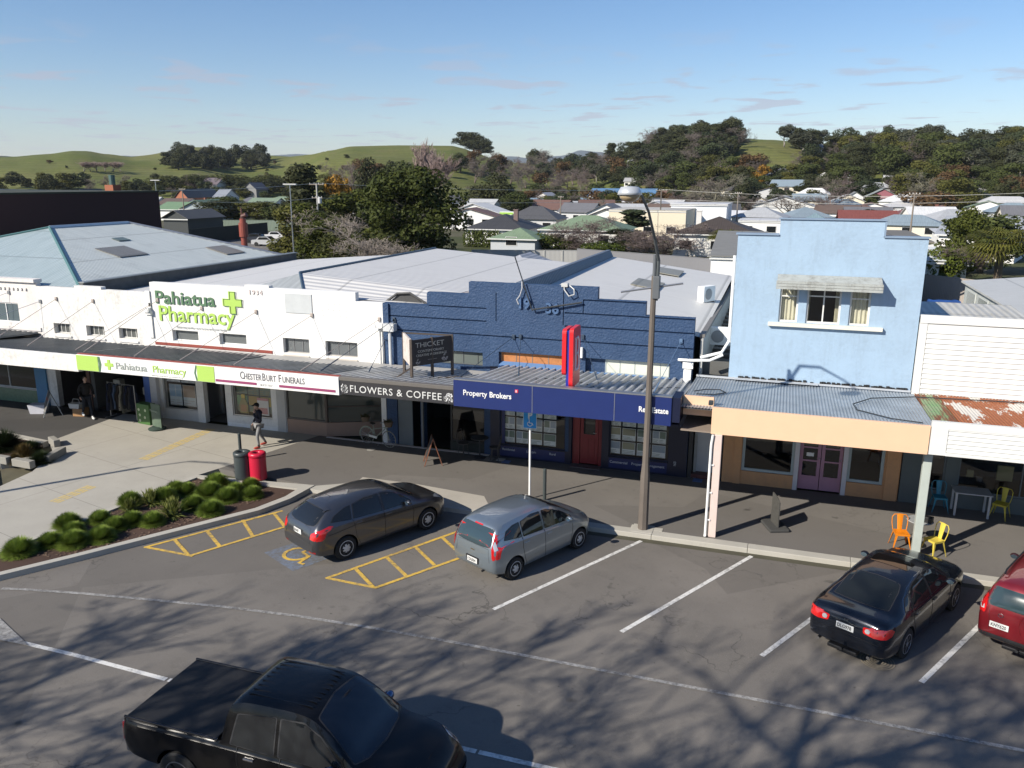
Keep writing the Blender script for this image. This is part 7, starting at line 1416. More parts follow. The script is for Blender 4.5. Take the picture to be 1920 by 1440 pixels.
# smaller houses filling the town between the named ones
RC_=[('dark grey',(.09,.09,.095)),('pale grey',(.5,.5,.5)),('blue-grey',(.24,.30,.34)),('brown',(.14,.10,.08)),('green',(.20,.26,.18)),('white',(.66,.66,.65)),('pale grey',(.42,.43,.44)),('dark grey',(.16,.16,.17)),('rust-brown',(.17,.10,.08))]; WC_=[('white',(.74,.73,.70)),('cream',(.66,.60,.48)),('pale grey',(.5,.5,.5))]
hr_=random.Random(11); k=0
for q in range(1500):
    if k>=74: break
    px=hr_.uniform(880,1990) if q%6 else hr_.uniform(-100,620); D=hr_.uniform(165,325) if px>880 else hr_.uniform(118,285); p=DP(px,340,D)
    if tz(p.x,p.y)>FLAT+6 or (px<640 and D<250): continue
    w_=hr_.uniform(8,14); d_=hr_.uniform(6.5,9)
    if any((Vector((p.x,p.y,0))-Vector((o.x,o.y,0))).length<rr_+max(w_,d_)*.62+.5 for o,rr_ in KEEP): continue
    rn,rc=hr_.choice(RC_); wn_,wc=hr_.choice(WC_); rt=hr_.choice(('hip','gable','gabley','hip'))
    house('house','small %s-walled %s-roofed %s house among the trees beyond the shops'%(wn_,rn,'hipped' if rt=='hip' else 'gabled'),p.x,p.y,w_,d_,hr_.uniform(2.5,3.1),hr_.uniform(1.4,2.3),rt,R(hr_.choice((0,0,8,-10,20))),rc=rc,wc=wc,ns=3,nside=1,small=True,group='small houses beyond the shops'); k+=1
# ---------------- wooded zones ----------------
DK=['dark0','dark1','dark2','mid1','gum']; MX=['dark0','mid0','mid1','mid2','bare0','bare1','olive0','russet']
zone([(1000,300),(1190,296),(1190,345),(1000,352)],38,['dark0','dark2','mid1','fir','gum','bare1','bare0'],(7,12),'trees on the lower slope behind the bus','tree on the lower wooded slope behind the white bus')
zone([(1195,282),(1290,262),(1375,262),(1378,300),(1330,330),(1195,322)],80,DK+['dark1','fir','bare0'],(8,14),'trees of the dense wood on the middle hill','dark evergreen of the dense wood on the middle hill',(.7,1.))
zone([(1400,335),(1480,330),(1560,305),(1600,330),(1580,350),(1400,356)],20,MX,(6,11),'trees below the bright grass slope','tree on the slope below the bright grass patch')
zone([(1475,268),(1560,284),(1560,300),(1488,292)],8,['dark1','gum','dark0','mid0'],(7,12),'trees on the right edge of the grass patch','tall tree at the right edge of the bright grass patch')
zone([(1575,284),(1770,278),(1790,340),(1600,345)],74,DK+['mid0','olive1','bare1'],(8,14),'trees of the dense wood on the right hill','dark tree of the dense wood on the right-hand hill',(.7,1.))
zone([(1770,282),(1920,275),(1990,275),(1990,350),(1780,352)],40,DK+['mid2','fir1','olive0'],(7,12),'trees of the far right slope','tree on the slope at the right edge of the picture')
zone([(1590,345),(1990,352),(1990,402),(1700,398),(1600,372)],30,['mid0','mid2','olive0','olive1','olive2','dark0','russet'],(6,10),'trees between the right-hand houses','green tree among the houses under the right-hand wood')
zone([(860,318),(1010,312),(1190,345),(1190,362),(1000,366),(860,352)],46,['bare0','bare1','bare0','bare2','dark0','russet','bare1'],(8,13),'bare trees at the foot of the slopes','brown leafless tree in the belt at the foot of the slopes',(.7,1.))
zone([(1190,322),(1400,335),(1400,370),(1190,362)],30,MX+['bare0','bare1'],(7,12),'trees among the hillside houses','tree among the houses on the middle hillside')
zone([(620,330),(860,322),(860,350),(620,356)],16,['bare0','bare1','dark0','russet','bare2'],(7,11),'trees at the foot of the grass hill','tree at the foot of the left grass hill')
zone([(310,304),(500,302),(500,322),(310,318)],46,['dark0','dark1','dark2','gum'],(9,15),'dark trees in the stand on the left hill','dark tree of the stand on the left grass hill',(.6,.9))
zone([(0,352),(300,352),(300,366),(0,364)],20,['dark0','dark1','mid1','bare0','olive0'],(5,9),'trees behind the brick wall','low dark tree behind the brick wall')
zone([(300,352),(620,350),(620,368),(300,366)],18,['mid1','bare1','dark0','olive0','bare0'],(5,9),'trees beyond the left houses','low tree beyond the houses on the left')
zone([(880,368),(1400,368),(1400,415),(880,415)],100,['mid0','mid1','bare0','bare1','bare2','dark0','olive2','bare1','russet'],(4,8),'garden trees between the houses','small garden tree between the houses beyond the shops',(.8,1.2),5.)
zone([(1400,356),(1990,362),(1990,400),(1400,385)],55,['mid0','mid1','olive0','bare0','bare1','dark0','bare2'],(4,8),'garden trees between the right-hand houses','small garden tree between the right-hand houses',(.8,1.2),5.)
zone([(300,368),(620,368),(620,385),(300,385)],14,['mid0','olive0','bare0','dark1'],(3,6),'garden trees between the left houses','small garden tree between the left houses',(.8,1.2),5.)
zone([(0,300),(620,296),(900,290),(960,300),(960,322),(0,345)],22,['dark1','mid0','olive0','russet'],(1.5,3.5),'scrub on the left grass hills','lone bush on the left grass hills',(.8,1.5),12.)
for px,w_ in ((158,24),(170,20),(182,26),(197,22),(212,26),(226,20)): tree('poplar',px,322,302,w_,'pale leafless poplar of the row on the left hillside','poplars on the left hillside')
tree('fir1',413,283,276,9,'tiny tree on top of the left hill')
for i,(px,yt,w_) in enumerate(((866,251,30),(876,246,38),(888,247,40),(900,252,36),(910,262,26))): tree('dark%d'%(i%3),px,0,yt,w_,'one of the wind-shaped trees in the clump on the bare hilltop','clump of trees on the bare hilltop',d=638-i*4)
for i,(px,yb,yt,w_,k) in enumerate(((1368,264,238,46,'dark0'),(1350,262,236,56,'dark1'),(1320,265,242,50,'dark2'),(1240,280,262,40,'dark1'),(1215,286,262,34,'fir'),(1470,272,232,34,'gum'),(1505,282,258,26,'dark0'),(1525,284,256,18,'gum'),(1565,288,258,26,'dark1'),(1598,290,256,36,'dark0'),(1650,286,248,50,'dark1'),(1690,284,240,60,'dark0'),(1725,284,238,60,'dark2'),(1755,286,246,46,'dark1'),(1800,290,256,60,'dark0'),(1835,290,268,44,'olive0'),(1880,280,258,40,'mid1'),(1915,280,252,44,'dark2'))):
    tree(k,px,yb+4,yt,w_,'large crest tree on the skyline of the wooded hills','large trees on the skyline of the wooded hills')
tree('autumn',1428,350,308,24,'small orange autumn tree below the bright grass slope')
# rush-like mounds on the left flat
for i,(px,w_,yt) in enumerate(((325,70,328),(375,60,326),(430,66,325),(480,80,328),(510,60,332))):
    tree('thicket',px,0,yt,w_,'tawny rounded mound of rushes below the stand of dark trees','tawny rush mounds on the left flat',d=430,cat='shrub')

# the smallest, farthest trees past about 260 become one wooded mass
PLANTED.sort(key=lambda q:-q[0]); VV=[];MI=[];mats_=[]; rg_=np.random.default_rng(5)
for _,t,kind in PLANTED[245:]:
    me=PROTO[kind][0]; n=len(me.vertices); a=np.empty(n*3); me.vertices.foreach_get('co',a); a=a.reshape(-1,4,3); a=a[rg_.random(len(a))<.45]; c=a.mean(1,keepdims=True); a=c+(a-c)*1.5
    th=t.rotation_euler.z; s_=t.scale; x=a[...,0]*s_[0];y=a[...,1]*s_[1]; a=np.stack([x*cos(th)-y*sin(th)+t.location.x,x*sin(th)+y*cos(th)+t.location.y,a[...,2]*s_[2]+t.location.z],-1)
    if me.materials[0] not in mats_: mats_.append(me.materials[0])
    VV.append(a.reshape(-1,3)); MI+= [mats_.index(me.materials[0])]*len(a)
    for ch in list(t.children): bpy.data.objects.remove(ch)
    bpy.data.objects.remove(t)
VV=np.concatenate(VV); me=bpy.data.meshes.new('woodland'); nf=len(VV)//4; me.vertices.add(len(VV)); me.vertices.foreach_set('co',VV.ravel()); me.loops.add(nf*4); me.loops.foreach_set('vertex_index',np.arange(nf*4)); me.polygons.add(nf); me.polygons.foreach_set('loop_start',np.arange(0,nf*4,4)); 
for m_ in mats_: me.materials.append(m_)
me.polygons.foreach_set('material_index',MI); me.update(calc_edges=True); o=bpy.data.objects.new('woodland',me); COL.objects.link(o); tag(o,'smaller trees filling the gaps of the far wooded slopes and gardens','woodland',kind='stuff')
# ---------------- poles, wires, fences, yards behind ----------------
CONP=plain((.42,.41,.38),.85); WOODP=plain((.20,.17,.14),.9,var=.3)
def pole(px,d,h,label,mat=CONP,arms=((-.5,1.6),),r=.16,trans=False,name='power_pole'):
    p=DP(px,340,d); t=thing(name,label,name.replace('_',' '),(p.x,p.y,tz(p.x,p.y)-.02),0,None); mb=MB(); mb.tube((0,0,0),(0,0,h),r,r*.6,n=8); mb.build('pole',mat,t)
    for dz,w_ in arms:
        mb=MB(); mb.box(-w_/2,-.06,h+dz-.06,w_/2,.06,h+dz+.06); mb.build('crossarm',WOODP,t)
        for k in range(4): mb=MB(); mb.lathe([(.05,0),(.06,.08),(.03,.16)],(-w_/2+.1+k*(w_-.2)/3,0,h+dz+.06),8); mb.build('insulator',plain((.5,.5,.48),.3),t)
    if trans: mb=MB(); mb.lathe([(.26,0),(.28,.7),(.1,.8)],(.4,0,h-2.6),14); mb.build('transformer',plain((.5,.5,.5),.5),t)
    return Vector((p.x,p.y,tz(p.x,p.y)+h))
P1=pole(593,115,9.5,'pale concrete power pole with transformer left of the big dark tree',trans=True,arms=((-.15,2.2),(-1.9,1.6))); P2=pole(1241,150,8.6,'wooden power pole in front of the cream factory',WOODP,((-.2,2.),)); P0=pole(340,185,8.2,'thin power pole in front of the green roof',WOODP,((-.2,1.6),)); P3=pole(1386,170,8.,'thin wooden pole behind the brown-roofed house',WOODP,((-.2,1.4),)); P4=pole(1718,140,8.4,'dark wooden power pole in front of the red roofs',WOODP,((-.2,1.6),)); P5=pole(1052,170,7.,'short thin pole beside the hall roofs',WOODP,((-.2,1.2),))
def slamp(px,d,h,label): 
    p=DP(px,340,d); t=thing('street_lamp',label,'street lamp',(p.x,p.y,tz(p.x,p.y)-.02)); mb=MB(); mb.tube((0,0,0),(0,0,h),.10,.06,n=8); mb.build('pole',ALU,t); mb=MB(); mb.box(-.9,-.12,h-.05,.9,.12,h+.07); mb.build('lamp_head',plain((.5,.5,.5),.4),t)
slamp(543,105,9.4,'pale double-headed street lamp left of the dark conifer'); slamp(291,150,9.8,'double-headed street lamp over the brick wall'); 
# the wires, from the left edge to the right edge
def wire(a,b_,sag,r=.028): 
    mb=MB(); n=18; mb.path([a+(b_-a)*(i/n)+Vector((0,0,-4*sag*(i/n)*(1-i/n))) for i in range(n+1)],r,n=4); return mb
A0=DP(-80,352,70); E1=DP(2000,358,150); E2=DP(2000,372,140)
seg=[(A0,P1,.55,'power line from the left edge to the concrete pole'),(P1+Vector((0,0,0)),P2,.5,'upper power line from the concrete pole to the wooden pole by the factory'),(P2,E1,1.,'upper power line running to the right edge')]
for a,b_,s_,l in seg: tag(wire(a,b_,s_).build('power_line',plain((.5,.49,.46),.6)),l,'power line')
for a,b_,s_,l in ((DP(380,378,110),P1-Vector((0,0,1.9)),.3,'lower wire left of the concrete pole'),(P1-Vector((0,0,1.9)),P2-Vector((0,0,1.6)),.7,'lower power line passing behind the big dark tree'),(P2-Vector((0,0,1.6)),E2,.8,'lower power line running to the right edge')): tag(wire(a,b_,s_,.024).build('power_line',plain((.5,.49,.46),.6)),l,'power line')
def fence(name,label,pts,h,mat,post=None,per=2.4,cap=False,cat='fence',z0=None):
    a=Vector(pts[0]);b_=Vector(pts[1]); L=(b_-a).length; z=tz(a.x,a.y) if z0 is None else z0; t=thing(name,label,cat,(a.x,a.y,z),math.atan2(b_.y-a.y,b_.x-a.x)); mb=MB(); n=int(L/.12); vs=[]
    mb.box(0,-.02,-.1,L,.02,h-.03); mb.build('panel',mat,t)
    if post:
        k=int(L/per)
        for i in range(k+1): mb=MB(); mb.box(i*per-.05,-.09,-.1,i*per+.05,.05,h); mb.build('post',post,t)
    mb=MB(); mb.box(0,-.05,h-.03,L,.05,h+.02); mb.build('rail',post or mat,t); return t
def gx(px,d): p=DP(px,340,d); return (p.x,p.y,0)
FW=roofm((.66,.65,.62),(.58,.57,.54),.15,'X',.5,0,.7,.15); fence('fence','white board fence with grey posts behind the small grey hip roof',(gx(884,96),gx(1085,96)),2.1,FW,plain((.4,.4,.38),.8),2.1)
fence('fence','grey corrugated iron fence joining the white board fence to the white shed',(gx(1085,96),gx(1342,86)),2.3,roofm((.36,.36,.38),(.30,.30,.32),.1,'X',.7,.2,.5,.3)); fence('fence','pinkish beige corrugated fence behind the sheds on the right',(gx(1735,78),gx(1886,74)),2.35,roofm((.56,.49,.43),(.5,.43,.38),.15,'X',.7,.0,.7,.25)); fence('fence','grey corrugated fence under the palm at the right edge',(gx(1893,73),gx(1960,70)),2.1,roofm((.34,.36,.36),(.28,.3,.3),.15,'X',.7,.1,.6,.3))
fence('fence','long pale green corrugated fence beyond the little car park',(gx(330,180),gx(565,172)),2.1,roofm((.30,.37,.29),(.26,.33,.26),.3,'X',.6,0,.7,.2)); fence('fence','tall black timber fence along the little car park',(gx(345,138),gx(496,158)),2.4,plain((.03,.035,.03),.9,var=.3))
mb=MB(); c=[DP(370,340,128),DP(640,340,112),DP(640,340,170),DP(420,340,170)]; mb.poly([(q.x,q.y,FLAT+.02) for q in c]); struct(mb,'car_park',asphalt((.14,.13,.12),(.17,.155,.14),0.))
# brick building with a parapet wall in shade, left rear
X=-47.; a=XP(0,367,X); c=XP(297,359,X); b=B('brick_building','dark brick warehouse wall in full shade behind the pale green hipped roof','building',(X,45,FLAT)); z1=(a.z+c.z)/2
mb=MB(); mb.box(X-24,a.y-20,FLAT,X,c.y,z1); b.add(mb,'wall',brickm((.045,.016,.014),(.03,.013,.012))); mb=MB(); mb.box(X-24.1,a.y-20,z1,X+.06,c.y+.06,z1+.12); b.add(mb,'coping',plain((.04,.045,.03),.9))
ch=XP(212,356,X-3); mb=MB(); mb.box(X-3.4,ch.y-.4,z1,X-2.6,ch.y+.4,z1+.55); mb.tube((X-3,ch.y,z1+.55),(X-3,ch.y,z1+1.3),.22,n=10,m=1); b.add(mb,'chimney',[plain((.30,.10,.05),.8),plain((.05,.10,.09),.6)])
# rust red flue on the roof edge
p=YP(458,452,43.5); t=thing('flue','rust red metal flue with cowl rising behind the pale roof edge','flue',(p.x,p.y,FLAT)); h=YP(457,410,43.5).z-FLAT; mb=MB(); mb.tube((0,0,0),(0,0,h),.19,n=14); mb.tube((0,0,h-1.1),(0,0,h-.25),.27,n=14); mb.build('pipe',plain((.24,.055,.035),.5),t); mb=MB(); mb.path([(0,0,h-.1),(.0,0,h+.15),(.3,0,h+.25)],.14,n=8); mb.tube((-.05,0,h),(-.05,0,h+.65),.05,n=6); mb.build('cowl',plain((.10,.04,.03),.6),t)
# small hip roof behind the big pale roof, white shed, yard sheds on the right
hpx('shed','low pale grey hip-roofed shed behind the big pale roof',905,1012,0,62,3.2,1.1,7,rc=(.40,.41,.44),wc=(.10,.05,.05),cat='shed',ns=0,nside=0,over=.2)
hpx('shed','tall white shed with dark sloping roof left of the pale blue building',1342,1440,0,80,3.0,1.9,8,roof='mono',rc=(.20,.20,.19),wc=(.74,.74,.73),cat='shed',ns=0,nside=0,over=.15)
b=B('yard_shed','lean-to shed with ribbed beige roof behind the weatherboard shop','shed',(6,33,0)); mb=MB()
Z=4.9; q=[YP(1740,548,36),YP(1742,600,31.4),YP(1822,600,31.2),YP(1850,575,33),YP(1815,545,36)]
mb.box(5.6,34.,FLAT,9.6,42.,3.75); b.add(mb,'wall',wallm((.55,.55,.53),.8,2.,.2)); mb=MB(); mb.prism([(5.4,33.8,3.9),(5.4,42.3,4.15),(5.4,42.3,4.23),(5.4,33.8,3.98)],(4.4,0,0)); b.add(mb,'roof',roofm((.44,.42,.36),(.52,.52,.50),.3,'X',.7,.1,.6,.5)); mb=MB(); mb.box(4.2,32.,FLAT,5.35,42.,3.9); b.add(mb,'side_wall',wallm((.62,.62,.60),.7,2.,.2))
b=B('glasshouse','pale timber glasshouse lean-to with louvre windows behind the weatherboard shop','shed',(9.4,33,0)); mb=MB(); mb.box(10.4,36.,FLAT,15.5,56,3.7); b.add(mb,'wall',plain((.40,.42,.40),.7)); 
for i in range(6): mb=MB(); y=36.6+i*3.2; mb.box(10.34,y,2.4,10.39,y+2.4,3.5); f=b.add(mb,'window',plain((.5,.52,.5),.6)); mb=MB(); mb.poly([(10.335,y+.08,2.5),(10.335,y+2.3,2.5),(10.335,y+2.3,3.4),(10.335,y+.08,3.4)]); b.add(mb,'pane',dglass((.15,.18,.18),.15),f)
mb=MB(); mb.prism([(10.2,35.8,3.72),(15.8,35.8,4.3),(15.8,35.8,4.4),(10.2,35.8,3.82)],(0,20.5,0)); b.add(mb,'roof',roofm((.5,.5,.48),(.42,.42,.4),.3,'Y',.5,.1,.5,.4))
p=DP(1833,340,70); t=thing('storage_bin','red plastic bin standing beside the blue tarpaulin','bin',(p.x,p.y,FLAT)); mb=MB(); mb.lathe([(.36,0),(.42,.8),(.5,.85),(.5,.95),(.42,.93)],(0,0,0),20); mb.build('barrel',RED,t); 
p=DP(1800,340,71); t=thing('tarpaulin_stack','blue tarpaulin draped over a stack in the back yard','tarpaulin',(p.x,p.y,FLAT)); mb=MB(); mb.grid(lambda u,v:((u-.5)*2.9,(v-.5)*2.,1.0+.12*noise.noise(Vector((u*5,v*5,0)))-1.6*max(0,abs(u-.5)*2-.75)*2-1.2*max(0,abs(v-.5)*2-.8)*2),24,16); mb.box(-1.1,-.8,0,1.1,.8,.85); mb.build('sheet',plain((.02,.07,.25),.4),t,smooth=False)
# bus behind the charcoal roof
p=DP(982,340,188); bus=thing('bus','white bus with green front stripe parked behind the charcoal-roofed house','bus',(p.x,p.y,FLAT)); mb=MB(); mb.bbox(-5.3,-1.25,.35,5.3,1.25,3.2,.12); mb.build('body',plain((.72,.73,.70),.3),bus)
for i in range(7): mb=MB(); x=-4.9+i*1.25; mb.bbox(x,-1.262,1.5,x+1.15,-1.252,2.45,.003); mb.build('window',DG,bus)
mb=MB(); mb.box(4.3,-1.265,.4,5.2,-1.252,3.0); mb.build('green_stripe',plain((.12,.35,.06),.4),bus); mb=MB(); mb.box(-5.28,-1.264,2.6,-2.0,-1.251,3.1); mb.build('green_stripe',plain((.30,.5,.08),.4),bus)
for x in (-3.3,3.2): mb=MB(); mb.lathe([(.48,-.15),(.48,.15)],(0,0,0),18); o=mb.build('wheel',TYRE,bus); o.location=(x,-1.15,.4); o.rotation_euler=(R(90),0,0)
# distant parked cars: small body, cabin, wheels
def smallcar(px,d,rz,col,label,z=0):
    p=DP(px,340,d); t=thing('parked_car',label,'car',(p.x,p.y,FLAT+.03+z),rz,'cars parked behind the shops'); mb=MB()
    pr=[(-2.1,.3),(-2.15,.75),(-2.0,.95),(-1.3,1.0),(-.9,1.42),(.5,1.45),(1.1,1.0),(1.9,.88),(2.1,.6),(2.1,.3)]
    mb.prism([(x,-.82,z_) for x,z_ in pr],(0,1.64,0)); mb.build('body',cpaint(col,.4,.3),t)
    for sg in (-1,1):
        mb=MB(); mb.prism([(-1.05,sg*.825,1.0),(-.8,sg*.825,1.35),(.42,sg*.825,1.37),(.9,sg*.825,1.0)],(0,sg*.006,0)); mb.build('side_window',DG,t)
        for x in (-1.3,1.3): mb=MB(); mb.lathe([(.32,-.1),(.32,.1)],(0,0,0),14); o=mb.build('wheel',TYRE,t); o.location=(x,sg*.78,.32); o.rotation_euler=(R(90),0,0)
    mb=MB(); mb.prism([(.52,-.7,1.44),(1.1,-.72,1.02),(1.1,.72,1.02),(.52,.7,1.44)],(.01,0,.012)); mb.build('windscreen',DG,t)
smallcar(492,133,R(10),(.5,.5,.5),'silver hatchback in the little car park behind the black fence'); smallcar(474,141,R(15),(.03,.035,.05),'dark car behind the silver hatchback in the little car park'); smallcar(514,146,R(5),(.7,.7,.7),'white car at the back of the little car park'); smallcar(1283,108,R(90),(.04,.05,.06),'dark car by the bay window of the brown-roofed house'); smallcar(1058,56,R(12),(.10,.03,.03),'dark car roof showing behind the small grey hip-roofed shed',1.2)
# ---------------- street furniture ----------------
t=thing('street_lamp','tall weathered street lamp with long curved arm in front of the real estate office','street lamp',(-3.30,21.72,0)); PCON=plain((.125,.105,.088),.9,var=.25,sc=1.5)
mb=MB(); mb.path([(0,0,0),(0,0,1.6),(0,0,2.0),(0,0,7.2)],[.145,.130,.098,.07],n=8); mb.build('post',PCON,t); mb=MB(); mb.bbox(-.3,-.28,-.02,.3,.28,.02,.01); mb.build('base',KERB,t)
mb=MB(); mb.path([(.08,0,6.55),(.10,-.02,7.6),(.02,-.35,8.2),(-.03,-1.2,8.9),(-.07,-2.2,9.35),(-.07,-2.8,9.5),(-.07,-3.0,9.42)],[.045,.045,.04,.035,.03,.028,.028],n=8); mb.build('arm',plain((.06,.07,.075),.6),t); mb=MB(); mb.tube((.0,0,6.5),(.0,0,7.75),.05,n=8); mb.bbox(-.02,-.1,6.6,.16,.1,7.2,.02); mb.build('bracket',plain((.10,.11,.12),.6),t); mb=MB(); mb.tube((-.85,-.12,6.75),(.75,.12,7.02),.03,n=6); mb.build('crossbar',ALU,t)
mb=MB(); mb.lathe([(.04,.17),(.20,.155),(.26,.05),(.275,-.015),(.24,-.02)],(-.14,-3.2,9.34),28,m=0); lh=mb.build('lamp_head',plain((.50,.52,.54),.35,.3),t,smooth=True); mb=MB(); mb.lathe([(.24,0),(.21,-.07),(.14,-.13),(.04,-.16)],(-.14,-3.2,9.32),24); mb.build('lamp_lens',plain((.35,.27,.16),.15),lh,smooth=True)
# the second streetlamp that throws a shadow over the crossing stands out of frame to the left
t=thing('street_lamp','street lamp out of view to the left, seen by its shadow','street lamp',(-27.5,12.2,-.02)); mb=MB(); mb.tube((0,0,0),(0,0,7.4),.12,.08,n=8); mb.build('post',PCON,t); mb=MB(); mb.path([(0,0,7.3),(.2,-.1,8.4),(1.,-.5,8.9),(2.,-1.,9.)],.045,n=6); mb.build('arm',ALU,t); mb=MB(); mb.lathe([(.05,.2),(.3,.15),(.36,0),(.2,-.2)],(2.2,-1.1,8.9),20); mb.build('lamp_head',ALU,t)
t=thing('parking_sign','blue accessible parking sign on a white pole behind the small blue-grey car','sign',(-7.04,22.87,0)); mb=MB(); mb.tube((0,0,0),(0,0,2.85),.032,n=10); mb.build('pole',WHITE,t); BLS2=plain((.02,.30,.68),.35,var=.03)
mb=MB(); mb.bbox(-.21,-.05,2.30,.21,-.035,2.86,.006); pn=mb.build('sign_panel',WHITE,t); mb=MB(); mb.bbox(-.195,-.056,2.315,.195,-.05,2.845,.003); mb.build('panel_face',BLS2,pn); pn.rotation_euler=(0,0,R(6))
text('P',.25,WHITE,pn,(0,-.060,2.63),depth=.006,bold=.012,align='CENTER'); mb=MB(); 
mb.path([(.07*cos(a_)+.0,-.062,2.45+.07*sin(a_)) for a_ in [R(q) for q in range(120,381,20)]],.015,n=4); mb.path([(-.02,-.062,2.57),(-.01,-.062,2.48),(.07,-.062,2.475),(.10,-.062,2.41)],.016,n=4); mb.ball((-.025,-.062,2.60),.02,8); mb.build('wheelchair_symbol',WHITE,pn)
for (x,y,l) in ((-6.56,22.89,'dark grey bollard behind the small blue-grey car'),(-17.68,22.89,'dark bollard rising behind the dark grey rubbish bin')):
    t=thing('bollard',l,'bollard',(x,y,0),0,'dark pavement bollards'); mb=MB(); mb.lathe([(.055,0),(.055,1.0),(.05,1.03),(.03,1.045)],(0,0,0),16); mb.build('post',plain((.045,.055,.055),.45),t,smooth=False); mb=MB(); mb.lathe([(.085,0),(.085,.015)],(0,0,0),16); mb.build('base',GREYM,t)
def rbin(x,y,m,l):
    t=thing('rubbish_bin',l,'bin',(x,y,0)); mb=MB(); mb.lathe([(.255,.04),(.27,.06),(.27,.80),(.275,.82)],(0,0,0),32); mb.build('barrel',m,t,smooth=False)
    mb=MB(); n=32; pr=[(.265,.83),(.285,.86),(.28,.93),(.24,.96),(.10,.95),(.095,.90)]; 
    vs=[]; 
    for r_,z in pr: vs+=[(r_*cos(2*PI*i/n),r_*sin(2*PI*i/n),z) for i in range(n)]
    mb._add(vs,[(j*n+i,j*n+(i+1)%n,(j+1)*n+(i+1)%n,(j+1)*n+i) for j in range(5) for i in range(n)]); mb.cm=1; mb._add([(.097*cos(2*PI*i/n),.097*sin(2*PI*i/n),.905) for i in range(n)],[tuple(range(n))]); mb.build('lid',[m,BLACK],t,smooth=True)
    mb=MB(); mb.lathe([(.20,-.02),(.20,.05)],(0,0,0),20); mb.build('plinth',KERB,t)
rbin(-16.52,21.45,plain((.045,.055,.057),.4,var=.06),'dark grey round rubbish bin left of the red one'); rbin(-16.0,21.55,plain((.50,.015,.045),.35,var=.06),'red round rubbish bin beside the planting bed')
# ---- A-frame boards ----
def aframe(x,y,rz,h,w_,sp,fm,pm,label,txt=None):
    t=thing('pavement_board',label,'pavement sign',(x,y,0),rz)
    for s in (-1,1):
        mb=MB(); a_=sp/2*s
        def P(u,f,o=0): return Vector((u,a_*(1-f)+o*s,h*f))
        for u in (-w_/2,w_/2): mb.path([P(u,0),P(u,1)],.022,n=4)
        mb.path([P(-w_/2,1),P(w_/2,1)],.024,n=4); mb.path([P(-w_/2,.22),P(w_/2,.22)],.02,n=4); f=mb.build('frame',fm,t)
        mb=MB(); mb.prism([P(-w_/2+.02,.22),P(w_/2-.02,.22),P(w_/2-.02,.98),P(-w_/2+.02,.98)],(0,.012*s,0)); mb.build('board',pm,t)
    if txt:
        ang=math.atan2(h,sp/2)
        for s_,sz,f,m in txt: text(s_,sz,m,t,(0,-sp/2*(1-f)-.02,h*f),rot=(ang,0,0),depth=.004,align='CENTER')
    return t
WOODR=plain((.22,.09,.05),.6,var=.25); aframe(-11.22,24.9,R(-62),.98,.55,.62,WOODR,plain((.025,.025,.025),.7),'wooden framed chalkboard A-frame standing outside the coffee shop')
aframe(-28.9,25.35,R(-38),.95,.85,.7,plain((.5,.5,.46),.6),plain((.10,.09,.085),.7),'white framed dark A-frame board outside the second-hand shop',(('OP SHOP',.15,.66,plain((.35,.12,.10),.7)),('OPEN',.13,.46,plain((.3,.28,.26),.7))))
# chalk board on a block base
t=thing('pavement_board','dark upright board on a heavy foot standing on the pavement under the peach canopy','pavement sign',(.25,23.1,0),R(-68)); mb=MB(); mb.bbox(-.42,-.28,0,.42,.28,.09,.03); mb.build('base',plain((.05,.05,.048),.8),t); mb=MB(); mb.prism([(-.27,-.015,.09),(.27,-.015,.09),(.27,-.015,.84),(.1,-.015,.93),(-.27,-.015,.97)],(0,.03,0)); mb.build('board',plain((.06,.058,.052),.8,var=.5,sc=12),t)
# ---- feather / teardrop pharmacy sign and green display ----
t=thing('pharmacy_board','curved green pharmacy pavement sign on a round foot','pavement sign',(-23.2,25.05,0),R(-15)); mb=MB(); mb.lathe([(.33,0),(.34,.05),(.2,.12)],(0,0,0),24); mb.build('base',plain((.03,.05,.04),.6),t); mb=MB(); mb.grid(lambda u,v:((u-.5)*.6,.05*sin(u*PI)*-1,.1+.95*v),12,2); mb.grid(lambda u,v:((u-.5)*.6,.05*sin(u*PI)*-1+.03,.1+.95*v),12,2,flip=True); mb.build('board',plain((.09,.13,.09),.5,var=.2,sc=6),t); text('Pharmacy',.13,plain((.35,.42,.32),.6),t,(-.27,-.075,.72),depth=.004)
t=thing('green_display','green printed bin display beside the clothes rack','display',(-24.15,25.55,0),R(-8)); mb=MB(); mb.bbox(-.36,-.15,0,.36,.2,.85,.03); mb.build('box',plain((.05,.13,.03),.5,var=.2),t); mb=MB()
for i,(x,z) in enumerate(((-.2,.15),(-.18,.38),(-.22,.6),(.1,.3),(.15,.6))): mb.poly([(x+.06*cos(2*PI*k/12),-.156,z+.06*sin(2*PI*k/12)) for k in range(12)])
mb.build('print',plain((.5,.55,.35),.6),t)
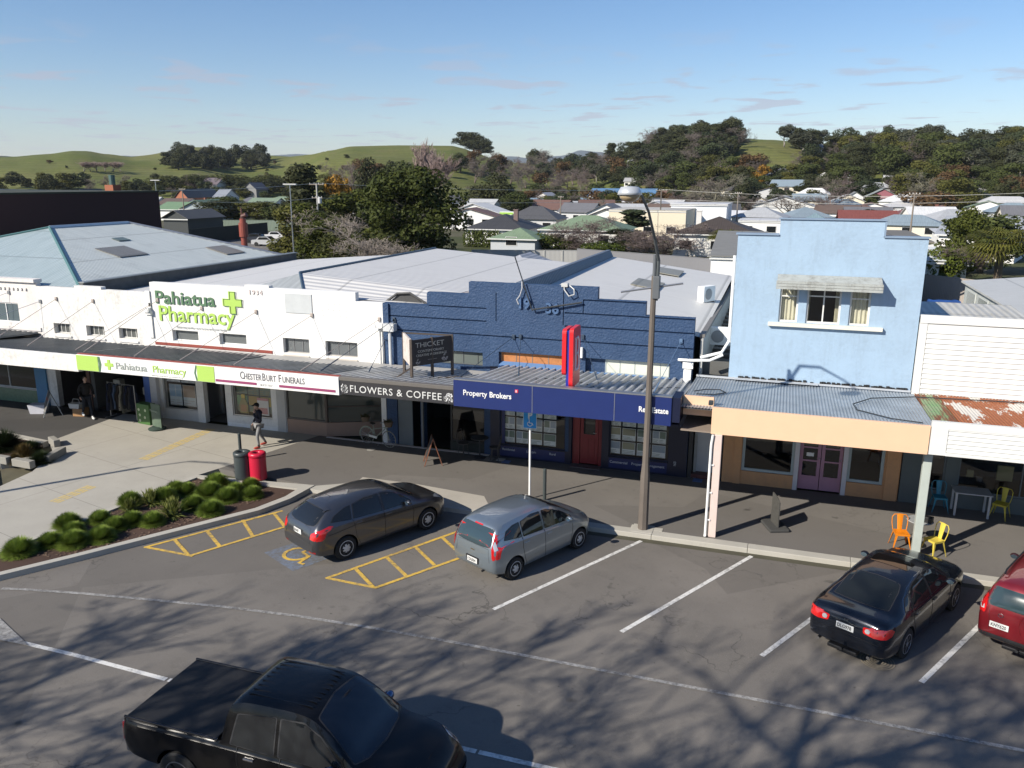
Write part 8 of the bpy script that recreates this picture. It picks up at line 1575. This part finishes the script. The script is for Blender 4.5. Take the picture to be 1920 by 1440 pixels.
# ---- clothes rack ----
t=thing('clothes_rack','chrome clothes rack hung with dark and pale garments outside the second-hand shop','clothes rack',(-25.5,25.75,0),R(-6)); mb=MB()
for x in (-.75,.75): mb.tube((x,0,.05),(x,0,1.5),.015,n=6); mb.tube((x,-.28,.05),(x,.28,.05),.015,n=6)
mb.tube((-.78,0,1.5),(.78,0,1.5),.015,n=6); mb.build('frame',ALU,t)
r=random.Random(2); gc=[(.02,.03,.07),(.02,.02,.025),(.05,.05,.055),(.015,.02,.04),(.10,.15,.25),(.02,.02,.02),(.05,.04,.035),(.32,.30,.25),(.12,.12,.10),(.03,.03,.035)]
for i in range(14):
    x=-.68+i*.105; c_=gc[i%len(gc)]; L=r.uniform(.75,1.15); mb=MB(); ph_=r.random()*6
    mb.grid(lambda u,v:(x+.035*sin(v*5+ph_)+.02*sin(u*9),(u-.5)*.44*(.55+.45*v if v<.3 else 1.),1.45-L*v),8,8); mb.grid(lambda u,v:(x+.045+.035*sin(v*5+ph_)+.02*sin(u*9+1),(u-.5)*.44*(.55+.45*v if v<.3 else 1.),1.45-L*v),8,8,flip=True); tag(mb.build('garment',plain(c_,.9,var=.3,sc=5),None),'garment hanging on the rack outside the second-hand shop','garment','garments on the clothes rack')
    o=COL.objects[-1]; o.location=t.location; o.rotation_euler=t.rotation_euler
# boxes with goods
t=thing('cardboard_box','brown cardboard box with a pale bag on top outside the second-hand shop','box',(-27.6,25.6,0),R(12)); mb=MB(); mb.bbox(-.25,-.18,0,.25,.18,.32,.01); mb.build('box',plain((.36,.20,.09),.8),t)
t=thing('white_basket','white basket of goods on top of the cardboard box','basket',(-27.75,25.55,.33),R(5)); mb=MB(); mb.prism([(-.22,-.15,0),(.22,-.15,0),(.27,-.15,.2),(-.27,-.15,.2)],(0,.3,0)); mb.build('basket',plain((.55,.53,.48),.7),t); mb=MB(); mb.path([(-.2,0,.2),(-.12,0,.38),(.12,0,.38),(.2,0,.2)],.014,n=5); mb.build('handle',plain((.5,.48,.44),.6),t)
t=thing('plastic_bag','white plastic tub full of goods behind the A-frame board','tub',(-29.6,25.35,0),R(20)); mb=MB(); mb.prism([(-.28,-.22,0),(.28,-.22,0),(.36,-.22,.38),(-.36,-.22,.38)],(0,.44,0)); mb.build('tub',plain((.5,.5,.54),.5),t)
# ---------------- metal café chairs and tables ----------------
def bistro(loc,rz,col,label):
    m=plain(col,.35,.1,var=.04); t=thing('metal_chair',label,'chair',loc,rz,'metal cafe chairs')
    mb=MB(); mb.grid(lambda u,v:((u-.5)*(.36-.04*v)*1.0,(v-.5)*.36,.45-.012*sin(u*PI)*sin(v*PI)),6,6); mb.grid(lambda u,v:((u-.5)*(.36-.04*v)*1.0,(v-.5)*.36,.435),2,2,flip=True); mb.prism([(-.18,-.18,.40),(.18,-.18,.40),(.18,-.18,.452),(-.18,-.18,.452)],(0,.008,0)); mb.prism([(-.16,.175,.40),(.16,.175,.40),(.16,.175,.452),(-.16,.175,.452)],(0,.008,0)); 
    for s in (-1,1): mb.prism([(s*.178,-.18,.40),(s*.162,.18,.40),(s*.162,.18,.452),(s*.178,-.18,.452)],(s*.006,0,0))
    mb.build('seat',m,t)
    for sx_,sy_ in ((-1,-1),(1,-1),(-1,1),(1,1)):
        mb=MB(); a=Vector((sx_*.165,sy_*.165,.43)); q=Vector((sx_*.235,sy_*.235,0)); d=Vector((sx_,0,0))*.055; e=Vector((0,sy_,0))*.055
        mb.prism([a,a-d,q-d*.25,q],(0,-.004*sy_,0)); mb.prism([a,a-e,q-e*.25,q],(-.004*sx_,0,0)); mb.build('leg',m,t)
    mb=MB(); mb.path([(-.17,.17,.44),(-.20,.21,.62),(-.20,.235,.78),(-.15,.25,.85),(0,.255,.865),(.15,.25,.85),(.20,.235,.78),(.20,.21,.62),(.17,.17,.44)],.012,n=6); mb.build('back_frame',m,t)
    mb=MB(); mb.grid(lambda u,v:((u-.5)*(.11+.05*v),.172+.075*v+.012*sin(u*PI)*-1,.45+.41*v),4,6); mb.grid(lambda u,v:((u-.5)*(.11+.05*v),.18+.075*v+.012*sin(u*PI)*-1,.45+.41*v),4,6,flip=True); mb.build('back_splat',m,t)
    return t
bistro((3.50,22.80,0),R(8),(.72,.22,.01),'orange metal chair left of the green canopy post'); bistro((4.28,22.58,0),R(-52),(.66,.52,.08),'pale yellow metal chair in the sun, right of the green canopy post'); bistro((4.92,26.02,0),R(5),(.02,.20,.30),'blue metal chair in the shade by the white table'); bistro((6.55,26.0,0),R(-28),(.50,.42,.04),'yellow metal chair in the shade, right of the white table')
t=thing('cafe_table','small round mosaic-topped table behind the green canopy post','table',(3.98,23.15,0)); mb=MB(); mb.lathe([(.33,0),(.34,.012),(.33,.025)],(0,0,.70),28); mb.build('tabletop',plain((.30,.31,.31),.6,var=.7,sc=22),t); mb=MB(); mb.tube((0,0,.02),(0,0,.70),.03,n=10); mb.lathe([(.24,0),(.22,.02),(.04,.05)],(0,0,0),24); mb.build('pedestal',BLACK,t)
t=thing('napkin_box','black box standing on the round mosaic table','box',(4.13,23.05,.726),R(-25)); mb=MB(); mb.bbox(-.14,-.09,0,.14,.09,.16,.01); mb.build('box',BLACK,t)
t=thing('white_table','rectangular white table in the shade between the blue and yellow chairs','table',(5.75,26.03,0)); WTb=plain((.42,.43,.44),.5); mb=MB(); mb.bbox(-.5,-.33,.70,.5,.33,.735,.01); mb.build('tabletop',WTb,t)
for sx_ in (-1,1):
    for sy_ in (-1,1): mb=MB(); mb.bbox(sx_*.44-.03,sy_*.27-.03,0,sx_*.44+.03,sy_*.27+.03,.70,.006); mb.build('leg',WTb,t)
# round tables in the coffee shop shade
for x,y,l in ((-9.9,26.05,'dark round table in the coffee shop shade right of the A-frame'),): 
    t=thing('cafe_table',l,'table',(x,y,0)); mb=MB(); mb.lathe([(.32,0),(.32,.025)],(0,0,.72),24); mb.build('tabletop',DARK,t); mb=MB(); mb.tube((0,0,0),(0,0,.72),.03,n=8); mb.lathe([(.22,0),(.2,.02)],(0,0,0),20); mb.build('pedestal',DARK,t)
def cchair(x,y,rz,l):
    t=thing('cafe_chair',l,'chair',(x,y,0),rz,'dark cafe chairs outside the coffee shop'); m=plain((.06,.055,.05),.6); mb=MB(); mb.lathe([(.20,0),(.20,.03)],(0,0,.44),18); mb.build('seat',m,t)
    for a_ in (45,135,225,315): mb=MB(); mb.tube((.14*cos(R(a_)),.14*sin(R(a_)),.44),(.2*cos(R(a_)),.2*sin(R(a_)),0),.014,n=6); mb.build('leg',m,t)
    mb=MB(); mb.path([(-.18,.12,.46),(-.2,.2,.75),(-.12,.22,.92),(.12,.22,.92),(.2,.2,.75),(.18,.12,.46)],.014,n=6); mb.path([(-.1,.16,.46),(-.1,.21,.8),(.1,.21,.8),(.1,.16,.46)],.01,n=5); mb.build('backrest',m,t)
cchair(-10.55,26.1,R(70),'dark bentwood-style chair left of the round table by the coffee shop'); cchair(-9.3,26.0,R(-80),'dark bentwood-style chair right of the round table by the coffee shop')
# ---------------- bicycle ----------------
t=thing('bicycle','pale vintage bicycle with wicker baskets leaning outside the florist','bicycle',(-13.95,26.05,0),R(-12)); FR=plain((.28,.31,.24),.4); mb=MB()
for i,x in enumerate((-.52,.52)):
    mb=MB(); mb.path([(x+.31*cos(a_),0,.33+.31*sin(a_)) for a_ in np.linspace(0,2*PI,28)[:-1]],.018,n=6,closed=True); w_=mb.build('wheel',plain((.22,.21,.18),.6),t); mb=MB()
    for k in range(14): a_=2*PI*k/14; mb.tube((x,0,.33),(x+.3*cos(a_),0,.33+.3*sin(a_)),.003,n=3)
    mb.lathe([(.03,-.03),(.03,.03)],(0,0,0),8); mb.build('spokes',ALU,w_)
mb=MB(); mb.path([(-.52,0,.33),(-.12,0,.30),(-.22,0,.78)],.016,n=6); mb.path([(-.12,0,.30),(.34,0,.70),(.38,0,.85)],.018,n=6); mb.path([(-.20,0,.62),(.33,0,.76)],.014,n=6); mb.path([(.52,0,.33),(.38,0,.85),(.35,0,.98)],.016,n=6); mb.path([(-.52,0,.33),(-.2,0,.62)],.012,n=6); mb.build('frame',FR,t)
mb=MB(); mb.path([(.35,-.25,1.0),(.32,-.12,.98),(.36,0,.97),(.32,.12,.98),(.28,.25,1.0)],.013,n=6); mb.build('handlebar',ALU,t); mb=MB(); mb.ball((-.24,0,.84),(.14,.08,.035),10); mb.tube((-.22,0,.75),(-.23,0,.82),.014,n=6); mb.build('saddle',BLACK,t)
mb=MB(); mb.prism([(-.42,-.03,.30),(-.05,-.03,.27),(-.02,-.03,.36),(-.42,-.03,.38)],(0,.02,0)); mb.build('chain_guard',plain((.62,.62,.55),.4),t); mb=MB(); mb.path([(-.52+.35*cos(a_),0,.33+.35*sin(a_)) for a_ in np.linspace(R(20),R(190),12)],.022,n=4); mb.build('mudguard',FR,t)
WK=plain((.12,.085,.055),.9,var=.4,sc=25)
for x,z,l in ((.52,.82,'wicker basket with dried plants on the bicycle handlebar'),(-.58,.86,'wicker basket with dried plants over the rear wheel of the bicycle')):
    b_=thing('wicker_basket',l,'basket',(-13.95+x*cos(R(-12)),26.05+x*sin(R(-12)),z),R(-12),'wicker baskets on the bicycle'); mb=MB(); n=20; vs=[]
    for r_,zz_ in ((.13,0),(.17,.1),(.19,.2),(.18,.2),(.12,.02)): vs+=[(r_*cos(2*PI*i/n),r_*.75*sin(2*PI*i/n),zz_) for i in range(n)]
    mb._add(vs,[(j*n+i,j*n+(i+1)%n,(j+1)*n+(i+1)%n,(j+1)*n+i) for j in range(4) for i in range(n)]+[tuple(range(n))[::-1]]); mb.build('basket',WK,b_)
    r=random.Random(3); mb=MB()
    for k in range(70): a_=r.uniform(0,6.28); e=r.uniform(.3,1.4); L=r.uniform(.1,.24); d=Vector((cos(a_)*cos(e),sin(a_)*cos(e),sin(e))); p=Vector((r.uniform(-.1,.1),r.uniform(-.08,.08),.12)); q=p+d*L; s_=d.orthogonal().normalized()*.015; mb.poly([p,(p+q)/2+s_,q,(p+q)/2-s_])
    mb.build('dried_plants',leafm((.05,.06,.03),(.10,.08,.04)),b_)
# ---------------- planting: tussock shrubs and flaxes ----------------
def tuft(seed,n,L,w_,mat,spread=1.,stiff=.4,name='leaves'):
    r=random.Random(seed); mb=MB()
    for k in range(n):
        a_=r.uniform(0,2*PI); e=math.asin(min(1,r.random()*.95+.04)) if spread>1.0 and stiff<.55 else max(R(2),R(90)-abs(r.gauss(0,.62))*spread); l=L*r.uniform(.82,1.04); d=Vector((cos(a_)*cos(e),sin(a_)*cos(e),sin(e))); b0=Vector((r.gauss(0,.05),r.gauss(0,.05),0)); m=b0+d*l*.55; q=b0+d*l+Vector((0,0,-stiff*l*.25*cos(e))); s_=Vector((-sin(a_),cos(a_),0))*w_
        mb.poly([b0-s_*.6,b0+s_*.6,m+s_,m-s_]); mb.poly([m-s_,m+s_,q])
    o=mb.build(name,mat); me=o.data; bpy.data.objects.remove(o); return me
TG=leafm((.14,.21,.03),(.24,.32,.06),(.36,.42,.12)); FLX=leafm((.12,.15,.03),(.25,.26,.08),(.35,.34,.14)); BRG=leafm((.07,.05,.02),(.13,.09,.03))
tmesh=[tuft(i,5200,.54,.010,TG,1.05,.3) for i in range(3)]; fmesh=tuft(9,170,.62,.028,FLX,1.1,.6); gmesh=tuft(12,700,.6,.010,BRG,1.1,.8); dmesh=tuft(14,2000,.7,.012,leafm((.02,.03,.012),(.035,.05,.016)),1.1,.5)
_mb=MB(); _mb.ball((0,0,.14),(.15,.15,.14),10); _o=_mb.build('stems',plain((.04,.06,.015),.95)); stemmesh=_o.data; bpy.data.objects.remove(_o)
def tuftat(px,py,rpx,me,name,label,group,z=-.03):
    p=G(px,py,z); D=math.hypot(p.x,p.y); t=thing(name,label,'shrub' if name!='flax_plant' else 'plant',(p.x,p.y,z),random.Random(px).uniform(0,6.28),group); s=rpx*math.hypot(D,CAMH)/FPX/.50; t.scale=(s,s,s*1.02); o=bpy.data.objects.new('leaves',me); COL.objects.link(o); o.parent=t
    o=bpy.data.objects.new('stems',stemmesh); COL.objects.link(o); o.parent=t
    return t
TP=[(37,1038,27),(95,1022,22),(137,1022,26),(190,1012,24),(128,988,24),(138,1000,20),(188,978,20),(216,992,22),(247,982,22),(287,982,22),(245,945,22),(308,938,24),(330,925,22),(362,952,22),(392,930,26),(405,912,24),(425,938,24),(395,962,24),(440,925,20),(472,932,21),(470,915,19),(350,925,20)]
for i,(x,y,r_) in enumerate(TP): tuftat(x,y,r_,tmesh[i%3],'tussock_shrub','rounded bright green tussock shrub in the mulched bed beside the road','rounded green shrubs in the right planting bed')
for i,(x,y,r_,l) in enumerate(((283,945,24,'pale variegated flax at the back of the planting bed'),(323,968,30,'largest pale variegated flax in the middle of the planting bed'),(243,958,20,'pale variegated flax left of the largest one'))): tuftat(x,y,r_,fmesh,'flax_plant',l,'variegated flaxes in the planting bed')
for i,(x,y,r_,m,l) in enumerate(((6,842,26,dmesh,'dark green bush at the left edge of the left bed'),(45,856,20,gmesh,'bronze-tinged grass clump in the middle of the left bed'),(77,868,17,dmesh,'dark clipped grass clump at the right end of the left bed'),(28,868,15,gmesh,'bronze grass clump at the front of the left bed'),(58,845,14,dmesh,'dark grass clump at the back of the left bed'))): tuftat(x,y,r_,m,'grass_clump',l,None,-.02)
r=random.Random(6); mb=MB()
for k in range(900): 
    u=r.random();v=r.random(); a_=Vector((-19.2,14.7)).lerp(Vector((-18.,21.)),u); c_=Vector((-17.2,15.0)).lerp(Vector((-14.5,20.8)),u); p=a_.lerp(c_,v); s=r.uniform(.015,.05); q=r.uniform(0,6.28); mb.poly([(p.x+s*cos(q+i*2.1)*(1 if i else 1.8),p.y+s*sin(q+i*2.1),-.02+r.uniform(0,.02)) for i in range(3)])
tag(mb.build('bark_mulch',plain((.14,.09,.06),.95,var=.6,sc=9)),'bark mulch scattered over the planting bed','mulch',kind='stuff')
# ---------------- bare street trees out of frame whose shadows fall on the road ----------------
for i,(x,y,h,w_) in enumerate(((-16.5,-1.2,14.,10.),(-12.,-3.,16.5,11.),(-8.5,-4.5,18.,12.),(-24.,-4.,14.,10.))): plant('barenear',Vector((x,y,-.13)),h,w_,'leafless street tree beside the viewpoint, shading the road','leafless street trees out of view',seed=i)

# ---------------- air ----------------
mb=MB(); mb.box(-9500,-9500,-9,9500,9500,420); hz=mb.build('haze',NT('haze_air').m)
_m=hz.data.materials[0]; _n=_m.node_tree.nodes; _v=_n.new('ShaderNodeVolumePrincipled'); _v.inputs['Color'].default_value=(.80,.87,.96,1); _v.inputs['Density'].default_value=.00006; _m.node_tree.links.new(_v.outputs[0],[q for q in _n if q.type=='OUTPUT_MATERIAL'][0].inputs['Volume']); tag(hz,'thin air haze over the town and hills','haze',kind='stuff')
# ---------------- people ----------------
SKIN=plain((.52,.33,.24),.55,var=.05); 
def skinned(name,joints,edges,mats,parent,sub=2,matfn=None):
    me=bpy.data.meshes.new(name); me.from_pydata([j[0] for j in joints],edges,[]); o=bpy.data.objects.new(name,me); COL.objects.link(o)
    m=o.modifiers.new('skin','SKIN'); m.use_smooth_shade=True; sv=me.skin_vertices[0].data
    for i,j in enumerate(joints): rr=j[1]; sv[i].radius=(rr,rr) if not hasattr(rr,'__len__') else rr
    sv[0].use_root=True
    s=o.modifiers.new('sub','SUBSURF'); s.levels=sub; s.render_levels=sub
    dg=bpy.context.evaluated_depsgraph_get(); m2=bpy.data.meshes.new_from_object(o.evaluated_get(dg)); o.modifiers.clear(); o.data=m2; o.parent=parent
    m2.materials.clear()
    for q in (mats if isinstance(mats,(list,tuple)) else [mats]): m2.materials.append(q)
    if matfn:
        for p in m2.polygons: p.material_index=matfn(p.center)
    for p in m2.polygons: p.use_smooth=True
    return o
def head(t,c,yaw,hair,cap=None,s=1.):
    "head about 0.23 high with face"
    R_=Matrix.Rotation(yaw,3,'Z'); T=lambda x,y,z: c+R_@Vector((x,y,z))*s
    mb=MB(); mb.grid(lambda u,v:(lambda a,b_:T(.074*sin(b_)*cos(a)*(1-.15*(cos(b_)<0)*abs(cos(b_))),.092*sin(b_)*sin(a)-(.01 if cos(b_)<-.3 else 0),.115*cos(b_)))(2*PI*u,PI*v),24,16); 
    mb.ball(T(0,-.094,-.012),(.012*s,.016*s,.02*s),8); mb.ball(T(-.076,.0,-.01),(.01*s,.016*s,.028*s),8); mb.ball(T(.076,.0,-.01),(.01*s,.016*s,.028*s),8); mb.ball(T(0,-.078,-.085),(.03*s,.02*s,.022*s),8)
    o=mb.build('head',SKIN,t,smooth=True); mb=MB(); 
    for x in (-.03,.03): mb.ball(T(x,-.083,.012),(.011*s,.008*s,.007*s),8)
    mb.ball(T(0,-.086,-.052),(.024*s,.008*s,.006*s),8); mb.build('face_features',plain((.10,.04,.035),.5),o,smooth=True)
    mb=MB(); mb.ball(T(0,.018,.03),(.084*s,.094*s,.098*s),16); mb.build('hair',hair,o,smooth=True)
    if cap: mb=MB(); mb.ball(T(0,.008,.062),(.088*s,.102*s,.070*s),16); mb.prism([T(-.06,-.085,.055),T(.06,-.085,.055),T(.045,-.165,.04),T(-.045,-.165,.04)],(0,0,.01)); mb.build('cap',cap,o,smooth=True)
def hand(t,w,dirv,palm,curl=.6,s=1.,hold=None):
    "palm plus five separate bent fingers"
    d=dirv.normalized(); n=(palm-d*palm.dot(d)).normalized(); sd=d.cross(n); J=[(w,(.022*s,.018*s)),(w+d*.045*s,(.036*s,.016*s)),(w+d*.085*s,(.038*s,.014*s))]; E=[(0,1),(1,2)]
    for k,(off,L) in enumerate(((-.03,.062),(-.010,.072),(.011,.068),(.03,.052))):
        p=w+d*.088*s+sd*off*s; b0=len(J); J.append((p,.0095*s)); E.append((2,b0)); dd=d.copy()
        for j in range(3): a=curl*(.5+.35*j); dd=(dd*cos(a)+n*sin(a)).normalized(); J.append((J[-1][0]+dd*L*s*(.46,.32,.24)[j],(.0085-.001*j)*s)); E.append((len(J)-2,len(J)-1))
    b0=len(J); p=w+d*.03*s-sd*.034*s; J.append((p,.011*s)); E.append((1,b0)); q=p+(d*.6-sd*.6+n*.5).normalized()*.035*s; J.append((q,.010*s)); E.append((b0,b0+1)); J.append((q+(d*.7+n*.6).normalized()*.028*s,.008*s)); E.append((b0+1,b0+2))
    return skinned('hand',J,E,SKIN,t,1)
V=Vector
# man walking on the crossing pavement, hand raised to his face, bag in the other hand
def walker():
    t=thing('person','person in a dark jacket, grey trousers and cap walking with one hand at the mouth','person',(-17.98,24.45,0),R(-30))
    H=.97; z=lambda q:q*H
    # facing -y locally; stride along y
    J=[(V((0,0,z(.93))),(.15,.115)),(V((.085,-.01,z(.88))),.10),(V((.10,-.14,z(.50))),.062),(V((.10,-.10,z(.12))),.045),(V((-.085,.0,z(.88))),.10),(V((-.11,.05,z(.50))),.062),(V((-.12,.26,z(.15))),.045)]
    E=[(0,1),(1,2),(2,3),(0,4),(4,5),(5,6)]
    body=skinned('trousers',J,E,plain((.20,.20,.20),.85,var=.2,sc=8),t)
    T=[(V((0,0,z(.96))),(.165,.125)),(V((0,.0,z(1.15))),(.16,.12)),(V((0,.01,z(1.34))),(.185,.125)),(V((0,.0,z(1.44))),(.12,.09)),(V((0,-.015,z(1.50))),.058),
       (V((.19,.0,z(1.39))),.072),(V((.25,-.04,z(1.14))),.058),(V((.13,-.20,z(1.30))),.045),(V((.07,-.19,z(1.40))),.036),
       (V((-.19,.01,z(1.39))),.072),(V((-.27,.04,z(1.13))),.056),(V((-.33,-.06,z(.94))),.042)]
    TE=[(0,1),(1,2),(2,3),(3,4),(3,5),(5,6),(6,7),(7,8),(3,9),(9,10),(10,11)]
    jk=skinned('jacket',T,TE,plain((.012,.014,.028),.75,var=.3,sc=8),t)
    nk=MB(); nk.tube((0,-.015,z(1.47)),(0,-.025,z(1.56)),.052,.05,n=12); nk.build('neck',SKIN,t,smooth=True)
    head(t,V((0,-.05,z(1.635))),0.,plain((.03,.02,.015),.8),plain((.015,.014,.014),.8))
    hand(t,V((.07,-.19,z(1.40))),V((-.3,.25,.9)),V((-.3,.9,-.1)),.8); hand(t,V((-.33,-.06,z(.94))),V((-.15,-.3,-.9)),V((1,0,0)),.9)
    for x,y,rx in ((.10,-.12,0),(-.12,.24,.5)):
        mb=MB(); zz=.045 if not rx else .075; mb.ball((x,y-.06,zz),(.05,.135,.045),14); mb.ball((x,y+.02,zz+.03),(.045,.06,.05),10); o=mb.build('shoe',plain((.42,.06,.04),.6),t,smooth=True)
    g=MB(); g.tube((.10,-.105,.16),(.10,-.115,.07),.042,n=10); g.tube((-.12,.25,.17),(-.12,.25,.10),.042,n=10); g.build('sock',plain((.02,.02,.02),.8),t)
    return t
walker()
b_=thing('bag','small dark bag held in the lowered hand of the walking person','bag',(-18.30,24.55,.66),R(-30)); mb=MB(); mb.bbox(-.12,-.07,-.06,.12,.07,.13,.03); mb.build('pouch',plain((.018,.016,.015),.7),b_); mb=MB(); mb.path([(-.08,0,.12),(-.05,0,.2),(.05,0,.2),(.08,0,.12)],.01,n=5); mb.build('strap',BLACK,b_)
def shopper():
    t=thing('person','person in dark clothes and white shoes stepping past the boxes in the second-hand shop shade','person',(-26.95,25.35,0),R(62))
    J=[(V((0,0,.95)),(.15,.12)),(V((.085,0,.90)),.10),(V((.09,-.16,.52)),.065),(V((.10,-.20,.13)),.048),(V((-.085,0,.90)),.10),(V((-.10,.10,.53)),.065),(V((-.10,.36,.22)),.048)]
    skinned('trousers',J,[(0,1),(1,2),(2,3),(0,4),(4,5),(5,6)],plain((.014,.018,.026),.85),t)
    T=[(V((0,0,.98)),(.165,.13)),(V((0,-.02,1.18)),(.17,.13)),(V((0,-.04,1.38)),(.19,.13)),(V((0,-.05,1.48)),(.12,.09)),(V((0,-.07,1.55)),.056),(V((.2,-.04,1.42)),.07),(V((.26,-.02,1.17)),.055),(V((.24,-.2,1.02)),.04),(V((-.2,-.04,1.42)),.07),(V((-.26,.02,1.17)),.055),(V((-.26,-.12,1.0)),.04)]
    skinned('top',T,[(0,1),(1,2),(2,3),(3,4),(3,5),(5,6),(6,7),(3,8),(8,9),(9,10)],plain((.012,.011,.012),.85),t)
    nk=MB(); nk.tube((0,-.07,1.52),(0,-.08,1.61),.052,.05,n=12); nk.build('neck',SKIN,t,smooth=True); head(t,V((0,-.10,1.69)),0.,plain((.03,.02,.015),.8))
    hand(t,V((.24,-.2,1.02)),V((0,-.5,-.6)),V((-1,0,0)),.5); hand(t,V((-.26,-.12,1.0)),V((0,-.4,-.8)),V((1,0,0)),.5)
    for x,y,z_ in ((.10,-.24,.045),(-.10,.34,.12)): mb=MB(); mb.ball((x,y-.05,z_),(.05,.14,.05),14); mb.ball((x,y+.03,z_+.04),(.045,.06,.05),10); mb.build('shoe',plain((.6,.6,.58),.6),t,smooth=True)
shopper()
